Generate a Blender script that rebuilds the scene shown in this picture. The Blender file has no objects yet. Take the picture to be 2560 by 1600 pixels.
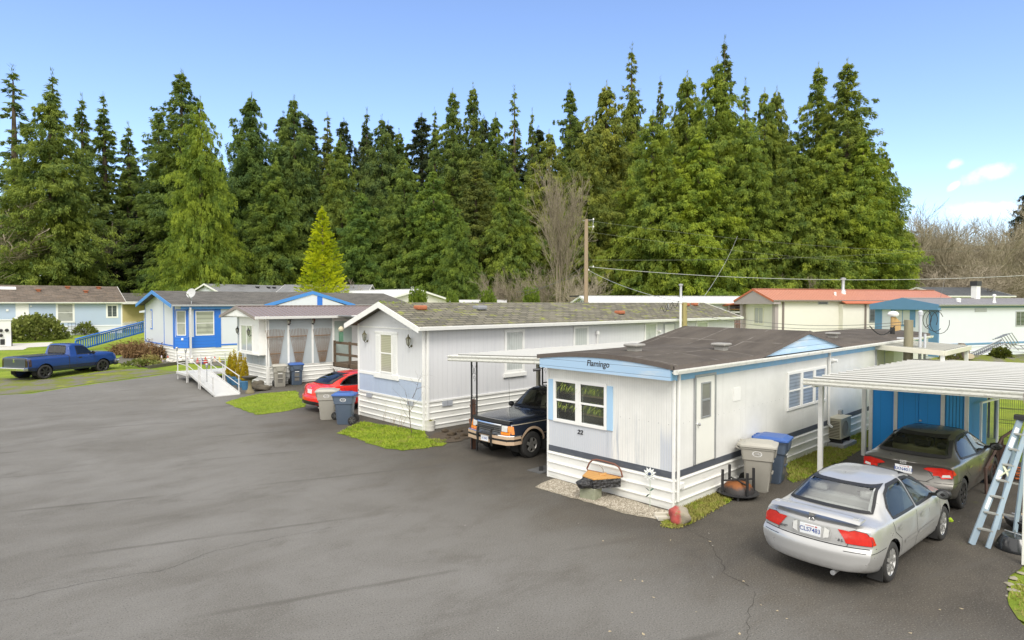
import bpy, bmesh, math, random
import numpy as np
from mathutils import Vector, Matrix
from mathutils.bvhtree import BVHTree
R = math.radians
sc = bpy.context.scene
col = sc.collection
random.seed(7)
# ------------------------------------------------------------------ camera
FPX, CAMH, HOR, VPX = 1563.0, 4.2, 757.0, 2933.0      # measured on the 2560 px wide photograph
PITCH = math.atan((800 - HOR) / FPX)
YAW = math.atan((VPX - 1280) / FPX)                    # +X (long axis of the homes) lies this far right of the view
FW = Vector((math.cos(YAW), math.sin(YAW), 0)); RT = Vector((math.sin(YAW), -math.cos(YAW), 0))
cam = bpy.data.cameras.new('camera'); cam.sensor_width = 36; cam.lens = 36 * FPX / 2560; cam.clip_end = 3000; cam.clip_start = .1
co = bpy.data.objects.new('camera', cam); col.objects.link(co); sc.camera = co
vd = FW * math.cos(PITCH) + Vector((0, 0, -math.sin(PITCH)))
co.location = (0, 0, CAMH); co.rotation_euler = vd.to_track_quat('-Z', 'Y').to_euler()
def ray(px, py):
    up = FW * math.sin(PITCH) + Vector((0, 0, math.cos(PITCH)))
    return vd + RT * ((px - 1280) / FPX) + up * ((800 - py) / FPX)
def gz(x, y):                                          # the ground: level near the camera, rising gently towards the woods
    d = x * FW.x + y * FW.y
    return min(max(0.0, (d - 26) * .028), 1.12)
def G(px, py, dz=0.0):                                 # where the view ray of a photo pixel meets the ground
    d = ray(px, py); z = 0
    for _ in range(60):
        t = (z + dz - CAMH) / d.z; p = Vector((0, 0, CAMH)) + d * t
        z = z * .5 + .5 * gz(p.x, p.y)
    return Vector((p.x, p.y, z + dz))
def AT(px, depth):                                     # ground point in the direction px at a distance
    p = FW * depth + RT * ((px - 1280) / FPX * depth)
    return Vector((p.x, p.y, gz(p.x, p.y)))
def HT(py, depth): return CAMH + depth * math.tan(math.atan((800 - py) / FPX) - PITCH)
# ------------------------------------------------------------------ world, sun, exposure
SUN_AZ, SUN_EL = math.atan2(-.80, -.60), R(47)
sc.view_settings.view_transform = 'Standard'; sc.view_settings.look = 'None'
sc.view_settings.exposure = EXPOSURE = 0.82; sc.view_settings.gamma = 1
class NT:
    """small wrapper to write node trees as expressions"""
    def __init__(s, nt): s.nt = nt; s.nt.nodes.clear()
    def n(s, typ, props=None, **ins):
        nd = s.nt.nodes.new(typ)
        for k, v in (props or {}).items(): setattr(nd, k, v)
        for k, v in ins.items():
            k2 = int(k[1:]) if k[0] == 'i' and k[1:].isdigit() else k.replace('_', ' ')
            s.put(nd.inputs[k2], v)
        return nd
    def put(s, sock, v):
        if isinstance(v, X): v = v.s
        if isinstance(v, bpy.types.NodeSocket): s.nt.links.new(v, sock)
        elif sock.type == 'RGBA' and hasattr(v, '__len__') and len(v) == 3: sock.default_value = (*v, 1)
        else: sock.default_value = v
    def m(s, op, a, b=0.0, c=0.0):
        nd = s.n('ShaderNodeMath', {'operation': op}); s.put(nd.inputs[0], a); s.put(nd.inputs[1], b)
        if op in ('MULTIPLY_ADD',): s.put(nd.inputs[2], c)
        return X(s, nd.outputs[0])
    def mix(s, a, b, f):
        nd = s.n('ShaderNodeMix', {'data_type': 'RGBA'}); s.put(nd.inputs[0], f); s.put(nd.inputs[6], a); s.put(nd.inputs[7], b)
        return X(s, nd.outputs[2])
    def step(s, x, a, b):
        nd = s.n('ShaderNodeMapRange', {'interpolation_type': 'SMOOTHSTEP'}); s.put(nd.inputs[0], x); s.put(nd.inputs[1], a); s.put(nd.inputs[2], b)
        return X(s, nd.outputs[0])
    def noise(s, vec, scale, detail=4, rough=.55, dist=0.0):
        return X(s, s.n('ShaderNodeTexNoise', None, Vector=vec, Scale=scale, Detail=detail, Roughness=rough, Distortion=dist).outputs[0])
    def vec(s, v, scale=(1, 1, 1), rot=(0, 0, 0), loc=(0, 0, 0)):
        return X(s, s.n('ShaderNodeMapping', None, Vector=v, Scale=scale, Rotation=rot, Location=loc).outputs[0])
    def xyz(s, v):
        nd = s.n('ShaderNodeSeparateXYZ', None, Vector=v); return [X(s, o) for o in nd.outputs]
    def dot(s, v, w):
        nd = s.n('ShaderNodeVectorMath', {'operation': 'DOT_PRODUCT'}); s.put(nd.inputs[0], v); s.put(nd.inputs[1], w); return X(s, nd.outputs['Value'])
    def coord(s, kind='Object'): return X(s, s.n('ShaderNodeTexCoord').outputs[kind])
class X:
    def __init__(s, t, k): s.t = t; s.s = k
    def __add__(s, o): return s.t.m('ADD', s, o)
    def __sub__(s, o): return s.t.m('SUBTRACT', s, o)
    def __mul__(s, o): return s.t.m('MULTIPLY', s, o)
    def __truediv__(s, o): return s.t.m('DIVIDE', s, o)
    __radd__ = __add__; __rmul__ = __mul__
    def __rsub__(s, o): return s.t.m('SUBTRACT', o, s)
w = bpy.data.worlds.new('World'); sc.world = w; w.use_nodes = True
t = NT(w.node_tree)
sky = t.n('ShaderNodeTexSky', {'sky_type': 'NISHITA', 'sun_disc': False, 'sun_elevation': SUN_EL, 'sun_rotation': math.pi / 2 - SUN_AZ,
                               'altitude': 0.0, 'air_density': 1.0, 'dust_density': .3, 'ozone_density': 3.0})
g = t.coord('Generated')
fwd, rgt, upz = t.dot(g, FW), t.dot(g, RT), t.xyz(g)[2]
# broad unseen cloud added behind and above the viewer to soften and whiten the light, and a few small clouds low over the woods on the right
nz = t.noise(t.vec(g, (1, 1, 1.6)), 2.6, 6, .6)
behind = t.step(fwd * -1.0 + nz * .5 + upz * .90, .28, .62)
u = rgt / t.m('MAXIMUM', fwd, .05) * FPX; v = upz / t.m('MAXIMUM', fwd, .05) * FPX
n2 = t.noise(g, 22, 6, .6) - .5
n3 = t.noise(g, 60, 4, .6) - .5
puff = None
for cu, cv, ru, rv, sk in ((1190, 322, 84, 25, .22), (1100, 345, 26, 16, .2), (1098, 290, 20, 12, .5), (1180, 232, 120, 24, .04), (905, 235, 60, 34, .0), (1560, 300, 200, 60, 0), (-1500, 330, 240, 50, 0)):
    du = (u - cu) / ru; dv = (v - cv - (u - cu) * sk) / rv
    k = t.step(1.05 - (du * du + dv * dv) + n2 * 2.4 + n3 * 1.2, .0, 1.3)
    puff = k if puff is None else t.m('MAXIMUM', puff, k)
puff = puff * t.step(fwd, .1, .3)
lum = t.mix((7.4, 7.2, 6.9), (9.4, 9.2, 8.8), nz)
skyc = t.n('ShaderNodeMix', {'data_type': 'RGBA', 'blend_type': 'MULTIPLY'}); t.put(skyc.inputs[0], 1.0); t.put(skyc.inputs[6], sky.outputs[0]); t.put(skyc.inputs[7], (1.25, 1.21, 1.30))
base_sky = t.mix(X(t, skyc.outputs[2]), (9.3, 9.4, 9.6), puff * .46)
skycol = t.mix(base_sky, lum, behind)
bg = t.n('ShaderNodeBackground', None, Color=skycol, Strength=0.112)
t.put(t.n('ShaderNodeOutputWorld').inputs[0], bg.outputs[0])
sun = bpy.data.lights.new('sun', 'SUN'); sun.energy = 1.5; sun.angle = R(26); sun.color = (1, .955, .88)
so = bpy.data.objects.new('sun', sun); col.objects.link(so)
sd = Vector((math.cos(SUN_AZ) * math.cos(SUN_EL), math.sin(SUN_AZ) * math.cos(SUN_EL), math.sin(SUN_EL)))
so.rotation_euler = sd.to_track_quat('Z', 'Y').to_euler(); so.location = (0, 0, 60)
# ------------------------------------------------------------------ materials
def newmat(name):
    m = bpy.data.materials.new(name); m.use_nodes = True; return m, NT(m.node_tree)
def finish(t, color, rough=.6, metal=0.0, bump=None, bstr=.3, bdist=.02, spec=.5, coat=0.0, trans=None, alpha=None):
    p = t.n('ShaderNodeBsdfPrincipled'); t.put(p.inputs['Base Color'], color); t.put(p.inputs['Roughness'], rough); t.put(p.inputs['Metallic'], metal)
    t.put(p.inputs['Specular IOR Level'], spec); t.put(p.inputs['Coat Weight'], coat); p.inputs['Coat Roughness'].default_value = .06
    if bump is not None:
        b = t.n('ShaderNodeBump', None, Height=bump, Strength=bstr, Distance=bdist); t.put(p.inputs['Normal'], b.outputs[0])
    out = p.outputs[0]
    if trans:
        tr = t.n('ShaderNodeBsdfTranslucent'); t.put(tr.inputs[0], color)
        mx = t.n('ShaderNodeMixShader'); mx.inputs[0].default_value = trans; t.put(mx.inputs[1], out); t.put(mx.inputs[2], tr.outputs[0]); out = mx.outputs[0]
    t.put(t.n('ShaderNodeOutputMaterial').inputs[0], out)
MATS = {}
def mat(name, c, rough=.6, metal=0.0, var=.12, scale=3.0, dirt=None, coat=0.0, bump=0.0, bscale=40, spec=.5, stretch=(1, 1, 1)):
    """plain surface with uneven tone; dirt = (colour, amount) adds blotchy grime"""
    if name in MATS: return MATS[name]
    m, t = newmat(name); o = t.coord()
    k = t.noise(t.vec(o, stretch), scale, 5, .6)
    c1 = t.mix([x * (1 - var) for x in c], [min(1, x * (1 + var)) for x in c], k)
    if dirt:
        q = t.noise(t.vec(o, stretch, loc=(7, 3, 1)), scale * 1.7, 8, .68)
        c1 = t.mix(c1, dirt[0], t.step(q, .5, .75) * dirt[1])
    finish(t, c1, t.noise(o, scale * 4, 3) * .14 + (rough - .07) if rough > .12 else rough, metal, t.noise(o, bscale, 4) if bump else None, bump, .01, spec, coat)
    MATS[name] = m; return m
def stripes(name, c, axis=0, pitch=.1, depth=.5, rough=.55, dark=.75, var=.06, thin=.12, scale=2.0, dirt=None):
    """siding: grooves every pitch metres along an axis of the object"""
    if name in MATS: return MATS[name]
    m, t = newmat(name); o = t.coord(); a = t.xyz(o)[axis]
    f = t.m('FRACT', a * (1 / pitch)); tri = t.m('ABSOLUTE', f - .5) * 2.0
    gr = t.step(tri, 1 - thin * 2, 1.0)
    st = (1, 1, .12) if axis != 2 else (.12, .12, 1)
    k = t.noise(t.vec(o, st), scale, 6, .6)
    c1 = t.mix([x * (1 - var) for x in c], [min(1, x * (1 + var)) for x in c], k)
    if dirt:
        q = t.noise(t.vec(o, st, loc=(3, 9, 2)), scale * 2, 8, .7)
        c1 = t.mix(c1, dirt[0], t.step(q, .5, .72) * dirt[1])
    c1 = t.mix(c1, [x * dark for x in c], gr)
    finish(t, c1, rough, 0, 1.0 - gr, depth, .012)
    MATS[name] = m; return m
def shingles(name, c, moss=None, mossamt=.4, bw=.3, row=.14, mortar=.006, swap=False, var=.3):
    if name in MATS: return MATS[name]
    m, t = newmat(name); o = t.coord()
    b = t.n('ShaderNodeTexBrick', {'offset': .5}, Vector=o, Scale=1.0, Mortar_Size=mortar, Brick_Width=bw, Row_Height=row, Bias=0.0, Mortar_Smooth=.3)
    t.put(b.inputs['Color1'], [x * (1 - var) for x in c]); t.put(b.inputs['Color2'], [x * (1 + var) for x in c]); t.put(b.inputs['Mortar'], [x * .25 for x in c])
    k = t.noise(o, .5, 6, .65); c1 = t.mix(X(t, b.outputs[0]), [x * 1.35 for x in c], t.step(k, .45, .75) * .6)
    c1 = t.mix(c1, [x * .6 for x in c], t.step(t.noise(t.vec(o, (1, .25, 1), loc=(5, 1, 0)), 1.1, 6, .7), .52, .72) * .6)
    if moss:
        q = t.noise(t.vec(o, (.8, 1.6, 1)), 2.2, 8, .72)
        c1 = t.mix(c1, moss, t.step(q, .54, .66) * mossamt)
    finish(t, c1, .9, 0, X(t, b.outputs['Fac']) * -1.0 + t.noise(o, 30, 3) * .5, .6, .02)
    MATS[name] = m; return m
def paint(name, c, metal=0.0, flake=0.0, rough=.28):
    if name in MATS: return MATS[name]
    m, t = newmat(name); o = t.coord()
    k = t.noise(o, 1.6, 5, .6); c1 = t.mix([x * .93 for x in c], [min(1, x * 1.06) for x in c], k)
    z = t.xyz(o)[2]; gr = t.step(z + t.noise(o, 6, 5, .7) * .35, .62, .30)
    c1 = t.mix(c1, (.11, .10, .085), gr * .35)
    finish(t, c1, t.noise(o, 5, 5) * .16 + rough - .06 + gr * .25, metal, None, spec=.5, coat=.55)
    MATS[name] = m; return m
def glass(name, tint=(.30, .34, .34), refl=.9, k=(.9, .03)):
    if name in MATS: return MATS[name]
    m, t = newmat(name)
    tr = t.n('ShaderNodeBsdfTransparent', None, Color=tint); gl = t.n('ShaderNodeBsdfGlossy', None, Color=(refl, refl, refl), Roughness=.03)
    fr = t.n('ShaderNodeFresnel', None, IOR=1.5); mx = t.n('ShaderNodeMixShader', None, Fac=X(t, fr.outputs[0]) * k[0] + k[1])
    t.put(mx.inputs[1], tr.outputs[0]); t.put(mx.inputs[2], gl.outputs[0]); t.put(t.n('ShaderNodeOutputMaterial').inputs[0], mx.outputs[0])
    MATS[name] = m; return m
def blindpane(name, c=(.42, .44, .40), pitch=.05, axis=2, k2=.7, split=None):
    """window glass with a blind or curtain close behind it"""
    if name in MATS: return MATS[name]
    m, t = newmat(name); o = t.coord(); a = t.xyz(o)[axis]
    f = t.m('FRACT', a * (1 / pitch)); c1 = t.mix([x * k2 for x in c], c, t.step(f, .1, .6))
    c1 = t.mix(c1, [x * .35 for x in c], t.step(t.noise(o, 1.2, 4), .5, .75) * .6)
    finish(t, c1, .08, 0, None, spec=.7, coat=.6)
    MATS[name] = m; return m
# ------------------------------------------------------------------ mesh helpers
class MB:
    def __init__(s): s.v = []; s.f = []
    def add(s, vs, fs):
        n = len(s.v); s.v += [tuple(v) for v in vs]; s.f += [tuple(i + n for i in f) for f in fs]; return s
    def box(s, x0, x1, y0, y1, z0, z1):
        return s.add([(x0, y0, z0), (x1, y0, z0), (x1, y1, z0), (x0, y1, z0), (x0, y0, z1), (x1, y0, z1), (x1, y1, z1), (x0, y1, z1)],
                     [(0, 3, 2, 1), (4, 5, 6, 7), (0, 1, 5, 4), (1, 2, 6, 5), (2, 3, 7, 6), (3, 0, 4, 7)])
    def fbox(s, fr, u0, u1, z0, z1, d0, d1):
        o, ax, n = fr; up = Vector((0, 0, 1))
        vs = [o + ax * u + up * z + n * d for d in (d0, d1) for (u, z) in ((u0, z0), (u1, z0), (u1, z1), (u0, z1))]
        return s.add(vs, [(0, 3, 2, 1), (4, 5, 6, 7), (0, 1, 5, 4), (1, 2, 6, 5), (2, 3, 7, 6), (3, 0, 4, 7)])
    def bar(s, p, q, w, h=None, up=Vector((0, 0, 1))):
        p, q = Vector(p), Vector(q); h = h or w; d = (q - p).normalized()
        a = d.cross(up)
        if a.length < 1e-4: a = d.cross(Vector((1, 0, 0)))
        a.normalize(); b = a.cross(d).normalized()
        vs = [c + a * (i * w / 2) + b * (j * h / 2) for c in (p, q) for (i, j) in ((-1, -1), (1, -1), (1, 1), (-1, 1))]
        return s.add(vs, [(0, 3, 2, 1), (4, 5, 6, 7), (0, 1, 5, 4), (1, 2, 6, 5), (2, 3, 7, 6), (3, 0, 4, 7)])
    def tube(s, pts, r, n=6, caps=True):
        pts = [Vector(p) for p in pts]; rs = r if isinstance(r, (list, tuple)) else [r] * len(pts); vs = []; fs = []
        d = (pts[1] - pts[0]).normalized(); a = d.cross(Vector((0, 0, 1)))
        if a.length < 1e-3: a = d.cross(Vector((1, 0, 0)))
        a.normalize()
        for i, p in enumerate(pts):
            d = (pts[min(i + 1, len(pts) - 1)] - pts[max(i - 1, 0)]).normalized(); a = (a - d * a.dot(d))
            if a.length < 1e-6: a = d.orthogonal()
            a.normalize(); b = d.cross(a)
            vs += [p + (a * math.cos(2 * math.pi * k / n) + b * math.sin(2 * math.pi * k / n)) * rs[i] for k in range(n)]
        for i in range(len(pts) - 1):
            for k in range(n):
                k2 = (k + 1) % n; fs.append((i * n + k, i * n + k2, (i + 1) * n + k2, (i + 1) * n + k))
        if caps: fs += [tuple(range(n - 1, -1, -1)), tuple((len(pts) - 1) * n + k for k in range(n))]
        return s.add(vs, fs)
    def lathe(s, prof, c=(0, 0, 0), axis=(0, 0, 1), n=20, caps=True):
        ax = Vector(axis).normalized(); a = ax.orthogonal().normalized(); b = ax.cross(a); c = Vector(c); vs = []; fs = []
        for (r, h) in prof: vs += [c + ax * h + (a * math.cos(2 * math.pi * k / n) + b * math.sin(2 * math.pi * k / n)) * r for k in range(n)]
        for i in range(len(prof) - 1):
            for k in range(n):
                k2 = (k + 1) % n; fs.append((i * n + k, i * n + k2, (i + 1) * n + k2, (i + 1) * n + k))
        if caps: fs += [tuple(range(n - 1, -1, -1)), tuple((len(prof) - 1) * n + k for k in range(n))]
        return s.add(vs, fs)
    def prism(s, poly, fn0, fn1):
        """poly of 2D points; fn0 / fn1 map them to the two end caps"""
        n = len(poly); vs = [fn0(*p) for p in poly] + [fn1(*p) for p in poly]
        return s.add(vs, [tuple(range(n - 1, -1, -1)), tuple(range(n, 2 * n))] + [(i, (i + 1) % n, n + (i + 1) % n, n + i) for i in range(n)])
    def build(s, name, m, parent=None, smooth=False, bevel=0.0, loc=None):
        return link(name, s.v, s.f, m, parent, smooth, bevel, loc)
def link(name, v, f, m, parent=None, smooth=False, bevel=0.0, loc=None, midx=None, recalc=True):
    me = bpy.data.meshes.new(name); me.from_pydata([tuple(x) for x in v], [], [tuple(x) for x in f])
    for mm in (m if isinstance(m, (list, tuple)) else [m]): me.materials.append(mm)
    if midx is not None: me.polygons.foreach_set('material_index', midx)
    bm = bmesh.new(); bm.from_mesh(me)
    if recalc and len(bm.faces) < 40000: bmesh.ops.recalc_face_normals(bm, faces=bm.faces)
    bm.to_mesh(me); bm.free()
    o = bpy.data.objects.new(name, me); col.objects.link(o)
    if parent: o.parent = parent
    if loc is not None: o.location = loc
    if smooth:
        me.polygons.foreach_set('use_smooth', [True] * len(me.polygons))
        try: me.set_sharp_from_angle(angle=R(smooth if smooth is not True else 38))
        except Exception: pass
    if bevel:
        b = o.modifiers.new('bevel', 'BEVEL'); b.width = bevel; b.segments = 2; b.limit_method = 'ANGLE'; b.angle_limit = R(40)
    return o
def raw(name, v, f4, m, parent=None):
    """fast mesh from numpy arrays of quads"""
    me = bpy.data.meshes.new(name); me.vertices.add(len(v)); me.vertices.foreach_set('co', np.asarray(v, np.float32).ravel())
    nf = len(f4); k = f4.shape[1]; me.loops.add(nf * k); me.loops.foreach_set('vertex_index', np.asarray(f4, np.int32).ravel())
    me.polygons.add(nf); me.polygons.foreach_set('loop_start', np.arange(0, nf * k, k, dtype=np.int32))
    try: me.polygons.foreach_set('loop_total', np.full(nf, k, np.int32))
    except Exception: pass
    me.update(calc_edges=True); me.validate()
    me.materials.append(m)
    o = bpy.data.objects.new(name, me); col.objects.link(o)
    if parent: o.parent = parent
    return o
def tag(o, label=None, cat=None, group=None, kind=None):
    for k, v in (('label', label), ('category', cat), ('group', group), ('kind', kind)):
        if v: o[k] = v
    return o
def thing(name, label, cat, loc=(0, 0, 0), rz=0.0, group=None):
    o = bpy.data.objects.new(name, None); o.empty_display_size = .2; col.objects.link(o); o.location = loc; o.rotation_euler = (0, 0, rz)
    return tag(o, label, cat, group)
def copy_tree(o, parent=None):
    c = o.copy(); col.objects.link(c); c.parent = parent
    for ch in list(o.children): copy_tree(ch, c)
    return c
def frame(o, ax):
    o, ax = Vector(o), Vector(ax).normalized(); return (o, ax, ax.cross(Vector((0, 0, 1))))
def text(s, size, m, parent, fr, u, z, d=.004, name='lettering', shear=0.0, bold=0.0, ext=.002, sx=1.0):
    cu = bpy.data.curves.new(name, 'FONT'); cu.body = s; cu.size = size; cu.extrude = ext; cu.shear = shear; cu.offset = bold; cu.align_x = 'CENTER'; cu.align_y = 'CENTER'
    tmp = bpy.data.objects.new(name, cu); col.objects.link(tmp)
    dg = bpy.context.evaluated_depsgraph_get(); dg.update(); me = bpy.data.meshes.new_from_object(tmp.evaluated_get(dg))
    bpy.data.objects.remove(tmp); me.materials.clear(); me.materials.append(m)
    o, ax, n = fr; up = Vector((0, 0, 1)) if len(fr) == 3 else None
    for v in me.vertices: v.co = o + ax * (u + v.co.x * sx) + Vector((0, 0, 1)) * (z + v.co.y) + n * (d + v.co.z)
    ob = bpy.data.objects.new(name, me); col.objects.link(ob); ob.parent = parent; return ob
def smoothnoise(n, seed): 
    rr = np.random.RandomState(seed); return rr.rand(n)
# ------------------------------------------------------------------ ground, asphalt, lawns
def sheet(name, poly, dz, m, jit=0.0, seg=.25, seed=1, kind='structure', label=None, cat=None):
    rnd = random.Random(seed); pts = []
    for i, p in enumerate(poly):
        q = poly[(i + 1) % len(poly)]; L = math.hypot(q[0] - p[0], q[1] - p[1]); k = max(1, int(L / seg)) if jit else 1
        for j in range(k):
            f = j / k; a = .35 if 0 < j < k else .0
            pts.append((p[0] + (q[0] - p[0]) * f + rnd.uniform(-jit, jit), p[1] + (q[1] - p[1]) * f + rnd.uniform(-jit, jit)))
    bm = bmesh.new(); vs = [bm.verts.new((x, y, 0)) for x, y in pts]; f = bm.faces.new(vs)
    bmesh.ops.triangulate(bm, faces=[f])
    for d in (26, 66):
        bmesh.ops.bisect_plane(bm, geom=bm.verts[:] + bm.edges[:] + bm.faces[:], plane_co=FW * d, plane_no=FW)
    for v in bm.verts: v.co.z = gz(v.co.x, v.co.y) + dz
    bmesh.ops.recalc_face_normals(bm, faces=bm.faces)
    for f in bm.faces:
        if f.normal.z < 0: f.normal_flip()
    me = bpy.data.meshes.new(name); bm.to_mesh(me); bm.free(); me.materials.append(m)
    o = bpy.data.objects.new(name, me); col.objects.link(o); tag(o, label, cat, None, kind); return o
def gp(*pix): return [tuple(G(*p)[:2]) for p in pix]
# asphalt: mottled, drier in the open lot, damp and mossy in the drives
m_asph, t = newmat('asphalt'); o = t.coord(); x, y, z = t.xyz(o)
big = t.noise(t.vec(o, (.22, .34, 1), rot=(0, 0, R(20))), 1.0, 9, .66, .5); mid = t.noise(t.vec(o, (.6, 1.0, 1), rot=(0, 0, R(-14))), 1.0, 9, .70, .3)
damp = t.step(x + big * 9.0 - 4.5 + mid * 3.4 - 1.7 - t.step(y, 18, 30) * 3.0, 6.0, 10.8)
c = t.mix((.140, .132, .118), (.200, .193, .180), t.step(big, .30, .72))
c = t.mix(c, (.104, .096, .083), t.step(mid, .47, .74) * .62)
c = t.mix(c, t.mix((.040, .033, .025), (.085, .073, .057), t.step(mid, .3, .7)), damp * .86)
far = t.step(y, 28, 40); c = t.mix(c, (.17, .165, .155), far * .5)
sp = t.noise(o, 42, 4, .8); c = t.mix(c, (.02, .02, .018), t.step(sp, .53, .66) * .65); c = t.mix(c, (.36, .34, .30), t.step(sp, .45, .30) * .6)
vo = t.n('ShaderNodeTexVoronoi', {'feature': 'F1'}, Vector=o, Scale=3.1); peb = t.step(X(t, vo.outputs['Distance']), .040, .025)
jl = t.m('ABSOLUTE', t.m('FRACT', (y * .94 + x * .34 + mid * .12) * (1 / 3.1)) - .5); c = t.mix(c, (.085, .078, .068), t.step(jl, .470, .497) * t.step(t.noise(o, .35, 4), .44, .60) * .55)
c = t.mix(c, (.52, .50, .45), peb * t.step(t.noise(o, 1.3, 2), .52, .6) * .75)
moss = t.step(t.noise(o, 1.1, 8, .7), .60, .72) * t.step(x, 10.5, 13.0); c = t.mix(c, (.075, .088, .022), moss * .75)
finish(t, c, .86, 0, t.noise(o, 48, 4, .8), .8, .015, .28)
m_grass, t = newmat('lawn ground'); o = t.coord()
k = t.noise(o, .35, 6, .65); c = t.mix((.16, .235, .022), (.265, .325, .038), t.step(k, .35, .65)); k2 = t.noise(o, 3.2, 8, .75)
c = t.mix(c, (.10, .15, .016), t.step(k2, .52, .7) * .7); c = t.mix(c, (.20, .175, .075), t.step(t.noise(o, 1.2, 7, .7), .56, .70) * .6)
finish(t, c, .95, 0, t.noise(o, 22, 5, .75), .9, .06, .2)
m_verge, t = newmat('mossy gravel'); o = t.coord()
k = t.noise(o, .9, 7, .7); c = t.mix((.175, .165, .14), (.16, .185, .035), t.step(k, .42, .58)); c = t.mix(c, (.27, .29, .03), t.step(t.noise(o, .55, 5), .60, .68) * .85)
c = t.mix(c, (.09, .085, .07), t.step(t.noise(o, 9, 6, .75), .54, .7) * .7); finish(t, c, .95, 0, t.noise(o, 30, 4, .7), .8, .04, .2)
m_gravel, t = newmat('pea gravel'); o = t.coord(); vo = t.n('ShaderNodeTexVoronoi', None, Vector=o, Scale=42.0)
c = t.mix((.16, .135, .095), (.50, .45, .36), X(t, vo.outputs['Color'])); c = t.mix(c, (.10, .085, .055), t.step(t.noise(o, 2.2, 6, .7), .52, .7) * .65)
finish(t, c, .9, 0, X(t, vo.outputs['Distance']) * -1.0, 1.0, .02, .3)
m_dirt = mat('dark soil', (.075, .055, .035), .95, var=.5, scale=9, bump=1.0, bscale=14)
m_conc = mat('pale concrete', (.52, .50, .46), .9, var=.12, scale=4, dirt=((.28, .27, .24), .5), bump=.3)
sheet('ground', [(-900, -900), (900, -900), (900, 900), (-900, 900)], -.02, m_grass)
sheet('asphalt_lot', [(-80, -60), (10.3, -60), (10.42, 1.25)] + [(10.6, 1.37), (11.07, 1.54), (12.07, 1.66), (13.0, 1.55), (19.6, 1.4), (21.6, 3.2), (21.6, 5.9), (20.5, 6.9), (22, 7.2), (22, 16.6), (30, 16.7), (30, 30.9), (12.25, 30.9), (12.1, 35)] +
      [tuple(p) for p in reversed(gp((0, 988), (80, 984), (150, 972), (250, 958), (350, 945), (455, 930)))] + [(-60, 12)], 0, m_asph, .045, .4, 2)
sheet('gravel_verge', gp((-40, 990), (0, 986), (80, 981), (150, 969), (250, 955), (350, 942), (452, 929), (400, 924), (300, 922), (200, 938), (120, 946), (0, 944), (-40, 944)), -.006, m_verge, .10, .4, 3)
sheet('concrete_path', gp((-20, 876), (-20, 860), (60, 858), (133, 855), (118, 866), (70, 868), (60, 874)), -.004, m_conc, .08, .5, 4)
LAWN = {'sunroom': gp((563, 1007), (602, 995), (645, 985), (742, 977), (752, 1000), (764, 1018), (700, 1030), (645, 1037), (600, 1022)),
        'grey': gp((846, 1083), (880, 1066), (905, 1055), (1058, 1078), (1070, 1098), (1115, 1101), (1108, 1114), (1060, 1122), (1010, 1127), (965, 1121), (900, 1101)),
        'flamingo': gp((1686, 1281), (1740, 1255), (1790, 1235), (1828, 1250), (1770, 1285), (1720, 1313), (1690, 1322), (1655, 1317), (1668, 1296)),
        'strip': gp((1976, 1147), (2050, 1112), (2128, 1076), (2160, 1065), (2180, 1108), (2100, 1155), (2040, 1185), (1990, 1208), (1968, 1196)),
        'edge': [(10.35, 1.1), (10.75, 1.38), (11.2, 1.5), (12.0, 1.52), (12.2, .6), (11.6, -.6), (10.4, -1)]}
for i, (k, p) in enumerate(LAWN.items()): sheet('lawn', p, .012, m_grass, .09, .22, 20 + i)
sheet('gravel_strip', gp((1338, 1219), (1362, 1205), (1386, 1196), (1500, 1228), (1678, 1279), (1672, 1290), (1640, 1300), (1560, 1283), (1480, 1259), (1400, 1237)), .008, m_gravel, .03, .15, 5)
sheet('soil_bed', gp((1072, 1098), (1090, 1083), (1180, 1064), (1182, 1092), (1140, 1106), (1095, 1108)), .016, m_dirt, .05, .15, 6)
def inpoly(p, poly):
    x, y = p; r = False; j = len(poly) - 1
    for i in range(len(poly)):
        if (poly[i][1] > y) != (poly[j][1] > y) and x < (poly[j][0] - poly[i][0]) * (y - poly[i][1]) / (poly[j][1] - poly[i][1]) + poly[i][0]: r = not r
        j = i
    return r
def scatter(poly, n, rnd, grow=0.0):
    xs = [p[0] for p in poly]; ys = [p[1] for p in poly]; out = []
    while len(out) < n:
        p = (rnd.uniform(min(xs), max(xs)), rnd.uniform(min(ys), max(ys)))
        if inpoly(p, poly): out.append((p[0] + rnd.uniform(-grow, grow), p[1] + rnd.uniform(-grow, grow)))
    return out
m_blade, t = newmat('grass blades'); o = t.coord(); k = t.noise(o, 1.6, 6, .7)
c = t.mix((.20, .30, .02), (.36, .44, .04), t.step(k, .35, .62)); c = t.mix(c, (.10, .16, .015), t.step(t.noise(o, 4.5, 5, .7), .54, .64) * .6); c = t.mix(c, (.34, .29, .10), t.step(t.noise(o, 2.6, 7, .75) + t.step(t.xyz(o)[1], 9.5, 8.5) * .13, .50, .66) * .8)
finish(t, c, .7, spec=.25, trans=.3)
rnd = random.Random(5); vv = []; ff = []
for k, n, h in (('sunroom', 7000, .05), ('grey', 9000, .07), ('flamingo', 6000, .07), ('strip', 7000, .08), ('edge', 2500, .07)):
    for (x, y) in scatter(LAWN[k], n, rnd, .05):
        z = gz(x, y); a = rnd.uniform(0, 6.28); hh = h * rnd.uniform(.25, 1.1); w_ = .012; l = rnd.uniform(.2, 1.1) * hh
        i = len(vv); vv += [(x - math.sin(a) * w_, y + math.cos(a) * w_, z + .01), (x + math.sin(a) * w_, y - math.cos(a) * w_, z + .01), (x + math.cos(a) * l, y + math.sin(a) * l, z + hh)]; ff.append((i, i + 1, i + 2))
tag(raw('grass', np.array(vv), np.array(ff), m_blade), 'short bright grass growing in the small front lawns', 'grass', None, 'stuff')
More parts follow.
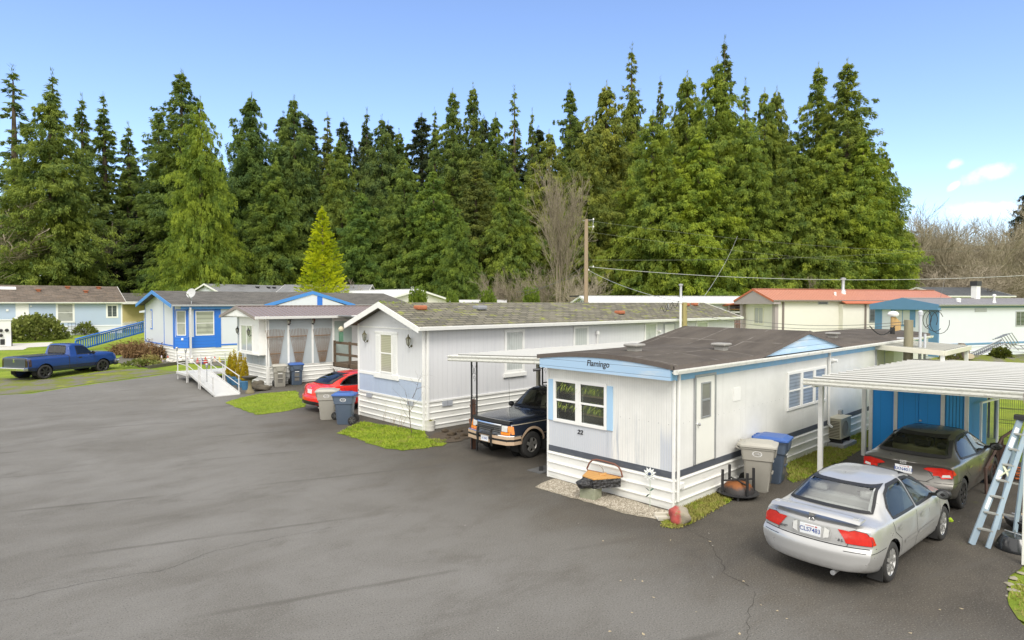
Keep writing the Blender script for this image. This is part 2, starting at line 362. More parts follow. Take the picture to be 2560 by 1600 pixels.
# pea gravel stones
vv = []; ff = []
strip = gp((1342, 1218), (1386, 1199), (1676, 1281), (1640, 1298), (1480, 1257))
for (x, y) in scatter(strip, 2600, rnd, .02):
    r = rnd.uniform(.008, .022); i = len(vv)
    for dx, dy, dz in ((1, 0, 0), (0, 1, 0), (-1, 0, 0), (0, -1, 0), (0, 0, 1.1)):
        vv.append((x + dx * r * rnd.uniform(.7, 1.2), y + dy * r * rnd.uniform(.7, 1.2), .009 + dz * r * rnd.uniform(.6, 1)))
    ff += [(i, i + 1, i + 4), (i + 1, i + 2, i + 4), (i + 2, i + 3, i + 4), (i + 3, i, i + 4)]
m_peb, t = newmat('gravel stones'); o = t.coord(); k = t.noise(o, 34, 3, .7); finish(t, t.mix((.20, .165, .12), (.58, .53, .44), t.step(k, .35, .65)), .85)
tag(raw('gravel', np.array(vv), np.array(ff), m_peb), 'pale pea gravel strip along the front of the trailer', 'gravel', None, 'stuff')
# cracks in the asphalt
m_crack = mat('crack', (.035, .031, .026), .95)
def crack(pix, wd, seed):
    rnd = random.Random(seed); P = [G(*p) for p in pix]; mb = MB(); pts = []
    for a, b in zip(P, P[1:]):
        n = max(2, int((b - a).length / .10)); nn = Vector((-(b - a).y, (b - a).x, 0)).normalized()
        pts += [a.lerp(b, i / n) + nn * rnd.uniform(-.03, .03) for i in range(n)]
    pts.append(P[-1]); v = []
    for i, p in enumerate(pts):
        d = (pts[min(i + 1, len(pts) - 1)] - pts[max(i - 1, 0)]).normalized(); nn = Vector((-d.y, d.x, 0)); ww = wd * rnd.uniform(.3, 1.2)
        v += [p + nn * ww / 2 + Vector((0, 0, .004)), p - nn * ww / 2 + Vector((0, 0, .004))]
    tag(mb.add(v, [(2 * i, 2 * i + 1, 2 * i + 3, 2 * i + 2) for i in range(len(pts) - 1)]).build('asphalt_crack', m_crack), kind='structure')
crack([(1706, 1316), (1740, 1335), (1776, 1352), (1783, 1375), (1803, 1402), (1810, 1430), (1838, 1448), (1872, 1466)], .012, 1)
crack([(0, 1506), (120, 1478), (250, 1450), (400, 1428), (540, 1376), (680, 1348), (850, 1315)], .007, 2)
crack([(1890, 1480), (1872, 1540), (1866, 1600)], .007, 3)
crack([(0, 1120), (180, 1088), (330, 1068)], .009, 4)
# ------------------------------------------------------------------ shared building materials
m_white = mat('white paint', (.79, .79, .765), .5, var=.05, scale=2.5, dirt=((.50, .48, .42), .28))
m_trim = mat('white trim', (.72, .72, .70), .45, var=.04, scale=4, dirt=((.55, .53, .47), .2))
m_vinyl = mat('white vinyl', (.80, .80, .78), .35, var=.03)
m_pane = blindpane('window with blind', (.40, .41, .38))
m_pane2 = blindpane('window with pale curtain', (.55, .58, .56), .12, 0, .85)
m_dark = blindpane('dark window', (.10, .115, .12), .3, 2, .6)
m_rubber = mat('black rubber', (.02, .02, .02), .75, var=.2)
m_blackmetal = mat('black metal', (.028, .028, .03), .45, var=.25)
m_galv = mat('galvanised metal', (.42, .43, .44), .45, .6, var=.12, scale=6)
m_steel = mat('brushed steel', (.5, .5, .5), .3, 1.0)
m_skirt = mat('white metal skirting', (.79, .79, .755), .45, var=.05, scale=3, dirt=((.42, .42, .33), .40), stretch=(.35, .35, 2.0))
def ribbed(name, fr, length, z0, z1, pitch, m, parent, up=.028, u0=0.0):
    o, ax, n = fr; prof = []; z = z0
    while z < z1 - .02:
        p = min(pitch, z1 - z); prof += [(0, z), (.004, z + p * .62), (up, z + p * .70), (up, z + p * .80), (.006, z + p * .86)]; z += p
    prof.append((0, z1)); mb = MB(); v = []
    for (d, z) in prof: v += [o + ax * u0 + Vector((0, 0, z)) + n * d, o + ax * (u0 + length) + Vector((0, 0, z)) + n * d]
    mb.add(v, [(2 * i, 2 * i + 1, 2 * i + 3, 2 * i + 2) for i in range(len(prof) - 1)])
    return mb.build(name, m, parent)
def window(parent, fr, u, z, w, h, fw=.06, style='h', fm=None, pm=None, proud=.035, name='window', trim=0.0, tm=None, cols=1, sill=False):
    """casing + sash on a wall; style h = two sashes one above the other, v = slider; the glass is a sub-part"""
    fm = fm or m_vinyl; mb = MB(); a = 0.0
    mb.fbox(fr, u, u + fw, z, z + h, 0, proud); mb.fbox(fr, u + w - fw, u + w, z, z + h, 0, proud)
    mb.fbox(fr, u + fw, u + w - fw, z + h - fw, z + h, 0, proud); mb.fbox(fr, u + fw, u + w - fw, z, z + fw, 0, proud)
    if style == 'h': mb.fbox(fr, u + fw, u + w - fw, z + h * .5 - .022, z + h * .5 + .022, 0, proud * .8)
    if style == 'v': mb.fbox(fr, u + w / 2 - .022, u + w / 2 + .022, z + fw, z + h - fw, 0, proud * .8)
    if sill: mb.fbox(fr, u - .06, u + w + .06, z - .14, z, 0, proud + .05)
    f = mb.build(name, fm, parent, bevel=.005)
    pb = MB(); pb.fbox(fr, u + fw * .9, u + w - fw * .9, z + fw * .9, z + h - fw * .9, .002, proud * .35); pb.build('pane', pm or m_pane, f)
    if tm and trim:
        tb = MB(); d = proud * .6
        tb.fbox(fr, u - trim, u, z - trim, z + h + trim, 0, d); tb.fbox(fr, u + w, u + w + trim, z - trim, z + h + trim, 0, d)
        tb.fbox(fr, u, u + w, z + h, z + h + trim, 0, d); tb.fbox(fr, u, u + w, z - trim, z, 0, d); tb.build('window_casing', tm, f)
    return f
def door(parent, fr, u, z, w, h, m, light=None, pm=None, knob=-1, fm=None):
    mb = MB(); mb.fbox(fr, u, u + w, z, z + h, 0, .03); d = mb.build('door', m, parent, bevel=.006)
    fb = MB(); fb.fbox(fr, u - .05, u, z, z + h + .05, 0, .045); fb.fbox(fr, u + w, u + w + .05, z, z + h + .05, 0, .045); fb.fbox(fr, u, u + w, z + h, z + h + .05, 0, .045)
    fb.build('door_frame', fm or m_galv, d)
    if light: window(d, (fr[0] + fr[2] * .03, fr[1], fr[2]), u + light[0], z + light[1], light[2], light[3], .035, 'h', m_galv, pm or m_pane, .02, 'door_window')
    kb = MB(); ku = u + (.07 if knob < 0 else w - .07); c = fr[0] + fr[1] * ku + Vector((0, 0, z + h * .46)) + fr[2] * .03
    kb.lathe([(.025, 0), (.012, .02), (.03, .04), (.03, .06), (.01, .075)], c, fr[2], 10); kb.build('handle', m_steel, d, True)
    return d
def downspout(parent, fr, u, z0, z1, m=None, w=.07, d0=.0, kick=.25):
    mb = MB(); mb.fbox(fr, u, u + w, z0 + .12, z1, d0, d0 + w); 
    o, ax, n = fr; p = o + ax * (u + w / 2) + n * (d0 + w / 2)
    if kick: mb.bar(p + Vector((0, 0, z0 + .13)), p + n * kick + Vector((0, 0, z0 + .05)), w * .95)
    return mb.build('downspout', m or m_white, parent, bevel=.01)
def vent(parent, x, y, z, s, m, h=.16, name='roof_vent', m2=None):
    mb = MB(); mb.box(x - s * .32, x + s * .32, y - s * .32, y + s * .32, z - .05, z + h * .6)
    o = mb.build(name, m, parent); cb = MB(); cb.box(x - s * .5, x + s * .5, y - s * .5, y + s * .5, z + h * .6, z + h); cb.build('cap', m2 or m, o, bevel=.03); return o
def stack(parent, x, y, z, r, h, m):
    mb = MB(); mb.lathe([(r * 2, -.1), (r * 1.9, .02), (r * 1.1, .14), (r, .16), (r, h), (r * 1.7, h + .01), (r * 1.7, h + .13), (r * .5, h + .18)], (x, y, z), n=12)
    return mb.build('vent_pipe', m, parent, True)
def gable(parent, L, W, zs, zw, zr, of, os_, m_wall, m_roof, m_edge, skirt=None, thick=.08, rib=0.0, rakeh=.16, gut=None, ob=.2, m_gable=None, belt=None, skp=.2, zb=0.0, ridge_y=None, skirt_both=True):
    """gabled home in its own frame: front gable at x = 0, long side at y = 0"""
    yr = W / 2 if ridge_y is None else ridge_y
    sl0 = (zr - zw) / yr
    mb = MB(); prof = [(0, zs), (W, zs), (W, zw), (yr, zr - .02), (0, zw)]
    mb.prism(prof, lambda y, z: (0, y, z), lambda y, z: (L, y, z)); wall = mb.build('wall', m_wall, parent)
    e0 = zw - sl0 * os_; e1 = zw - (zr - zw) / (W - yr) * os_
    rp = [(-os_, e0), (yr, zr), (W + os_, e1), (W + os_, e1 + thick), (yr, zr + thick), (-os_, e0 + thick)]
    rb = MB(); rb.prism(rp, lambda y, z: (-of, y, z + .012), lambda y, z: (L + ob, y, z + .012))
    if rib:
        n = int((L + of + ob) / rib)
        for i in range(n + 1):
            x = -of + i * (L + of + ob) / n
            for (ya, za, yb, zb2) in ((-os_, e0, yr, zr), (W + os_, e1, yr, zr)):
                rb.bar((x, ya, za + thick + .02), (x, yb, zb2 + thick + .02), .045, .03)
        rb.bar((-of - .01, yr, zr + thick + .035), (L + ob + .01, yr, zr + thick + .035), .26, .035)
    roof = rb.build('roof', m_roof, parent)
    tb = MB(); d = .03
    for s, (ya, za) in ((0, (-os_ - .02, e0)), (1, (W + os_ + .02, e1))):
        q = [(ya, za + thick + .02), (yr, zr + thick + .035), (yr, zr + thick + .02 - rakeh), (ya, za + thick + .02 - rakeh)]
        tb = MB(); tb.prism(q, lambda y, z: (-of - d, y, z), lambda y, z: (-of - .001, y, z)); tb.build('rake_board', m_edge, parent)
        tb = MB(); tb.prism(q, lambda y, z: (L + ob + .001, y, z), lambda y, z: (L + ob + d, y, z)); tb.build('rake_board', m_edge, parent)
    gb = MB(); g0 = e0 + thick * .5
    gb.prism([(-os_ - .002, g0 + .05), (-os_ - .11, g0 + .05), (-os_ - .11, g0 + .03), (-os_ - .085, g0 - .07), (-os_ - .002, g0 - .07)], lambda y, z: (-of, y, z), lambda y, z: (L + ob, y, z))
    gb.build('gutter', gut or m_edge, parent)
    gb = MB(); gb.box(-of, L + ob, W + os_ + .002, W + os_ + .1, e1 - .03, e1 + .07); gb.build('gutter', gut or m_edge, parent)
    if skirt:
        F = frame((0, W, 0), (0, -1, 0)); S = frame((0, 0, 0), (1, 0, 0)); Bk = frame((L, 0, 0), (0, 1, 0)); N = frame((L, W, 0), (-1, 0, 0))
        bb = MB(); bb.box(.02, L - .02, .02, W - .02, zb - .1, zs); sk = bb.build('skirting', skirt, parent)
        for fr, ln in ((F, W), (S, L)) + (((Bk, W), (N, L)) if skirt_both else ()): ribbed('skirting_panel', fr, ln, zb - .02, zs, skp, skirt, sk)
    return wall, roof
# ------------------------------------------------------------------ the white and pale blue trailer with the arched roof
def trailer_wall_mat():
    m, t = newmat('ribbed aluminium siding'); o = t.coord(); x, y, z = t.xyz(o)
    f = t.m('ABSOLUTE', t.m('FRACT', (x + y) * (1 / .06)) - .5) * 2.0; gr = t.step(f, .55, 1.0)
    st = t.noise(t.vec(o, (7, 7, .35)), 1.0, 6, .7); bl = t.noise(o, 1.1, 5, .6)
    c = t.mix((.71, .71, .68), (.79, .79, .76), t.step(bl, .35, .65))
    front = t.step(x, .06, .03)
    low = t.step(z + st * .10, 1.47, 1.41) * t.step(y + st * .22, 1.62, 1.70) * front
    strip = t.step(y + st * .12, .38, .36) * t.step(z + st * .9, 2.25, 1.75) * front
    c = t.mix(c, (.50, .535, .60), t.m('MAXIMUM', low, strip) * (.70 + .25 * st))
    run = t.step(st, .52, .66) * t.step(z, 2.1, 1.2) * t.step(y, .6, .95) * t.step(y, 1.85, 1.5) * front
    c = t.mix(c, (.36, .40, .46), run * .8)
    run2 = t.step(t.noise(t.vec(o, (9, 9, .25), loc=(3, 1, 0)), 1.0, 6, .7), .56, .72)
    c = t.mix(c, (.52, .52, .50), run2 * .45)
    c = t.mix(c, (.45, .46, .38), t.step(x + bl * 3, 12.5, 15.5) * .35)
    riv = t.step(t.m('ABSOLUTE', z - 1.73), .011, .006) * t.step(t.m('ABSOLUTE', t.m('FRACT', (x + y) * (1 / .24)) - .5), .05, .02)
    c = t.mix(c, (.16, .16, .15), riv * .9)
    c = t.mix(c, (.62, .62, .60), gr * .45)
    finish(t, c, .42, 0, 1.0 - gr, .45, .010); return m
m_bluep = stripes('weathered pale blue boards', (.36, .52, .70), 2, .16, .6, .7, .5, .10, .05, 2.2, ((.60, .64, .66), .85))
m_bluetrim = mat('weathered blue trim', (.22, .44, .66), .6, var=.15, scale=4, dirt=((.42, .46, .46), .6))
m_shut = mat('pale blue shutter', (.36, .56, .76), .6, var=.08, scale=6, dirt=((.55, .65, .75), .4), stretch=(1, 1, .2))
m_felt, t = newmat('brown roofing felt'); o = t.coord(); x, y, z = t.xyz(o)
k = t.noise(t.vec(o, (.5, 1.2, 1)), 1.2, 6, .65); c = t.mix((.072, .060, .049), (.105, .089, .073), t.step(k, .35, .65))
jt = t.m('ABSOLUTE', t.m('FRACT', (x + t.noise(o, 1.5, 3) * .06) * (1 / 1.62)) - .5); jy = t.m('ABSOLUTE', t.m('FRACT', (y + t.noise(o, 2.0, 3) * .05 + .3) * (1 / 1.25)) - .5)
seam = t.m('MAXIMUM', t.step(jt, .478, .490), t.step(jy, .476, .490))
c = t.mix(c, (.22, .20, .175), seam * t.step(t.noise(o, 3, 4), .4, .6) * .7); c = t.mix(c, (.12, .12, .085), t.step(t.noise(o, 2.3, 7, .75), .60, .72) * .5)
finish(t, c, .92, 0, t.noise(o, 60, 3) + seam * .5, .5, .015, .3)
m_edgeb = mat('brown roof edge', (.11, .09, .08), .8, var=.2, scale=8, dirt=((.16, .16, .10), .4))
m_band = mat('charcoal belt band', (.075, .085, .105), .6, var=.15, scale=5, dirt=((.16, .17, .19), .5), stretch=(.4, .4, 2))
m_lint = mat('lint grey letters', (.035, .035, .04), .7, var=.3, scale=20)
def flamingo():
    L, W = 18.45, 3.47
    T = thing('mobile_home', 'white ribbed trailer numbered 22 with blue arched front board and brown felt roof', 'mobile home', (10.97, 6.86, 0))
    F = frame((0, W, 0), (0, -1, 0)); S = frame((0, 0, 0), (1, 0, 0)); wm = trailer_wall_mat(); mb = MB()
    wz0, wz1, wy0, wy1 = 1.44, 2.35, 1.74, 3.22
    mb.box(0, .10, 0, wy0, .64, 2.72); mb.box(0, .10, wy1, W, .64, 2.72); mb.box(0, .10, wy0, wy1, .64, wz0); mb.box(0, .10, wy0, wy1, wz1, 2.72)
    mb.box(.10, L, 0, .1, .64, 2.72); mb.box(.10, L, W - .1, W, .64, 2.72); mb.box(L - .1, L - .001, .1, W - .1, .64, 2.72); mb.box(.101, L - .11, .1, W - .1, .62, .64)
    mb.build('wall', wm, T)
    bb = MB(); bb.box(.03, L - .03, .03, W - .03, -.05, .66); sk = bb.build('skirting', m_skirt, T)
    for fr, ln in ((F, W), (S, L)): ribbed('skirting_panel', fr, ln, 0, .65, .215, m_skirt, sk)
    b = MB(); b.fbox(F, .0, W + .012, .645, .78, .001, .012); b.fbox(S, .0, L, .645, .78, .001, .014); b.build('belt_band', m_band, T)
    c = MB(); c.box(-.02, .03, -.025, .03, 0, 2.66); c.build('corner_trim', m_white, T, bevel=.006); c = MB(); c.box(-.02, .03, W - .03, W + .02, 0, 2.65); c.build('corner_trim', m_white, T)
    # roof
    def rz(x, y):
        bow = 2.955 + .125 * (1 - ((y - W / 2) / 1.86) ** 2)
        hw = 3.2 if x < 6.4 else 2.85; gab = 2.90 + .56 * (1 - abs(x - 6.4) / hw) + .03 * (y - W / 2) / W
        k = .07; a, b2 = bow, gab; h = max(0, min(1, .5 + .5 * (a - b2) / k)); return b2 * (1 - h) + a * h + k * h * (1 - h)
    xs = [-.24] + [i * .2 for i in range(0, int(L / .2) + 1)] + [L + .15]; xs = sorted(set(xs + [6.4])); ys = [-.14 + i * (W + .28) / 16 for i in range(17)]
    v = []; n = len(ys)
    for x in xs: v += [(x, y, rz(x, y)) for y in ys]
    nx = len(xs); f = [(i * n + j, (i + 1) * n + j, (i + 1) * n + j + 1, i * n + j + 1) for i in range(nx - 1) for j in range(n - 1)]
    roof = link('roof', v, f, m_felt, T, smooth=50)
    e = MB(); off = .012
    def rim(pts, out):
        vv = []
        for p in pts: vv += [Vector(p) + Vector((0, 0, .012)) + out * .012, Vector(p) + out * .012 + Vector((0, 0, -.085))]
        e.add(vv, [(2 * i, 2 * i + 2, 2 * i + 3, 2 * i + 1) for i in range(len(pts) - 1)])
    rim([(xs[0], y, rz(xs[0], y)) for y in ys], Vector((-1, 0, 0))); rim([(x, ys[0], rz(x, ys[0])) for x in xs], Vector((0, -1, 0))); rim([(x, ys[-1], rz(x, ys[-1])) for x in xs], Vector((0, 1, 0)))
    rim([(xs[-1], y, rz(xs[-1], y)) for y in ys], Vector((1, 0, 0)))
    e.build('roof_edge', m_edgeb, roof)
    # front name board, following the arch
    fb = MB(); yy = [W + .06 - i * (W + .12) / 16 for i in range(17)]
    poly = [(y, rz(-.24, y) - .07) for y in yy] + [(yy[-1], 2.655), (yy[0], 2.665)]
    fb.prism(poly, lambda y, z: (-.235, y, z), lambda y, z: (-.20, y, z)); board = fb.build('name_board', m_bluep, T)
    sf = MB(); sf.box(-.20, .0, -.06, W + .06, 2.66, 2.70); sf.build('soffit', m_white, T)
    text('Flamingo', .185, m_lint, board, (Vector((-.235, W, 0)), Vector((0, -1, 0)), Vector((-1, 0, 0))), W - 1.76, 2.862, .003, shear=.12, bold=.0025, sx=.95)
    bt = MB(); bt.box(-.22, .0, -.075, -.061, 2.66, 2.86); bt.fbox(S, .02, L, 2.63, 2.80, .003, .03); bt.build('eave_band', m_bluetrim, T)
    # side pediment under the raised roof
    pp = [(3.75, 2.895), (6.4, rz(6.4, -.1) - .08), (9.2, 2.895)]
    pb = MB(); pb.prism(pp, lambda x, z: (x, -.10, z), lambda x, z: (x, -.02, z)); pb.build('pediment', m_bluep, T)
    gb = MB(); gb.prism([(-.145, 2.875), (-.265, 2.885), (-.265, 2.86), (-.245, 2.80), (-.20, 2.785), (-.145, 2.79)], lambda y, z: (-.26, y, z), lambda y, z: (L + .15, y, z))
    gb.box(-.2, L, -.145, -.02, 2.80, 2.83); gb.build('gutter', mat('white gutter', (.74, .74, .70), .45, var=.08, scale=5, dirt=((.25, .26, .16), .55)), T)
    downspout(T, S, .06, .05, 2.80, m_white, .055, .03, 0); downspout(T, S, 8.08, .55, 2.80, m_white, .06, .03, .1)
    # front window with plant shelves behind the glass
    iw = MB(); d = .38
    iw.box(.10 + d, .11 + d, wy0 - .05, wy1 + .05, wz0 - .05, wz1 + .05); iw.box(.10, .10 + d, wy0 - .06, wy0 - .05, wz0 - .05, wz1 + .05); iw.box(.10, .10 + d, wy1 + .05, wy1 + .06, wz0 - .05, wz1 + .05)
    iw.box(.10, .11 + d, wy0 - .05, wy1 + .05, wz0 - .06, wz0 - .05); iw.build('window_recess', mat('dark interior', (.17, .14, .09), .9), T)
    fw = MB(); u0, u1 = W - 3.28, W - 1.68; um = W - 2.51
    for (a, b2) in ((u0, um), (um, u1)):
        fw.fbox(F, a, a + .075, 1.38, 2.41, 0, .035); fw.fbox(F, b2 - .075, b2, 1.38, 2.41, 0, .035); fw.fbox(F, a + .075, b2 - .075, 2.335, 2.41, 0, .035); fw.fbox(F, a + .075, b2 - .075, 1.38, 1.455, 0, .035)
        fw.fbox(F, a + .075, b2 - .075, 1.875, 1.92, 0, .03); fw.fbox(F, a + .075, a + .10, 1.455, 1.875, 0, .028)
    wn = fw.build('window', m_vinyl, T, bevel=.005)
    gl = MB(); gl.fbox(F, u0 + .07, u1 - .07, 1.45, 2.34, -.02, -.015); gl.build('pane', glass('clear glass', (.82, .86, .82)), wn)
    sh = MB(); rn = random.Random(3)
    for z in (1.60, 2.03): sh.box(.16, .42, wy0, wy1, z, z + .035)
    sh.build('plant_shelf', mat('pine shelf', (.52, .36, .17), .7), wn)
    v = []; f = []
    for z in (1.64, 2.07):
        for k in range(800):
            y = rn.uniform(wy0 + .04, wy1 - .04)
            if abs(y - (wy0 + wy1) / 2) < .05: continue
            x = rn.uniform(.10, .24); a = rn.uniform(0, 6.28); h = rn.uniform(.10, .25); l = rn.uniform(.02, .14); i = len(v); wd = .010
            p0 = Vector((x, y, z + rn.uniform(0, .05))); p1 = p0 + Vector((math.cos(a) * l * .5 - .02, math.sin(a) * l * .5, h)); p2 = p1 + Vector((math.cos(a) * l - .05, math.sin(a) * l, -h * rn.uniform(.0, 1.1)))
            w2 = Vector((-math.sin(a), math.cos(a), 0)) * wd; v += [p0 - w2, p0 + w2, p1 + w2, p1 - w2, p2]; f += [(i, i + 1, i + 2, i + 3), (i + 3, i + 2, i + 4)]
    m_hp, t = newmat('house plant leaves'); o = t.coord(); k = t.noise(o, 9, 3); finish(t, t.mix((.24, .36, .04), (.55, .62, .14), k), .6, trans=.4)
    link('house_plant_leaves', v, f, m_hp, wn)
    pb = MB()
    for z in (1.635, 2.065):
        for k in range(6): pb.lathe([(.04, 0), (.06, .09)], (.28, wy0 + .14 + k * .24, z), n=10)
    pb.build('plant_pot', mat('clay pot', (.22, .10, .05), .8), wn)
    for u in (W - 3.445, W - 1.675): s = MB(); s.fbox(F, u, u + .155, 1.39, 2.37, 0, .025); s.build('shutter', m_shut, T, bevel=.004)
    text('22', .14, m_lint, T, F, W - 2.455, 1.225, .008, 'house_number', .18, .0005, .012, 1.2)
    # side
    m_d = mat('white door', (.76, .76, .70), .5, var=.05)
    door(T, S, .79, .80, .78, 1.84, m_d, (.2, .95, .40, .76), mat('grey door glass', (.20, .20, .19), .12, var=.25, scale=3, coat=.5), -1)
    p = MB(); p.fbox(S, 2.47, 2.80, 1.95, 2.25, 0, .012); p.build('access_panel', m_white, T)
    for i, (a, b2) in enumerate(((5.35, 6.25), (6.25, 7.12), (7.12, 7.98))): window(T, S, a, 1.38, b2 - a, 1.01, .07, 'h', None, blindpane('grey blue blind', (.34, .38, .43), .09))
    p = MB(); p.fbox(S, 9.0, 9.16, .72, .98, 0, .09); p.build('electric_box', m_galv, T)
    p = MB(); p.fbox(S, .10, .28, .42, .55, 0, .09); p.build('skirt_vent', m_white, T, bevel=.02)
    p = MB(); p.lathe([(.09, 0), (.09, .05), (.05, .12), (.05, .2)], (8.32, -.0, 2.52), (0, -1, 0), 14); p.build('flood_lamp', m_white, T, True)
    m_v = mat('grey roof vent', (.30, .29, .27), .7, var=.2, dirt=((.22, .22, .16), .5))
    for (x, y) in ((1.1, 1.75), (3.3, .75), (10.9, .85)): vent(T, x, y, rz(x, y), .38, m_v, .17)
    # raised end: porch door panels far along the side
    door(T, S, 12.4, .80, .8, 1.8, mat('putty door', (.55, .53, .42), .6)); p = MB(); p.fbox(S, 13.35, 14.3, .9, 2.5, 0, .02); p.build('panel', mat('putty panel', (.50, .48, .38), .6), T)
    p = MB(); p.tube([(-.16, W + .10, 2.60), (-.30, W + .22, 2.58)], .035, 8); p.tube([(-.2, W + .12, 2.6), (-.12, W - .02, 2.66)], .012, 6); p.build('security_camera', m_blackmetal, T, True)
flamingo()
# ------------------------------------------------------------------ grey panelled home with the shingle roof
m_grey = stripes('pale grey grooved panels', (.65, .655, .67), 0, .20, .5, .6, .78, .05, .035, 1.5, ((.46, .48, .53), .4))
m_greyF = stripes('pale grey grooved front', (.65, .655, .67), 1, .20, .5, .6, .76, .05, .035, 1.5, ((.46, .48, .53), .3))
m_slate = stripes('slate blue wainscot', (.40, .47, .60), 1, .105, .6, .65, .55, .10, .05, 2.5, ((.50, .56, .66), .5))
m_sh1 = shingles('mossy grey shingles', (.155, .142, .105), (.24, .26, .035), .95, .42, .19, .020)
m_rust = mat('rust red vent', (.36, .12, .055), .75, var=.2)
def lantern(parent, p, n, m, name='wall_lantern'):
    p, n = Vector(p), Vector(n); up = Vector((0, 0, 1)); mb = MB()
    mb.lathe([(.045, 0), (.04, .02), (.012, .03)], p, n, 10); c = p + n * .13 + up * .08
    mb.tube([p + n * .02, p + n * .08 - up * .05, c - up * .10, c - up * .06], .012, 6)
    mb.lathe([(.015, -.08), (.035, -.06), (.05, -.05)], c, n=8); mb.lathe([(.095, .16), (.05, .22), (.02, .25), (.025, .28), (.004, .32)], c, n=8)
    for k in range(6): a = k * math.pi / 3; mb.bar(c + Vector((math.cos(a) * .052, math.sin(a) * .052, -.05)), c + Vector((math.cos(a) * .09, math.sin(a) * .09, .16)), .010)
    o = mb.build(name, m, parent); g = MB(); g.lathe([(.046, -.045), (.082, .155)], c, n=6); g.build('lamp_glass', glass('lamp glass', (.75, .75, .68)), o); return o
m_brass = mat('tarnished brass', (.13, .12, .07), .5, .5, var=.3, scale=20)
def grey_home():
    L, W = 21.1, 4.12
    T = thing('mobile_home', 'pale grey grooved home with slate blue wainscot and mossy shingle roof', 'mobile home', (11.91, 16.83, 0))
    F = frame((0, W, 0), (0, -1, 0)); S = frame((0, 0, 0), (1, 0, 0))
    wall, roof = gable(T, L, W, .93, 3.44, 4.13, .40, .30, m_grey, m_sh1, m_white, m_skirt, .07, rakeh=.19, skp=.21, ob=.3)
    b = MB(); b.prism([(.0, .93), (W, .93), (W, 3.40), (W / 2, 4.06), (0, 3.40)], lambda y, z: (-.012, y, z), lambda y, z: (-.0005, y, z)); b.build('front_panel', m_greyF, T)
    b = MB(); b.fbox(F, .06, W - .09, .965, 1.60, .013, .022); b.build('wainscot', m_slate, T)
    b = MB(); b.fbox(F, .04, 1.16, 1.585, 1.68, .013, .035); b.fbox(F, 2.72, W - .09, 1.585, 1.68, .013, .035); b.fbox(F, 0, W, 3.30, 3.345, .013, .03)
    b.fbox(F, 0, W, .90, .965, .013, .04); b.fbox(S, 0, L, .90, .955, 0, .035); b.build('trim_board', m_white, T)
    b = MB(); b.box(-.045, .05, -.04, .0, 0, 3.42); b.build('corner_trim', m_white, T, bevel=.01); b = MB(); b.box(-.04, .0, W - .05, W + .02, 0, 3.42); b.build('corner_trim', m_white, T)
    downspout(T, S, .10, .0, 3.36, m_white, .09, .0, 0)
    # front window with louvred shutters and a deep sill board
    wn = window(T, frame((-.013, W, 0), (0, -1, 0)), 1.53, 1.72, .80, 1.40, .055, 'h', m_vinyl, blindpane('lowered blind', (.46, .44, .36), .06))
    for u in (1.23, 2.34):
        s = MB(); s.fbox(F, u, u + .29, 1.68, 3.12, .013, .032); [s.fbox(F, u + .05, u + .24, 1.74 + k * .06, 1.775 + k * .06, .033, .045) for k in range(22)]; s.build('shutter', m_vinyl, T)
    s = MB(); s.fbox(F, 1.14, 2.74, 1.52, 1.70, .013, .07); s.fbox(F, 1.20, 2.66, 3.12, 3.19, .013, .05); s.build('sill_board', m_white, T, bevel=.008)
    lantern(T, (-.02, W - .66, 2.80), (-1, 0, 0), m_brass); lantern(T, (-.02, .63, 2.76), (-1, 0, 0), m_brass)
    m_gv = mat('grey crawlspace vent', (.36, .38, .42), .6)
    for u in (.60, 3.24): v_ = MB(); v_.fbox(F, u, u + .36, .75, .89, .01, .05); v_.build('crawlspace_vent', m_gv, T)
    for u in (.76, 6.4): 
        for k in (0, .22): v_ = MB(); v_.fbox(S, u + k, u + k + .20, .72, .89, .01, .05); v_.build('crawlspace_vent', m_gv, T)
    window(T, S, 3.62, 1.60, 1.02, 1.62, .11, 'h', m_white, m_pane2, sill=True)
    for (u, z, w_, h, st) in ((7.45, 1.62, .95, 1.62, None), (12.45, 1.62, 1.02, 1.67, 'h'), (17.0, 2.2, 1.22, 1.07, None)): window(T, S, u, z, w_, h, .10, st, m_white, m_pane2)
    door(T, S, 14.1, 1.15, .86, 2.0, m_vinyl)
    p = MB(); p.tube([(8.95, -.06, .9), (8.95, -.06, 2.85), (8.95, -.10, 2.93)], .05, 8); p.lathe([(.09, 0), (.09, .1), (.04, .16)], (8.95, -.06, 2.86), n=10); p.build('dryer_pipe', m_vinyl, T, True)
    p = MB(); p.lathe([(.08, 0), (.08, .05), (.05, .13)], (13.6, -.0, 2.85), (0, -1, 0), 12); p.build('porch_lamp', m_vinyl, T, True)
    slo = lambda y: 4.13 - .335 * abs(y - W / 2) + .09
    for (x, y, m, s) in ((.85, 1.35, m_rust, .40), (3.55, 1.3, mat('grey plastic vent', (.24, .25, .27), .5), .46), (11.3, .55, m_rust, .42), (18.6, 1.55, m_rust, .38), (19.6, 1.6, m_rust, .38)):
        mb = MB(); mb.box(x - s * .5, x + s * .5, y - s * .42, y + s * .42, slo(y) - .03, slo(y) + .13); mb.build('roof_vent', m, T, bevel=.05)
    p = MB(); p.lathe([(.03, 0), (.03, .28)], (16.0, 1.0, slo(1.0)), n=8); p.build('vent_pipe', m_galv, T)
    # moss tufts on the ridge at the gable
    rn = random.Random(2); v = []; f = []
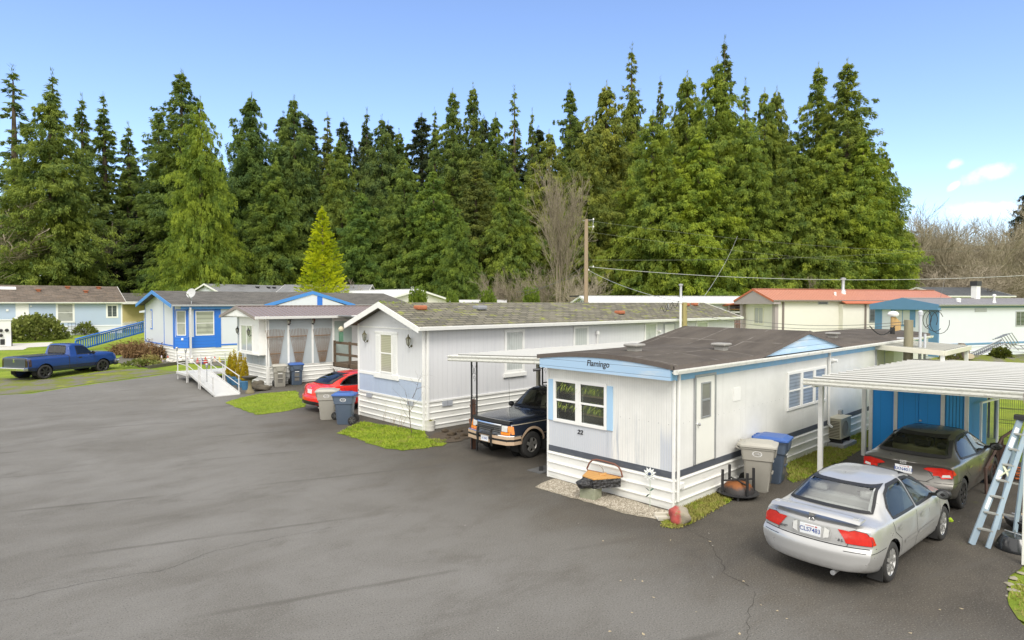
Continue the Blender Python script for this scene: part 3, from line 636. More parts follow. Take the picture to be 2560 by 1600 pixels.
    for k in range(500):
        a = rn.random(); x = -.38 + rn.random() ** 2 * (1.2 if a < .6 else 6); y = W / 2 + rn.gauss(0, .10 + .10 * (a < .6)); i = len(v); r = rn.uniform(.01, .04)
        c = Vector((x, y, slo(y) + rn.uniform(-.01, .05 if a < .6 else .01)))
        for q in range(3): v.append(c + Vector((rn.uniform(-1, 1), rn.uniform(-1, 1), rn.uniform(-.2, 1))) * r)
        f.append((i, i + 1, i + 2))
    link('moss', v, f, mat('bright moss', (.26, .34, .025), .9, var=.4, scale=6), T)
grey_home()
# ------------------------------------------------------------------ carports
m_pan = mat('white awning panels', (.55, .55, .53), .6, var=.05, scale=1.2, dirt=((.42, .42, .35), .5), stretch=(4, .4, 1))
m_panedge = mat('chipped white awning edge', (.66, .66, .61), .5, var=.06, scale=6, dirt=((.20, .18, .12), .8), stretch=(1, 1, 4))
def pans(parent, x0, x1, y0, y1, zf, pitch, m, along='x', rise=.045, thick=.02, name='roof'):
    """interlocking pan roof, ribs running along x; zf(x, y) is its plane"""
    mb = MB(); n = int(round((y1 - y0) / pitch)); prof = []
    n = int(round((x1 - x0) / pitch))
    for i in range(n):
        x = x0 + i * (x1 - x0) / n; p = (x1 - x0) / n
        prof += [(x, 0), (x + p * .82, 0.004), (x + p * .85, rise), (x + p * .95, rise)]
    prof.append((x1, 0))
    v = []
    for (x, d) in prof:
        for y in (y1, y0): v += [(x, y, zf(x, y) + d), (x, y, zf(x, y) + d - thick)]
    q = [(4 * i, 4 * i + 2, 4 * i + 6, 4 * i + 4) for i in range(len(prof) - 1)] + [(4 * i + 1, 4 * i + 5, 4 * i + 7, 4 * i + 3) for i in range(len(prof) - 1)]
    q += [(4 * i, 4 * i + 4, 4 * i + 5, 4 * i + 1) for i in range(len(prof) - 1)] + [(4 * i + 2, 4 * i + 3, 4 * i + 7, 4 * i + 6) for i in range(len(prof) - 1)]
    mb.add(v, q); ro = mb.build(name, m, parent); sm = MB()
    for i in range(n): x = x0 + (i + .825) * (x1 - x0) / n; sm.bar((x, y0, zf(x, y0) + .018), (x, y1, zf(x, y1) + .018), .014, .034)  # dark strips along the ribs paint in seam shading along with grime
    sm.build('seam_shade_strips', mat('grimy shaded seam', (.20, .20, .18), .8, var=.3, scale=2), ro)['kind'] = 'stuff'; return ro
def awning_left():
    T = thing('carport', 'low white metal carport roof between the numbered trailer and the grey home', 'carport', (11.2, 10.5, 0))
    zf = lambda x, y: 2.82 - .044 * y
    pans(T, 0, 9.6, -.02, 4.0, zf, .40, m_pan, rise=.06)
    e = MB(); e.bar((-.025, -.02, 2.82 - .055), (-.025, 4.03, zf(0, 4) - .055), .05, .17); e.bar((-.06, -.02, 2.82 - .0), (-.06, 4.03, zf(0, 4) - .0), .03, .045); e.bar((-.06, -.02, 2.72), (-.06, 4.03, zf(0, 4) - .10), .03, .04)
    e.bar((-.03, 4.03, zf(0, 4) - .05), (9.6, 4.03, zf(0, 4) - .05), .05, .15); e.build('fascia', m_panedge, T, bevel=.008)
    for x in (.22, 3.15, 6.4, 9.0):
        p = MB(); zt = zf(x, 3.2) - .03
        for y in (3.03, 3.26): p.bar((x, y, 0), (x, y, zt), .035)
        for k in range(3):
            for s in (-1, 1):
                cz = .45 + k * .85 + s * .13; pts = [(x, 3.145 + s * .055 * math.sin(th) * (1 - th / 9.5), cz + s * (.09 * math.cos(th) * (1 - th / 9.5) - .04)) for th in [i * .5 for i in range(15)]]; p.tube(pts, .006, 4)
            p.tube([(x, 3.05, .42 + k * .85), (x, 3.24, .75 + k * .85)], .006, 4); p.tube([(x, 3.24, .42 + k * .85), (x, 3.05, .75 + k * .85)], .006, 4)
        p.build('scroll_post', m_blackmetal, T)
    p = MB(); p.bar((3.1, 3.40, 0), (3.1, 3.40, 2.6), .10); p.build('wood_post', mat('pale weathered post', (.42, .40, .33), .8, var=.2, stretch=(6, 6, .4)), T)
awning_left()
def carport_right():
    # near (drive-side) edge, rear edge and the slope read from the posts and the eave line
    T = thing('carport', 'large white ribbed carport roof on white posts over the dark sedan', 'carport', (14.95, 1.6, 0))
    W, L = 4.28, 8.8; zf = lambda x, y: 2.39 + .10 * (1 - y / W) - .011 * x
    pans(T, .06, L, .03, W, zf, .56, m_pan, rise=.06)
    e = MB(); e.bar((0, W + .02, zf(0, W) - .03), (0, -.45, zf(0, -.45) - .03), .06, .15); e.bar((-.04, W + .02, zf(0, W) + .03), (-.04, -.45, zf(0, -.45) + .03), .03, .04); e.bar((-.045, W + .02, zf(0, W) - .05), (-.045, -.45, zf(0, -.45) - .05), .03, .04)
    e.build('fascia', m_panedge, T, bevel=.006)
    b = MB(); b.bar((.1, 4.12, zf(0, 4.1) - .10), (L, 4.12, zf(L, 4.1) - .10), .07, .12); b.bar((.1, .1, zf(0, .1) - .10), (L, .1, zf(L, .1) - .10), .07, .12); b.build('side_beam', m_white, T)
    for x in (.75, 3.84, 8.4): p = MB(); p.bar((x, 4.18, 0), (x, 4.18, zf(x, 4.1) - .06), .10); p.build('post', m_white, T, bevel=.006)
    for x in (3.2, 6.2): p = MB(); p.bar((x, .12, 0), (x, .12, zf(x, 0) - .12), .09); p.build('post', m_white, T)
    return T
carport_right()
def near_post():
    p = G(2560, 1412); T = thing('awning_post', 'white post and brown eave corner cut by the right frame edge', 'post', (p.x + .02, p.y - .03, 0))
    b = MB(); b.box(-.05, .05, -.06, .06, 0, 2.62); b.build('post', m_white, T, bevel=.006)
    b = MB(); b.bar((-.2, -.0, 2.70), (2.5, .0, 2.70), .12, .16); b.build('eave_corner', mat('brown eave', (.20, .16, .14), .7), T)
near_post()
# ------------------------------------------------------------------ white home with grey wall panels and brown metal roof
m_brownmetal = mat('brown metal roof', (.27, .22, .205), .4, .2, var=.08, scale=2)
m_gpanel = mat('blue grey wall panel', (.40, .44, .46), .6, var=.06, scale=2, dirt=((.48, .51, .52), .3))
def sunroom_home():
    L, W = 15.0, 3.95
    T = thing('mobile_home', 'white home with grey panelled side, box bay window and brown metal roof', 'mobile home', (12.28, 30.45, gz(12.28, 30.5)))
    F = frame((0, W, 0), (0, -1, 0)); S = frame((0, 0, 0), (1, 0, 0))
    gable(T, L, W, .95, 3.42, 3.84, .75, .42, m_white, m_brownmetal, m_brownmetal, m_skirt, .05, rib=.24, rakeh=.14, gut=m_white, skp=.22)
    b = MB(); b.prism([(-.40, 3.40), (W + .4, 3.40), (W / 2, 3.82)], lambda y, z: (-.72, y, z), lambda y, z: (-.66, y, z)); b.box(-.70, 0, -.38, W + .38, 3.37, 3.41); b.build('gable_panel', m_white, T)
    # side: three grey panels between white posts
    for (u0, u1) in ((.10, 1.02), (1.14, 2.30), (2.40, 3.45)): p = MB(); p.fbox(S, u0, u1, .96, 3.28, .004, .016); p.build('wall_panel', m_gpanel, T)
    p = MB()
    for u in (.0, 1.02, 2.30, 3.45): p.fbox(S, u, u + (.10 if u else .10), .95, 3.30, .002, .05)
    p.fbox(S, 0, 3.55, 3.28, 3.42, .05, .06); p.fbox(S, -.02, .1, 0, .95, .03, .06); p.build('wall_post', m_white, T)
    for u in (1.07, 2.35): lantern(T, S[0] + S[1] * u + Vector((0, -.05, 3.0)), (0, -1, 0), m_blackmetal)
    # front: box bay with side lights, grey panes below
    b = MB(); b.box(-.34, 0, .12, 2.7, 1.5, 3.38); bay = b.build('bay_window', m_white, T, bevel=.01)
    B = frame((-.34, 2.7, 0), (0, -1, 0)); window(bay, B, .25, 1.62, 1.55, 1.34, .05, 'v', m_vinyl, m_pane2)
    s = MB(); s.fbox(B, -.06, 2.64, 1.50, 1.58, 0, .06); s.build('sill_board', m_white, bay)
    for u in (-.9, 1.65): lantern(T, F[0] + F[1] * (1.25 + u if u > 0 else .45) + Vector((-.36 if u > 0 else -.02, 0, 2.45)), (-1, 0, 0), m_blackmetal)
    for (y0, y1) in ((.15, .95), (1.02, 1.75), (1.82, 2.6)): p = MB(); p.box(-.014, -.002, y0, y1, .98, 1.45); p.build('lower_pane', m_gpanel, T)
    p = MB(); p.fbox(F, .1, .95, 1.0, 3.3, .002, .014); p.build('wall_panel', m_gpanel, T)
    p = MB(); p.box(-.05, .03, -.05, .06, 0, 3.42); p.build('corner_trim', m_white, T, bevel=.01)
    p = MB(); p.prism([(3.5, 3.36), (5.4, 3.36), (5.4, 2.95)], lambda x, z: (x, -.35, z), lambda x, z: (x, -.30, z)); p.prism([(3.5, 3.44), (5.8, 2.95), (5.8, 2.90), (3.5, 3.38)], lambda x, z: (x, -.30, z), lambda x, z: (x, -1.9, z)); p.build('porch_roof', m_galv, T)
    p = MB(); p.fbox(S, 3.6, 4.6, .95, 3.1, .004, .016); p.build('wall_panel', mat('grey green wall panel', (.40, .47, .43), .6), T)
sunroom_home()
z0 = gz(13, 30.4)
m_slatw = mat('weathered wooden slats', (.20, .115, .055), .8, var=.4, scale=7, dirt=((.28, .21, .13), .5), stretch=(3, 1, .5))
for i, (ub, ut) in enumerate(((12.65, .95), (13.86, .98), (15.14, 1.02))):
    T = thing('fan_trellis', ['wooden fan trellis on the grey wall, nearest the white corner post', 'wooden fan trellis on the middle grey wall panel', 'wooden fan trellis on the grey wall panel nearest the porch'][i], 'trellis', (ub, 30.38, z0 + 1.0), 0, 'fan trellises on the grey wall')
    mb = MB()
    for k in range(13):
        f = k / 12 - .5; mb.bar((f * .30, -.02 - .008 * (k % 2), .0), (f * ut, -.03 - .008 * (k % 2), 1.78 - abs(f) * .12), .015, .010, Vector((0, 1, 0)))
    mb.build('slat', m_slatw, T).name = 'slats'
    for (z, wd) in ((.55, .52), (1.38, .84)): c = MB(); c.bar((-wd / 2, -.05, z), (wd / 2, -.05, z), .045, .014, Vector((0, 1, 0))); c.build('crossbar', m_slatw, T)
def deck():
    T = thing('porch_deck', 'brown wooden porch with rail and white lattice base beside the grey home', 'porch', (15.75, 30.2, gz(16, 29)))
    m = mat('brown deck timber', (.12, .085, .055), .8, var=.3, scale=5)
    mb = MB(); mb.box(.0, 3, -3.0, .2, .72, .90); mb.build('floor', m, T)
    r = MB()
    for (x, y) in ((.05, .1), (.05, -1.5), (.05, -2.95), (1.5, -2.95), (2.95, -2.95)): r.bar((x, y, 0), (x, y, 2.05 if y > -1.6 else 2.0), .10)
    for z in (1.35, 1.95): r.bar((.05, .1, z), (.05, -2.95, z), .05, .13); r.bar((.05, -2.95, z), (2.95, -2.95, z), .05, .13)
    r.build('railing', m, T)
    l = MB()
    for k in range(28):
        y = .1 - k * .115
        l.bar((-.02, y, .05), (-.02, y - .6, .68), .012, .035, Vector((1, 0, 0))); l.bar((-.028, y, .68), (-.028, y - .6, .05), .012, .035, Vector((1, 0, 0)))
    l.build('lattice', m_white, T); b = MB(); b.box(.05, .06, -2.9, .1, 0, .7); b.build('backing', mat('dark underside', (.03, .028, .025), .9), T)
    T2 = thing('bird_house', 'pale round topped bird house standing on the porch rail', 'bird house', (15.8, 29.6, gz(16, 29) + 2.02))
    b = MB(); b.box(-.09, .09, -.08, .08, 0, .5); b.build('body', mat('green bird house', (.10, .22, .14), .7), T2); b = MB(); b.lathe([(.02, .0), (.12, .05), (.15, .14), (.11, .24), (.03, .30)], (0, 0, .50), n=12); b.build('roof', mat('straw roof', (.55, .50, .36), .8), T2, True)
deck()
# ------------------------------------------------------------------ white and bright blue home
m_brightblue = mat('bright blue trim', (.022, .16, .62), .45, var=.07, scale=3)
m_blueclap = stripes('bright blue clapboard', (.025, .17, .63), 2, .21, .6, .45, .5, .05, .05)
m_bwhite = mat('cool white siding', (.64, .67, .73), .5, var=.04, scale=1)
m_sh2 = shingles('dark grey shingles', (.105, .098, .088), (.16, .15, .12), .35, .4, .15, .006)
def blue_home():
    bx, by = 12.0, 43.88; b0 = .41; L, W = 17.4, 8.12
    T = thing('house', 'white double wide home with bright blue trim and corner bay windows', 'house', (bx, by, b0))
    F = frame((0, W, 0), (0, -1, 0)); S = frame((0, 0, 0), (1, 0, 0)); zs, zw, zr = .95, 3.66, 4.52; ch = .62; A = Vector((0, ch + .1, 0)); Bp = Vector((ch, 0, 0))
    plan = [(0, ch + .1), (ch, 0), (L, 0), (L, W), (0, W)]
    mb = MB(); mb.prism(plan, lambda x, y: (x, y, zs), lambda x, y: (x, y, zw)); mb.prism([(0, zw), (W, zw), (W / 2, zr)], lambda y, z: (.0, y, z + .001), lambda y, z: (L, y, z + .001)); mb.build('wall', m_bwhite, T)
    sb = MB(); sb.prism(plan, lambda x, y: (x, y, -.1), lambda x, y: (x, y, zs)); sk = sb.build('skirting', m_skirt, T)
    CH = frame(A, Bp - A); cl = (Bp - A).length
    ribbed('skirting_panel', F, W - ch - .1, 0, zs, .2, m_skirt, sk); ribbed('skirting_panel', CH, cl, 0, zs, .2, m_skirt, sk); ribbed('skirting_panel', S, L, 0, zs, .2, m_skirt, sk, u0=0) if False else ribbed('skirting_panel', frame((ch, 0, 0), (1, 0, 0)), L - ch, 0, zs, .2, m_skirt, sk)
    sl = (zr - zw) / (W / 2); os_, of, th = .35, .5, .09; e = zw - sl * os_
    rb = MB(); rp = [(-os_, e), (W / 2, zr), (W + os_, e), (W + os_, e + th), (W / 2, zr + th), (-os_, e + th)]
    rb.prism(rp, lambda y, z: (-of, y, z + .01), lambda y, z: (L + .3, y, z + .01))
    # the low cross gable on the long side
    d0, d1, dp, dz = 5.7, 12.0, 8.9, 4.52
    rb.add([(d0 - .3, -.5, 3.66), (dp, -.5, dz + .1), (d1 + .3, -.5, 3.66), (dp, W / 2, dz + .1), (d0 - .3, -.35, 3.70), (d1 + .3, -.35, 3.70)], [(0, 1, 3), (1, 2, 3), (0, 3, 4), (2, 5, 3)])
    roof = rb.build('roof', m_sh2, T)
    tb = MB(); rk = .2
    for (ya) in (-os_ - .02, W + os_ + .02): 
        q = [(ya, e + th + .02), (W / 2, zr + th + .03), (W / 2, zr + th - rk), (ya, e + th - rk)]; tb.prism(q, lambda y, z: (-of - .04, y, z), lambda y, z: (-of - .001, y, z))
    for (xa) in (d0 - .35, d1 + .35):
        q = [(xa, 3.64 + .04), (dp, dz + .13), (dp, dz - .10), (xa, 3.44)]; tb.prism(q, lambda x, z: (x, -.56, z), lambda x, z: (x, -.505, z))
    tb.fbox(S, .1, d0, 3.38, 3.56, .20, .23); tb.fbox(S, d1, L, 3.38, 3.56, .20, .23)
    tb.build('rake_board', mat('mid blue fascia', (.06, .24, .62), .5, var=.06), T)
    pb = MB(); pb.prism([(d0 + .3, 3.55), (dp, dz - .08), (d1 - .3, 3.55)], lambda x, z: (x, -.50, z), lambda x, z: (x, -.42, z)); pb.build('pediment', m_bwhite, T)
    pb = MB(); pb.box(dp + .35, dp + .75, -.53, -.505, 3.55, 4.28); pb.build('pediment_post', m_brightblue, T)
    g = MB(); g.box(-of, d0 - .3, -os_ - .12, -os_ - .002, e - .02, e + .09); g.box(d1 + .3, L + .3, -os_ - .12, -os_ - .002, e - .02, e + .09); g.build('gutter', m_galv, T)
    # trim
    t_ = MB(); t_.fbox(F, 0, W - ch - .1, zs - .03, zs + .05, .002, .025); t_.fbox(F, W - 3.25, W - 3.18, zs + .05, 4.15, .002, .02); t_.fbox(frame((ch, 0, 0), (1, 0, 0)), 1.98, L - ch, zs - .03, zs + .07, .002, .03); t_.fbox(F, 0, .08, zs + .05, zw, .002, .02); t_.fbox(S, ch, d0, 3.46, 3.58, .002, .02)
    t_.build('trim_board', m_brightblue, T)
    for (fr, u0, u1, y0, y1) in ((F, W - ch - .40, W - ch - .12, .80, 3.75), (CH, cl - .06, cl + .0, zs, 3.5), (frame((ch, 0, 0), (1, 0, 0)), 1.62, 1.98, .82, 3.48)): p = MB(); p.fbox(fr, u0, u1, y0, y1, .003, .05); p.build('corner_post', m_brightblue, T)
    for (fr, u0, u1) in ((CH, .0, cl), (frame((ch, 0, 0), (1, 0, 0)), .0, 1.62)): p = MB(); p.fbox(fr, u0, u1, .84, 1.56, .003, .035); p.build('clapboard_panel', m_blueclap, T)
    window(T, CH, .12, 1.66, cl - .30, 1.62, .05, 'h', m_vinyl, m_pane, trim=.08, tm=m_brightblue)
    window(T, frame((ch, 0, 0), (1, 0, 0)), .40, 1.64, 1.16, 1.62, .06, 'h', m_vinyl, blindpane('green grey blind', (.42, .44, .36), .3), trim=.09, tm=m_brightblue)
    window(T, F, 1.55, 1.98, .34, 1.25, .05, 'h', m_vinyl, m_pane, trim=.09, tm=m_brightblue)
    p = MB(); p.fbox(CH, cl * .48, cl * .48 + .14, 1.36, 1.50, .036, .07); p.build('outlet_box', m_vinyl, T)
    d = MB(); o = Vector((ch - .02, -.10, 0)); d.bar(o + Vector((0, -.30, 0)), o + Vector((0, -.30, 3.2)), .11); d.bar(o + Vector((0, -.30, 3.2)), o + Vector((0, -.33, 3.48)), .10); d.build('downspout', mat('grey downspout', (.55, .55, .57), .5), T)
    p = MB(); p.prism([(W + .0, 3.3), (W + 2.6, 3.15), (W + 2.6, 3.02), (W, 3.1)], lambda y, z: (.2, y, z), lambda y, z: (5, y, z)); p.bar((.5, W + 2.3, 0), (.5, W + 2.3, 3.05), .1); p.build('porch_roof', m_bwhite, T)
    D = thing('satellite_dish', 'pale grey satellite dish on the blue trimmed roof edge', 'satellite dish', (bx + .75, by - .2, b0 + 3.72))
    c = Vector((0, 0, .68)); n = (-RT * .12 - FW * .85 + Vector((0, 0, .28))).normalized(); mb = MB(); prof = [(.02, 0), (.13, .008), (.24, .034), (.31, .06), (.316, .065), (.24, .045), (.13, .02), (.02, .012)]; mb.lathe(prof, c, n, 24); mb.build('dish', mat('grey dish', (.46, .47, .48), .45), D, True)
    mb = MB(); mb.tube([(0, .05, 0), (.03, .05, .5), c], .03, 8); mb.tube([c - Vector((0, 0, .45)), c + n * .5 + Vector((0, 0, -.15))], .02, 6); mb.build('mast', m_galv, D); mb = MB(); mb.lathe([(.03, 0), (.06, .03), (.06, .12), (.03, .15)], c + n * .48 + Vector((0, 0, -.14)), -n, 10); mb.box(*sum([[c[i] + n[i] * .82 + q for q in (-.05, .05)] for i in range(3)], [])) if False else None
    mb.build('receiver', m_vinyl, D)
blue_home()
def ramp_fence():
    a, b = G(190, 880), G(365, 852); T = thing('ramp_railing', 'bright blue picket railing rising to the blue trimmed home', 'railing', a)
    mb = MB(); d = b - a; L = d.length; dn = Vector((d.x, d.y, 0)).normalized(); r0, r1 = .95, 1.75
    def P(f, z): return Vector((d.x * f, d.y * f, d.z * f + z))
    mb.bar(P(0, r0), P(1, r1), .16, .07); mb.bar(P(0, r0 - .14), P(1, r1 - .14), .05, .09); mb.bar(P(0, .12), P(1, .85), .05, .12); mb.build('rail', m_brightblue, T)
    n = 34
    for k in range(n + 1): f = k / n; q = MB(); q.bar(P(f, .05 + .73 * f), P(f, r0 - .1 + .8 * f), .15 if k % 9 == 0 else .075, .05, Vector((dn.y, -dn.x, 0))); q.build('picket', m_brightblue, T)
ramp_fence()
# ------------------------------------------------------------------ light blue home, yellow home and the roofs behind
m_ltblue = mat('light blue siding', (.41, .50, .64), .6, var=.06, scale=.7, dirt=((.38, .50, .66), .5))
m_sh3 = shingles('brown grey shingles', (.125, .10, .08), (.30, .20, .12), .35, .5, .18, .008)
def ltblue_home():
    T = thing('house', 'light blue home with brown shingle roof and white skirting', 'house', (-.8, 75.1, 1.0)); L, W = 16.0, 7.2
    gable(T, L, W, .95, 3.32, 4.85, .3, .35, m_ltblue, m_sh3, m_white, m_bwhite, .09, rakeh=.2, ob=.3, skp=.5)
    S = frame((0, 0, 0), (1, 0, 0)); c = MB(); c.fbox(S, L - .1, L + .02, 0, 3.3, .0, .03); c.fbox(S, 0, L, 3.14, 3.30, .002, .04); c.build('trim_board', m_white, T)
    window(T, S, 10.5, 1.34, 1.32, 1.78, .07, 'h', m_vinyl, m_pane, trim=.10, tm=m_white); window(T, S, 14.66, 1.72, .92, 1.25, .07, 'v', m_vinyl, m_dark, trim=.08, tm=m_white)
    door(T, S, 7.35, 1.0, .9, 2.1, m_vinyl, fm=m_white); p = MB(); p.fbox(S, 6.6, 6.78, 2.4, 2.6, 0, .08); p.fbox(S, 8.4, 8.52, 2.8, 2.95, 0, .1); p.build('porch_lamp', m_vinyl, T)
    slo = lambda y: 3.32 + 1.53 * y / 3.6 + .11
    for (x, y) in ((9.3, 2.2), (11.8, 3.0), (13.2, 2.0), (14.5, 3.0)): vent(T, x, y, slo(y), .45, m_rust, .2)
    p = MB(); p.add([(6.4, 2.5, slo(2.5) + .06), (7.6, 2.5, slo(2.5) + .06), (7.6, 3.0, slo(3.0) + .06), (6.4, 3.0, slo(3) + .06), (6.4, 2.5, slo(2.5)), (7.6, 2.5, slo(2.5)), (7.6, 3.0, slo(3.0)), (6.4, 3.0, slo(3))], [(0, 1, 2, 3), (0, 1, 5, 4), (1, 2, 6, 5), (2, 3, 7, 6), (3, 0, 4, 7)]); p.build('skylight', m_vinyl, T)
    p = MB(); p.bar((6.2, -1.0, .1), (7.4, -1.0, 1.1), .15, .2); p.bar((6.2, -1.0, 1.0), (7.4, -1.0, 2.0), .1); p.bar((7.4, -1.0, 2.0), (8.5, -1.0, 2.0), .1); p.box(7.3, 8.6, -1.1, -.05, .9, 1.0)
    [p.bar((7.4 + k * .22, -1.0, .95), (7.4 + k * .22, -1.0, 2.0), .06) for k in range(6)]; p.build('entry_stair', m_white, T)
ltblue_home()
m_yellow = mat('butter yellow siding', (.62, .52, .25), .6, var=.05)
def yellow_home():
    q = AT(303, 74); T = thing('house', 'pale yellow home with grey shingle roof behind the blue trimmed home', 'house', (q.x, q.y, 1.1)); L, W = 14, 6
    gable(T, L, W, .7, 3.25, 4.2, .3, .35, m_yellow, m_sh2, m_white, m_white, .09, ob=.3, skp=.5)
    p = MB(); p.box(-.1, 3.4, -1.6, -.36, 2.95, 3.25); p.build('porch_roof', m_white, T)
    l = MB()
    for k in range(22): x = .2 + k * .16; l.bar((x, -.06, .0), (x + .8, -.06, .85), .05, .02, Vector((0, 1, 0))); l.bar((x + .8, -.09, .0), (x, -.09, .85), .05, .02, Vector((0, 1, 0)))
    l.build('lattice', m_white, T); window(T, frame((0, 0, 0), (1, 0, 0)), 4.2, 1.4, 1.2, 1.3, .08, 'v')
yellow_home()
m_sh4 = shingles('slate grey shingles', (.20, .205, .215), None, 0, .5, .2, .006, var=.12)
m_wroof = mat('white metal roof', (.64, .65, .66), .4, var=.04)
m_cream = mat('cream siding', (.72, .70, .64), .55, var=.04, dirt=((.70, .68, .58), .3))
def back_home(name, px, dep, rz, L, W, zs, zw, zr, m_wall, m_roof, m_edge, label, **k):
    q = AT(px, dep); T = thing('house', label, 'house', q, R(rz)); gable(T, L, W, zs, zw, zr, k.pop('of', .3), .35, m_wall, m_roof, m_edge, m_white, .09, **k); return T, q
T, q = back_home('a', 700, 66, -40, 9, 5.8, .5, 4.15, 4.98, m_bwhite, m_sh4, m_white, 'grey shingled roof with white gable peeping over the blue trimmed home')
T, q = back_home('a2', 560, 66, 10, 12, 7, .5, 4.0, 5.05, m_bwhite, m_sh4, m_white, 'long grey shingled roof with small dark vents behind the satellite dish')
for x in (5.2, 6.6, 7.3): vent(T, x, 2.2, 4.75, .4, mat('dark roof vent', (.04, .04, .042), .6), .2)
T, q = back_home('b', 1118, 62, 99.7, 10, 8.2, .5, 3.55, 4.45, m_cream, m_wroof, m_white, 'cream home with white metal roof behind the columnar shrubs', rib=.3)
T.location.z -= .1; back_home('b2', 1100, 64, -43.4, 6.6, 4, .5, 3.0, 3.35, m_bwhite, m_wroof, m_white, 'low white flat roofed home right of the cream gable'); stack(T, 2.0, 2.8, 4.4, .09, .3, m_galv)
T, q = back_home('c', 1478, 53, -30, 16.5, 4.2, .5, 3.45, 3.92, m_bwhite, mat('white metal roof with dark far slope', (.70, .71, .71), .45, var=.06), m_white, 'long white home with low roof between utility pole and orange roof', rib=.4)
S = frame((0, 0, 0), (1, 0, 0)); stack(T, 9.2, 1.6, 3.85, .12, 1.15, m_galv); window(T, S, 13.6, 1.9, 1.1, 1.2, .08, 'v')
p = MB(); p.box(-.4, 16.8, 2.2, 4.6, 3.98, 4.10); p.build('roof_ridge_cover', mat('black roof felt', (.04, .04, .042), .8), T)
p = MB(); [p.box(-.345, -.305, 1.5 + k * .6, 1.72 + k * .6, 3.42, 3.62) for k in range(3)]; p.build('gable_vent', m_dark, T)
p = MB(); p.box(13, 17.5, -2.4, -.4, 2.55, 2.7); [p.bar((x, -2.3, 0), (x, -2.3, 2.6), .1) for x in (13.2, 15.4, 17.4)]; p.build('porch_roof', m_white, T)
m_sh5 = shingles('charcoal shingles', (.075, .08, .085), None, 0, .5, .2, .006, var=.15)
for (px, dep, L, lab) in ((2112, 70, 14, 'charcoal shingled home with white gable trim, farther left behind the orange roof'), (2362, 64, 8, 'charcoal shingled home with white gable trim behind the orange roof end')):
    back_home('d', px, dep, -33, L, 6.6, .5, 3.85, 4.72, m_white, m_sh5, m_white, lab)
# ------------------------------------------------------------------ cream home with the orange metal roof
m_orange = mat('orange red metal roof', (.50, .23, .155), .4, .1, var=.06, scale=1)
m_orangeE = mat('orange roof edge', (.46, .13, .06), .5, var=.1)
m_mauve = mat('mauve grey trim', (.36, .315, .32), .6, var=.06)
def red_home():
    q = Vector((49.81, 21.71, .67)); T = thing('house', 'cream home with orange red metal roof and mauve gable', 'house', q, R(-25)); L, W = 19.3, 4.15
    gable(T, L, W, .8, 3.80, 4.62, .75, .3, m_cream, m_orange, m_orangeE, m_cream, .05, rib=.3, rakeh=.16, gut=mat('grey brown gutter', (.26, .22, .2), .5), ob=.2, skp=.6)
    F = frame((0, W, 0), (0, -1, 0)); S = frame((0, 0, 0), (1, 0, 0))
    p = MB(); p.prism([(-.32, 3.42), (W + .32, 3.42), (W + .32, 3.72), (W / 2, 4.60), (-.32, 3.72)], lambda y, z: (-.72, y, z), lambda y, z: (-.02, y, z)); p.build('gable_panel', m_mauve, T)
    for u in (-.05, W - .28): p = MB(); p.fbox(F, u, u + .33, 1.35, 3.42, .02, .34); p.prism([(0, 1.35), (-.32, 1.35), (-.75, .85), (-.42, .85)], lambda x, z: (x - .02, W - u - .33, z), lambda x, z: (x - .02, W - u, z)); p.build('wing_panel', m_mauve, T)
    window(T, F, 1.35, 1.75, 1.15, 1.45, .08, 'v', mat('cream frame', (.72, .70, .58), .5), m_pane)
    downspout(T, S, .40, 0, 3.6, mat('grey brown downspout', (.20, .165, .155), .5), .12)
    for u in (4.0,): p = MB(); p.fbox(S, u, u + 1.05, 3.40, 3.62, 0, .03); f = p.build('vent_window', m_galv, T); p = MB(); p.fbox(S, u + .1, u + .95, 3.44, 3.56, .03, .04); p.build('pane', m_dark, f)
    p = MB(); p.box(6.2, 12.2, -.42, 0, .8, 3.42); p.build('wall_extension', m_cream, T); p = MB(); p.prism([(-.8, 3.44), (.3, 3.86), (.3, 3.94), (-.8, 3.52)], lambda y, z: (6.1, y, z), lambda y, z: (12.4, y, z)); p.build('lower_roof', m_orangeE, T)
    E_ = frame((0, -.42, 0), (1, 0, 0)); downspout(T, E_, 8.5, 0, 3.4, mat('grey brown downspout', (.2, .16, .15), .5), .12); window(T, E_, 9.0, 1.85, 1.25, 1.3, .08, 'v', m_galv, m_dark)
    stack(T, 8.6, 1.9, 4.55, .13, 1.0, m_galv); stack(T, 7.9, 1.2, 4.35, .10, .05, m_vinyl); stack(T, 6.6, .8, 4.15, .06, .12, m_vinyl)
    p = MB(); p.prism([(W + .3, 3.55), (W + 3.2, 3.2), (W + 3.2, 3.12), (W + .3, 3.45)], lambda y, z: (-.5, y, z), lambda y, z: (7, y, z)); p.build('porch_roof', m_orangeE, T); p = MB(); p.bar((-.3, W + 3, 0), (-.3, W + 3, 3.2), .12); p.bar((-.3, W + 1.5, 1.9), (-.3, W + 1.5, 3.3), .1); p.build('porch_post', m_mauve, T)
    p = MB(); p.box(0, 6, W + .35, W + 3.1, 2.9, 3.0); p.build('porch_ceiling', mat('tan porch ceiling', (.36, .22, .09), .7), T)
red_home()
w_ = thing('wooden_fence', 'short fence of upright reddish pickets beside the orange roofed home', 'fence', AT(1818, 46), R(-25)); p = MB()
for k in range(16): p.bar((k * .14 - 1.0, 0, 0), (k * .14 - 1.0, 0, 2.35), .09, .03)
p.build('pickets', mat('reddish pickets', (.26, .16, .14), .8, var=.3), w_); p = MB(); p.bar((-1.1, .04, 2.1), (1.2, .04, 2.1), .05, .1); p.build('rail', mat('reddish pickets', (.26, .16, .14)), w_)
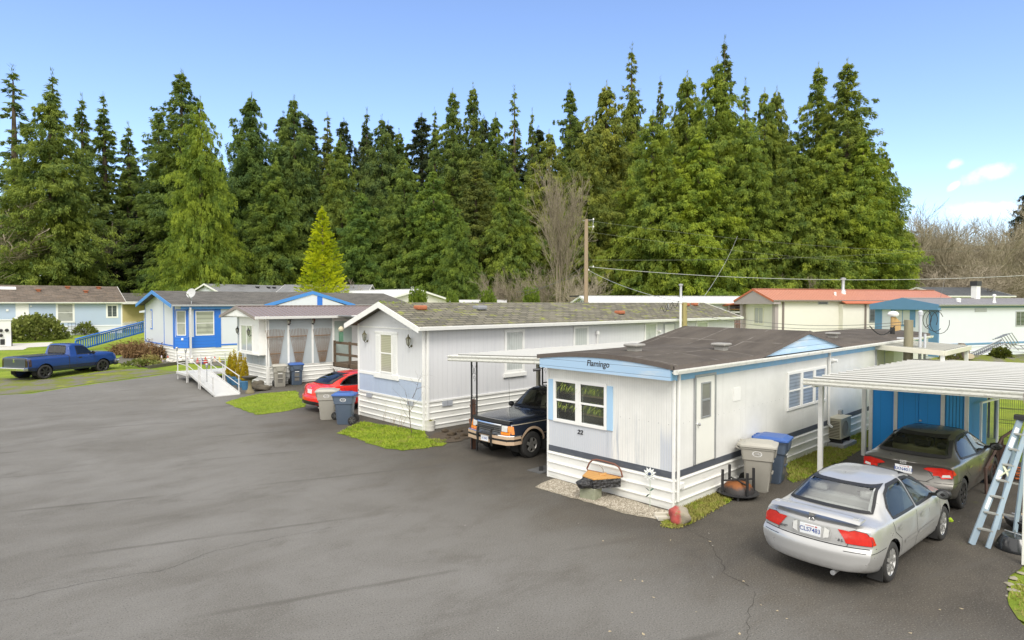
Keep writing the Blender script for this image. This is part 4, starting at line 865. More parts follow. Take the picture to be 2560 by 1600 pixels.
# ------------------------------------------------------------------ white and steel blue home on the right
m_steelblue = mat('steel blue trim', (.115, .25, .42), .55, var=.07, scale=2)
m_greymetal = mat('grey metal roof', (.36, .35, .36), .45, .2, var=.08)
def right_home():
    T = thing('house', 'white home with steel blue gable and grey metal roof', 'house', (48.69, 10.64, .43), R(-22.5)); L, W = 15.5, 4.6
    gable(T, L, W, 1.0, 3.62, 4.02, .28, .22, m_bwhite, m_greymetal, m_steelblue, m_bwhite, .06, rib=.3, rakeh=.16, gut=m_galv, skp=.3)
    F = frame((0, W, 0), (0, -1, 0)); S = frame((0, 0, 0), (1, 0, 0))
    p = MB(); p.prism([(-.2, 3.30), (W + .2, 3.30), (W + .2, 3.62), (W / 2, 4.06), (-.2, 3.62)], lambda y, z: (-.32, y, z), lambda y, z: (-.02, y, z)); p.build('gable_panel', m_steelblue, T)
    for (fr, u0, u1) in ((F, 0, .55), (F, W - .6, W), (F, 2.75, 3.05), (F, 1.25, 1.5)): p = MB(); p.fbox(fr, u0, u1, .2 if u1 - u0 > .4 else 2.1, 3.30, .003, .03); p.build('corner_post', m_steelblue, T)
    p = MB(); p.fbox(S, 0, L, .92, 1.04, .003, .03); p.fbox(S, 0, L, 3.44, 3.62, .003, .03); p.fbox(S, 0, .08, .1, 3.4, .003, .04); p.build('trim_board', m_steelblue, T)
    window(T, F, 1.5, 2.15, 1.25, 1.2, .09, 'v', m_steelblue, m_pane2); window(T, S, 7.9, 2.12, 1.05, 1.06, .07, 'v', m_galv, m_dark)
    p = MB(); p.fbox(S, 3.6, 4.8, 3.16, 3.40, 0, .03); p.build('vent_window', m_galv, T)
    stack(T, 3.3, .9, 3.8, .09, .12, m_vinyl); stack(T, 6.4, .5, 3.75, .07, .45, m_vinyl)
    p = MB(); p.box(6.9, 7.3, 2.0, 2.4, 3.9, 5.0); f = p.build('chimney', m_white, T); p = MB(); p.box(6.85, 7.35, 1.95, 2.45, 5.0, 5.35); p.build('chimney_cap', m_blackmetal, f)
right_home()
# ------------------------------------------------------------------ small things
def onx(px, py, x): d = ray(px, py); return Vector((0, 0, CAMH)) + d * (x / d.x)
def ony(px, py, y): d = ray(px, py); return Vector((0, 0, CAMH)) + d * (y / d.y)
def quads(rnd, pts, size, asp, up=.3, flat=0.0):
    """leaf-sized quads at points with outward directions"""
    v = []; f = []
    for (p, o) in pts:
        s = size * rnd.uniform(.6, 1.3); d = (Vector(o) + Vector((rnd.gauss(0, .6), rnd.gauss(0, .6), rnd.gauss(up, .5)))).normalized()
        a = d.cross(Vector((rnd.gauss(0, 1), rnd.gauss(0, 1), rnd.gauss(0, 1)))).normalized(); i = len(v); p = Vector(p)
        v += [p - a * s * asp * .5, p + d * s * .5 - a * s * asp, p + d * s, p + d * s * .5 + a * s * asp]; f.append((i, i + 1, i + 2, i + 3))
    return v, f
def leafmat(name, c1, c2, scale=2.5, tr=.3, rough=.6):
    if name in MATS: return MATS[name]
    m, t = newmat(name); o = t.coord(); oi = t.n('ShaderNodeObjectInfo'); k = t.noise(o, scale, 5, .7)
    c = t.mix(c1, c2, t.step(k, .32, .68)); finish(t, c, rough, spec=.3, trans=tr); MATS[name] = m; return m
def cone_pts(rnd, n, h, r, z0=0.0, tip=.04, bulge=1.0):
    out = []
    for _ in range(n):
        t_ = 1 - math.sqrt(rnd.random()) * .999; zz = z0 + t_ * h; rr = (r * (1 - t_) ** bulge * min(1, .55 + t_ * 4) + tip) * math.sqrt(rnd.uniform(.35, 1)); a = rnd.uniform(0, 6.283)
        rr *= 1 + .22 * math.sin(a * 3 + zz * 9) ; out.append(((math.cos(a) * rr, math.sin(a) * rr, zz), (math.cos(a) * .7, math.sin(a) * .7, .7)))
    return out
def dome_pts(rnd, n, rx, ry, h, z0=0.0):
    out = []
    for _ in range(n):
        a = rnd.uniform(0, 6.283); e = math.asin(rnd.random()); k = rnd.uniform(.55, 1.0) ** .5 * (1 + .13 * math.sin(a * 4 + 1) * math.cos(e * 5) + .09 * math.sin(a * 9 + e * 7))
        d = (math.cos(a) * math.cos(e), math.sin(a) * math.cos(e), math.sin(e)); out.append(((d[0] * rx * k, d[1] * ry * k, z0 + d[2] * h * k), d))
    return out
m_gold = leafmat('golden foliage', (.30, .205, .008), (.50, .40, .02), 5)
m_bluepot = mat('glazed blue pot', (.07, .20, .36), .3, var=.15, scale=5)
def potted(i, px, py, s):
    p = G(px, py); rnd = random.Random(i); T = thing('potted_cypress', ['golden potted cypress at the house end of the ramp, largest pot hidden behind the others', 'tallest golden potted cypress, second from the house end of the row', 'golden potted cypress, third from the house end of the row', 'shortest golden potted cypress beside the bird bath'][i], 'potted plant', p, 0, 'golden cypresses in blue pots beside the ramp')
    mb = MB(); mb.lathe([(.15 * s, 0), (.20 * s, .26), (.23 * s, .36), (.25 * s, .37), (.25 * s, .43), (.22 * s, .43), (.20 * s, .38)], n=20); mb.build('pot', m_bluepot, T, True)
    mb = MB(); mb.lathe([(.21 * s, .37), (.03, .40)], n=14); mb.build('soil', m_dirt, T); mb = MB(); mb.tube([(0, 0, .38), (0, 0, .9)], [.02, .01], 6); mb.build('trunk', mat('bark', (.08, .055, .04), .9), T)
    v, f = quads(rnd, cone_pts(rnd, 1500, 1.22 * s, .205 * s, .40, .015, 1.0), .07, .3, .9); link('foliage', v, f, m_gold, T)
for i, (x, y, s) in enumerate(((576, 958, .92), (587, 962, 1.12), (602, 968, 1.08), (613, 974, .94))): potted(i, x, y, s)
p = G(625, 983); T = thing('bird_bath', 'lichen stained stone bird bath beside the potted cypresses', 'bird bath', p)
m_stone = mat('lichen stone', (.20, .17, .10), .9, var=.35, scale=7, dirt=((.30, .24, .06), .6), bump=.6)
mb = MB(); mb.lathe([(.20, 0), (.20, .06), (.16, .12), (.09, .22), (.075, .45), (.10, .62)], n=16); mb.build('pedestal', m_stone, T, True)
mb = MB(); mb.lathe([(.06, .60), (.22, .66), (.33, .73), (.35, .77), (.31, .765), (.18, .72), (.02, .70)], n=22); mb.build('basin', mat('dark stone', (.06, .055, .045), .8, var=.3, scale=9), T, True)
def rock(name, label, p, r, sq, m, seed, cat='rock', group=None, rz=0):
    bm = bmesh.new(); bmesh.ops.create_icosphere(bm, subdivisions=3, radius=1); rnd = np.random.RandomState(seed); ph = rnd.rand(12) * 6
    for v in bm.verts:
        c = v.co; k = 1 + .14 * math.sin(c.x * 3 + ph[0]) * math.sin(c.y * 3.4 + ph[1]) + .10 * math.sin(c.z * 5 + ph[2] + c.x * 4) + .05 * math.sin(c.y * 11 + ph[3]) * math.sin(c.x * 9 + ph[4]); v.co = Vector((c.x * sq[0], c.y * sq[1], max(c.z, -.75) * sq[2])) * k * r
    mn = min(v.co.z for v in bm.verts)
    for v in bm.verts: v.co.z -= mn + .02
    me = bpy.data.meshes.new(name); bm.to_mesh(me); bm.free(); me.materials.append(m); me.polygons.foreach_set('use_smooth', [True] * len(me.polygons))
    o = bpy.data.objects.new(name, me); col.objects.link(o); o.location = p; o.rotation_euler = (0, 0, rz); return tag(o, label, cat, group)
m_rock = mat('grey brown rock', (.11, .095, .07), .9, var=.4, scale=8, bump=.8, bscale=20)
rock('rock', 'dark grey rock beside the bird bath', G(645, 971), .30, (1, .8, .75), m_rock, 1); rock('rock', 'flat brown rock at the foot of the white corner post', G(655, 976), .30, (1.3, .8, .5), m_rock, 2)
m_red, t = newmat('red painted rock'); o = t.coord(); x, y, z = t.xyz(o); k = t.noise(o, 6, 6, .7)
c = t.mix((.23, .20, .15), (.36, .32, .25), k); c = t.mix(c, (.38, .07, .06), t.step(y * .8 - x * .7 + k * .25, .10, .17) * t.step(k, .72, .5)); c = t.mix(c, (.16, .18, .04), t.step(t.noise(o, 11, 5), .56, .7) * .5); finish(t, c, .9, 0, t.noise(o, 30, 4), .5, .02)
rock('painted_rock', 'round rock with faded red painted face at the trailer corner', G(1697, 1309) + Vector((.05, .02, 0)), .20, (1, 1, .88), m_red, 5)
T = thing('splash_block', 'pale concrete splash block under the corner downspout', 'splash block', G(1660, 1300) + Vector((.12, -.02, .01)), R(140)); mb = MB(); mb.box(-.24, .24, -.14, .14, 0, .025); mb.box(-.24, .24, .115, .145, .026, .08); mb.box(-.24, .24, -.145, -.115, .026, .08); mb.box(-.245, -.21, -.114, .114, .026, .08); mb.build('block', mat('pale block', (.50, .47, .40), .9), T, bevel=.008)
for i, (px, py, r) in enumerate(((2534, 1445, .06), (2524, 1461, .065), (2534, 1477, .07), (2550, 1463, .055), (2520, 1490, .04), (2552, 1432, .05))):
    rock('edging_stone', ['flat grey stone nearest the corner post', 'pale flat stone jutting into the asphalt', 'largest flat stone in the edging', 'stone half sunk in grass at the frame edge', 'small stone nearest the viewer', 'small stone beside the post foot'][i], G(px, py), r, (1.2, .9, .35), mat('pale edging stone', (.26, .24, .18), .9, var=.3, scale=9, dirt=((.16, .17, .06), .4)), 20 + i, 'stone', 'flat edging stones at the lawn edge', i)
# ------------------------------------------------------------------ wheelie bins
def rrect(w, d, z, r=.07, n=4):
    out = []
    for (cx, cy, a0) in ((w / 2 - r, d / 2 - r, 0), (-w / 2 + r, d / 2 - r, 90), (-w / 2 + r, -d / 2 + r, 180), (w / 2 - r, -d / 2 + r, 270)):
        for k in range(n + 1): a = R(a0 + 90 * k / n); out.append((cx + r * math.cos(a), cy + r * math.sin(a), z))
    return out
def loft(mb, rings, caps=(True, True)):
    n = len(rings[0]); v = [p for r_ in rings for p in r_]; f = [(i * n + k, i * n + (k + 1) % n, (i + 1) * n + (k + 1) % n, (i + 1) * n + k) for i in range(len(rings) - 1) for k in range(n)]
    if caps[0]: f.append(tuple(range(n - 1, -1, -1)))
    if caps[1]: f.append(tuple((len(rings) - 1) * n + k for k in range(n)))
    return mb.add(v, f)
m_bingrey = mat('grey bin plastic', (.35, .335, .295), .5, var=.06, scale=5, dirt=((.30, .28, .23), .35)); m_binlid = mat('pale grey bin lid', (.40, .385, .34), .5, var=.06, scale=5, dirt=((.36, .36, .30), .4))
m_binblue = mat('slate blue bin plastic', (.085, .115, .165), .45, var=.08, scale=5, dirt=((.13, .15, .18), .4)); m_lidblue = mat('blue bin lid', (.045, .115, .36), .4, var=.08, scale=5); m_logo = mat('white print', (.78, .78, .78), .6)
def bin_(label, p, heading, body, lid, group):
    """front of the bin looks along its local -y"""
    T = thing('wheelie_bin', label, 'wheelie bin', p, heading + math.pi / 2, group); mb = MB()
    def ring(w, d, z, yo=0.0): return [(x, y + yo, z) for (x, y, z) in rrect(w, d, z)]
    loft(mb, [ring(.46, .46, .0, .02), ring(.49, .50, .03, .02), ring(.545, .585, .68), ring(.555, .60, .70), ring(.60, .65, .72), ring(.62, .70, .96), ring(.66, .74, .965), ring(.66, .74, 1.0), ring(.60, .68, 1.0), ring(.58, .66, .8)], (True, False))
    b = mb.build('body', body, T, 30)
    mb = MB(); y0 = -.345
    mb.prism([(-.21, .97), (.21, .97), (.14, .78), (-.14, .78)], lambda x, z: (x, y0 - .045 + (0.97 - z) * .12, z), lambda x, z: (x, y0 + .03, z)); mb.build('front_lip', body, T, bevel=.012)
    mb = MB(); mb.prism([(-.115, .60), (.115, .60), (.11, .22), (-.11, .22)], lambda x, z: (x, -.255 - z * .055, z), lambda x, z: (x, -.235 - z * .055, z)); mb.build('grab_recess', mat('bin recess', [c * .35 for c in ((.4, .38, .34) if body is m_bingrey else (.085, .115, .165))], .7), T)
    mb = MB(); mb.bar((-.12, -.295, .42), (.12, -.295, .42), .03); mb.build('grab_bar', body, T)
    mb = MB(); loft(mb, [ring(.68, .77, .995, -.005), ring(.70, .79, 1.01, -.01), ring(.69, .78, 1.045, -.01), ring(.58, .60, 1.075, -.02), ring(.54, .54, 1.095, -.02)]); 
    for k in (-.2, 0, .2): mb.box(k - .05, k + .05, .30, .42, 1.0, 1.06)
    mb.build('lid', lid, T, 30)
    mb = MB(); mb.tube([(-.24, .36, .93), (-.24, .45, .97), (.24, .45, .97), (.24, .36, .93)], .018, 8); mb.build('handle', body, T, True)
    for s in (-1, 1):
        mb = MB(); mb.lathe([(.05, -.035), (.12, -.03), (.145, -.02), (.145, .02), (.12, .03), (.05, .035)], (s * .27, .30, .145), (1, 0, 0), 18); w_ = mb.build('wheel', m_rubber, T, True)
        mb = MB(); [mb.bar((s * .312, .30, .145), (s * .312, .30 + .1 * math.cos(a), .145 + .1 * math.sin(a)), .02) for a in [k * 1.0472 for k in range(6)]]; mb.build('hub', mat('bin wheel hub', (.10, .10, .095), .6), w_)
    for s in (-1, 1):
        fr = (Vector((s * .312, 0, 0)), Vector((0, s, 0)), Vector((s, 0, 0))); q = MB(); n = 20
        for k in range(n):
            a0, a1 = 2 * math.pi * k / n, 2 * math.pi * (k + 1) / n; vv = []
            for a in (a0, a1):
                for rr in (1, .84): z = .865 + .062 * rr * math.sin(a); vv.append((s * (.304 + (z - .72) * .042), .105 * rr * math.cos(a), z))
            q.add(vv, [(0, 2, 3, 1)])
        lg = q.build('logo', m_logo, T); tx = text('LeMay', .07, m_logo, lg, fr, .0, .865, .0, 'logo_lettering', .25, .001, .001)
        for v_ in tx.data.vertices: v_.co.x = s * (.3055 + (v_.co.z - .72) * .042)
    mb = MB(); mb.box(-.10, .10, -.318, -.316, .66, .69); mb.build('serial_print', m_logo, T)
    return T
gA = math.atan2(.55, -.83)
bin_('pale grey wheelie bin behind the red car, on the asphalt by the grey home', G(806, 1050) + Vector((.25, .1, 0)), gA, m_bingrey, m_binlid, 'bins by the grey home')
bin_('slate wheelie bin with blue lid at the edge of the grey home lawn', G(858, 1060) + Vector((.10, .06, 0)), gA - .12, m_binblue, m_lidblue, 'bins by the grey home')
bin_('pale grey wheelie bin under the fan trellises', G(699, 967) + Vector((.05, .1, 0)), math.atan2(-.95, -.30), m_bingrey, m_binlid, 'bins under the fan trellises'); bin_('slate wheelie bin with blue lid under the fan trellises', G(740, 962) + Vector((.05, .1, 0)), math.atan2(-.95, -.25), m_binblue, m_lidblue, 'bins under the fan trellises')
bin_('pale grey wheelie bin beside the rusty fire pit', Vector((13.62, 6.34, 0)), R(-70), m_bingrey, m_binlid, 'bins by the numbered trailer'); bin_('slate wheelie bin with blue lid beside the trailer side wall', Vector((14.52, 6.42, 0)), R(-78), m_binblue, m_lidblue, 'bins by the numbered trailer')
# ------------------------------------------------------------------ fire pit turned upside down
T = thing('fire_pit', 'rusty round fire pit turned upside down, legs in the air', 'fire pit', Vector((12.83, 6.42, 0)), .2)
m_rustbowl, t = newmat('rusty steel bowl'); o = t.coord(); k = t.noise(o, 5, 6, .7); z = t.xyz(o)[2]
finish(t, t.mix((.055, .05, .05), (.28, .10, .03), t.step(z + k * .22, .30, .40)), .6, .4, t.noise(o, 40, 3), .4, .01)
mb = MB(); mb.lathe([(.33, .10), (.32, .18), (.26, .27), (.14, .32), (.0, .33)], n=28, caps=False); mb.build('bowl', m_rustbowl, T, True)
mb = MB(); mb.lathe([(.33, .09), (.43, .085), (.435, .10), (.33, .11), (.33, .09)], n=32, caps=False); mb.build('rim', m_blackmetal, T, True)
for k in range(4):
    a = R(45 + 90 * k); c, s = math.cos(a) * .37, math.sin(a) * .37; mb = MB(); mb.bar((c, s, .06), (c * .98, s * .98, .60), .045); mb.build('leg', m_blackmetal, T)
mb = MB(); mb.bar((.26, .26, .33), (-.26, -.26, .33), .03); mb.bar((.26, -.26, .36), (-.26, .26, .36), .03); mb.build('brace', m_blackmetal, T); mb = MB(); mb.lathe([(.02, 0), (.02, .13)], (-.05, .05, 0), n=6); mb.lathe([(.03, -.06), (.02, .1)], (-.36, -.1, .02), n=6); mb.build('foot_stub', m_blackmetal, T)
# ------------------------------------------------------------------ carved log with bow saw handle, block, flower
blk = G(1475, 1250); T = thing('concrete_block', 'mossy concrete block under the carved log', 'concrete block', Vector((10.42, 8.55, 0)), R(8)); mb = MB(); mb.box(-.15, .15, -.19, .19, 0, .25)
mb.build('block', mat('mossy concrete', (.27, .28, .20), .95, var=.3, scale=6, dirt=((.13, .16, .06), .6), bump=.5), T, bevel=.012)
T = thing('carved_log', 'charred log slab with pine top and brown bow saw handle on a concrete block', 'garden ornament', Vector((10.42, 8.55, .252)))
top = [G(*q, .21 + .252) - T.location for q in ((1456, 1189), (1471, 1174), (1552, 1193), (1484, 1198))]
m_char, t = newmat('charred wood'); o = t.coord(); vo = t.n('ShaderNodeTexVoronoi', None, Vector=o, Scale=16.0); finish(t, t.mix((.012, .012, .013), (.05, .05, .052), X(t, vo.outputs['Distance'])), .55, 0, X(t, vo.outputs['Distance']), 1.0, .04)
bot = [Vector((q.x, q.y, .0)) for q in top]; v = [q + Vector((0, 0, -.022)) for q in top] + bot; mb = MB(); mb.add(v, [(0, 1, 2, 3), (7, 6, 5, 4), (0, 4, 5, 1), (1, 5, 6, 2), (2, 6, 7, 3), (3, 7, 4, 0)])
mb.build('log', m_char, T); o = rock('log_end', None, (top[0] + top[3]) * .5 * Vector((1, 1, 0)) + Vector((-.02, .04, -.015)), .17, (1.2, 1.0, .68), m_char, 9, None); o.parent = T
mb = MB(); mb.add([q for q in top] + [q + Vector((0, 0, -.02)) for q in top], [(0, 1, 2, 3), (7, 6, 5, 4), (0, 4, 5, 1), (1, 5, 6, 2), (2, 6, 7, 3), (3, 7, 4, 0)]); mb.build('pine_top', stripes('orange pine planks', (.56, .30, .09), 1, .11, .4, .5, .5, .15, .06, 3), T)
A, B = top[1] + Vector((-.03, .02, .0)), top[2] + Vector((.03, -.02, 0)); pts = []
for (f, h) in ((0, .02), (.03, .08), (.08, .17), (.16, .24), (.28, .27), (.45, .27), (.62, .26), (.78, .25), (.90, .20), (.97, .11), (1, .0)): pts.append(A.lerp(B, f) + Vector((0, 0, h)))
mb = MB(); mb.tube(pts, .019, 8); mb.tube([A, B], .012, 6); mb.build('bow_saw_handle', mat('brown bark handle', (.17, .07, .045), .7, var=.3, scale=15), T, True)
c = A.lerp(B, .42) + (top[3] - A) * .18; mb = MB(); mb.tube([c + Vector((-.05, .05, .20)), c + Vector((-.02, .02, .16)), c + Vector((.01, -.01, .10)), c + Vector((.01, -.01, .02))], .014, 6); mb.build('hook', m_galv, T, True); o = rock('carved_leaf', None, c + Vector((0, -.01, 0)), .10, (1.1, .7, .3), mat('pine carving', (.50, .27, .09), .6), 12, None); o.parent = T
fl = Vector((10.80, 7.30, 0)); T = thing('metal_flower', 'white metal daisy on a thin stem against the skirting', 'garden ornament', fl); mb = MB(); mb.tube([(0, 0, 0), (.0, 0, .66)], .008, 5); mb.build('stem', mat('pale green stem', (.45, .52, .42), .5), T)
m_pet = mat('white petal', (.80, .82, .80), .4); n = Vector((-1, -.35, .1)).normalized(); a = n.orthogonal().normalized(); b = n.cross(a); c = Vector((0, 0, .70)) + n * .02
for rr, L_ in ((0, .145), (1, .10)):
    for k in range(11): th = k * 2 * math.pi / 11 + rr * .28; d = a * math.cos(th) + b * math.sin(th); s = n.cross(d); mb = MB(); e = n * (.012 + .018 * rr); mb.add([c + d * .03 + e, c + d * L_ * .6 + s * .022 + e * 1.4, c + d * L_ + e, c + d * L_ * .6 - s * .022 + e * 1.4, c + d * L_ * .6 - e * .1], [(0, 1, 4), (1, 2, 4), (2, 3, 4), (3, 0, 4)]); mb.build('petal', m_pet, T)
mb = MB(); mb.lathe([(.0, .03), (.035, .02), (.03, .045), (.0, .05)], c, n, 12, False); mb.build('flower_eye', mat('dark flower eye', (.03, .05, .10), .5), T)
for (dz, s) in ((.34, 1), (.36, -1), (.28, 1)): mb = MB(); q = Vector((0, 0, dz)); d = Vector((-.2, s * 1.0, .5)).normalized() if dz != .28 else Vector((-.4, .6, -.5)).normalized(); w_ = Vector((0, .0, 1)).cross(d).normalized() * .03 + Vector((0, 0, .03)); mb.add([q, q + d * .06 + w_, q + d * .12, q + d * .06 - w_], [(0, 1, 2, 3)]); mb.build('leaf', mat('dark green leaf', (.03, .11, .07), .5), T)
# ------------------------------------------------------------------ wooden stub post, planter tub, bare shrub and weeds by the grey home
m_brownpost = mat('red brown post', (.17, .085, .055), .85, var=.35, scale=4, stretch=(6, 6, .5)); q = G(1183, 1121)
T = thing('wooden_post', 'short rough brown wooden post in front of the dark SUV', 'post', q); mb = MB(); mb.bar((0, 0, 0), (.0, 0, 1.42), .115); mb.bar((-.03, .05, .7), (-.05, .07, .86), .09); mb.bar((-.03, .06, 1.2), (-.04, .07, 1.27), .05); mb.build('post', m_brownpost, T, bevel=.008)
q = G(1073, 1074); T = thing('planter_tub', 'white plastic planter tub at the grey home corner', 'planter', q + Vector((-.05, -.1, 0))); mb = MB(); mb.lathe([(.165, 0), (.17, .06), (.165, .065), (.18, .18), (.175, .185), (.185, .31), (.19, .33), (.17, .33), (.165, .28), (.0, .28)], n=24, caps=False); mb.build('tub', mat('dirty white plastic', (.62, .61, .56), .6, dirt=((.35, .35, .26), .5)), T, True)
v, f = quads(random.Random(4), [((random.gauss(0, .05), random.gauss(0, .05), .29), (0, 0, 1)) for _ in range(60)], .07, .12); link('sprouts', v, f, m_blade, T)
m_twig = mat('brown twig', (.13, .095, .065), .85, var=.25, scale=6)
def twig(rnd, mb, p, d, L, r, depth, n=5, droop=0.0, kink=.22, gen=3):
    pts = [Vector(p)]; q = Vector(p); dd = Vector(d).normalized(); rs = [r]
    for i in range(n):
        dd = (dd + Vector((rnd.gauss(0, kink), rnd.gauss(0, kink), rnd.gauss(-droop, kink)))).normalized(); q = q + dd * (L / n); pts.append(q.copy()); rs.append(r * (1 - .75 * (i + 1) / n))
        if depth > 0 and i >= 1:
            for _ in range(rnd.choice((1, 1, 2))):
                s = dd.cross(Vector((rnd.gauss(0, 1), rnd.gauss(0, 1), rnd.gauss(0, 1)))).normalized(); twig(rnd, mb, q, dd * .8 + s * .75, L * rnd.uniform(.4, .62), rs[-1] * .7, depth - 1, max(3, n - 1), droop, kink)
    mb.tube(pts, rs, gen, False)
rnd = random.Random(8); q = G(1030, 1085); T = thing('bare_shrub', 'leafless thin branched shrub at the grey home front corner', 'shrub', q); mb = MB(); twig(rnd, mb, (0, 0, 0), (-.05, .04, 1), 1.45, .016, 1, 6, 0, .13); e = Vector((.02, 0, 1.15)); twig(rnd, mb, e, (.3, -.6, .7), .8, .011, 2, 5, 0, .2); twig(rnd, mb, (0, .02, .7), (-.2, .4, .35), .7, .008, 2); mb.build('branches', m_twig, T)
for i, (px, py, h) in enumerate(((962, 1052, .75), (948, 1046, .6), (985, 1062, .5), (1000, 1068, .6))):
    q = G(px, py); T = thing('dry_weed', 'dry brown weed stalk growing against the grey home skirting', 'weed', q, 0, 'dry weeds along the grey home front'); mb = MB(); [twig(rnd, mb, (rnd.gauss(0, .05), rnd.gauss(0, .05), 0), (rnd.gauss(0, .25), rnd.gauss(0, .25), 1), h * rnd.uniform(.6, 1.1), .006, 1, 5, 0, .16) for _ in range(4)]; mb.build('stalks', mat('straw stalk', (.24, .17, .09), .9), T)
# lumps of soil and roots on the bed
for i, (px, py, r) in enumerate(((1112, 1081, .10), (1130, 1088, .12), (1150, 1080, .08), (1160, 1090, .10), (1120, 1096, .07), (1142, 1098, .08))): rock('soil_clod', 'dark clod of soil on the bed beside the grey home', G(px, py), r, (1.3, 1, .7), m_dirt, 60 + i, 'clod', 'soil clods beside the grey home')
# ------------------------------------------------------------------ heat pump, shed, fence, ladder, grill parts
q = G(2098, 1116); T = thing('heat_pump', 'cream outdoor heat pump unit on a concrete slab beside the trailer', 'heat pump', q + Vector((.2, .06, 0))); m_hp2 = mat('cream enamel', (.55, .52, .40), .45, var=.06, dirt=((.36, .33, .22), .3))
mb = MB(); mb.box(-.52, .52, -.30, .30, 0, .12); mb.build('slab', mat('grey slab', (.34, .35, .36), .9, var=.15), T, bevel=.01); mb = MB(); [mb.box(x - .05, x + .05, -.18, .18, .12, .24) for x in (-.3, .3)]; mb.build('foot', m_rubber, T)
mb = MB(); mb.box(-.42, .42, -.17, .17, .24, .82); mb.build('body', m_hp2, T, bevel=.02); mb = MB(); mb.box(-.44, .44, -.19, .19, .82, .85); mb.build('top_cover', m_hp2, T, bevel=.01)
mb = MB(); [mb.box(-.432, -.421, -.14, .14, .29 + k * .045, .31 + k * .045) for k in range(11)]; mb.build('louvre', mat('dark louvre', (.12, .11, .08), .6), T); mb = MB(); mb.lathe([(.0, .0), (.2, .0), (.23, .012)], (-.08, -.172, .53), (0, -1, 0), 24, False); mb.build('fan_grille', mat('fan grille', (.30, .28, .22), .6), T)
mb = MB(); mb.tube([(.3, .17, .5), (.3, .35, .5), (.3, .42, .95)], .03, 8); mb.build('pipe', m_white, T)
sh0 = Vector((19.62, 3.62, 0)); T = thing('shed', 'bright blue shed with double doors and white corner boards behind the dark sedan', 'shed', sh0); m_shed = stripes('bright blue panels', (.02, .33, .86), 1, .285, .4, .5, .6, .06, .02); m_corr = stripes('blue corrugated panel', (.045, .37, .80), 1, .075, .9, .45, .45, .06, .2)
mb = MB(); mb.box(0, 2.6, .0, 2.26, 0, 2.18); mb.build('wall', m_shed, T); mb = MB(); mb.prism([(-.15, 2.10), (1.13, 2.28), (2.41, 2.10), (2.41, 2.16), (1.13, 2.34), (-.15, 2.16)], lambda y, z: (-.02, y, z), lambda y, z: (2.7, y, z)); mb.build('roof', m_white, T)
F = frame((0, 2.26, 0), (0, -1, 0))
for u0, u1 in ((.70, 1.19), (1.20, 1.70)): mb = MB(); mb.fbox(F, u0, u1, .06, 2.0, .002, .03); mb.build('door', m_shed, T)
mb = MB(); mb.lathe([(.012, 0), (.03, .03), (.03, .05), (.01, .06)], F[0] + F[1] * 1.25 + Vector((-.03, 0, 1.02)), (-1, 0, 0), 10); mb.build('door_knob', m_steel, T, True)
mb = MB(); mb.fbox(F, 1.80, 2.26, .02, 2.05, .002, .02); mb.build('side_panel', m_corr, T)
for u in (-.02, .60, 1.70, 2.22): mb = MB(); mb.fbox(F, u, u + .09, 0, 2.1, .004, .045); mb.build('trim_board', m_white, T)
T = thing('wire_fence', 'black wire mesh garden fence panels with paired posts behind the shed', 'fence', Vector((24.0, 4.5, 0))); pb = MB(); wb_ = MB(); tb = MB()
for (a, b) in (((0, -.05, 0), (.1, -.62, 0)), ((.1, -.78, 0), (.6, -4.2, 0)), ((3.6, -.3, 0), (3.9, -1.45, 0)), ((3.9, -1.6, 0), (4.3, -5, 0))):
    a, b = Vector(a), Vector(b); n = int((b - a).length / .05); H_ = 1.38
    for k in range(n + 1): q = a.lerp(b, k / n); wb_.bar(q + Vector((0, 0, .05)), q + Vector((0, 0, H_)), .0045)
    wb_.build('wire_grid', m_blackmetal, T); wb_ = MB()
    for z in (.08, .5, .95, H_): tb.bar(a + Vector((0, 0, z)), b + Vector((0, 0, z)), .012 if z < H_ else .035)
    for q in (a, b): pb.bar(q, q + Vector((0, 0, 1.75)), .06)
tb.build('rail', m_blackmetal, T); pb.build('posts', m_blackmetal, T)
T = thing('mesh_gate', 'white framed mesh gate standing against the shed corner', 'gate', Vector((20.4, 3.45, 0)), R(-8)); mb = MB(); [mb.bar(p, q, .05) for p, q in (((0, 0, 0), (0, 0, 1.55)), ((.0, 0, 1.55), (1.2, -.0, 1.55)), ((1.2, 0, 1.55), (1.2, 0, 0)))]; mb.build('frame', m_white, T); mb = MB(); [mb.bar((k * .08, 0, .05), (k * .08, 0, 1.5), .006) for k in range(1, 15)]; mb.build('wire_grid', m_galv, T)
m_fib = mat('blue grey fibreglass', (.25, .33, .40), .5, var=.10, scale=6, dirt=((.34, .36, .33), .4)); m_alu = mat('worn aluminium', (.45, .45, .42), .5, .5)
fa, fb_, ta, tb_ = Vector((13.19, 2.33, 0)), Vector((13.19, 2.10, 0)), onx(2552, 1046, 14.75), onx(2574, 1050, 14.75); T = thing('step_ladder', 'tall blue grey fibreglass step ladder leaning over the drive', 'ladder', fa)
def rel(p): return Vector(p) - fa
nr = (fb_ - fa).normalized()
for (a, b) in ((fa, ta), (fb_, tb_)): mb = MB(); mb.bar(rel(a), rel(b), .03, .105 if a is fa else .075, RT); mb.build('rail', m_fib, T)
for k in range(1, 8): f = k / 8; mb = MB(); a, b = rel(fa.lerp(ta, f)), rel(fb_.lerp(tb_, f)); mb.bar(a, b, .085, .025); mb.build('step', m_alu, T)
ra, rb_ = Vector((14.42, 2.16, 0)), Vector((14.40, 1.90, 0))
for (a, b) in ((ra, ta), (rb_, tb_)): mb = MB(); mb.bar(rel(a), rel(b), .03, .07, RT); mb.build('rear_rail', m_fib, T)
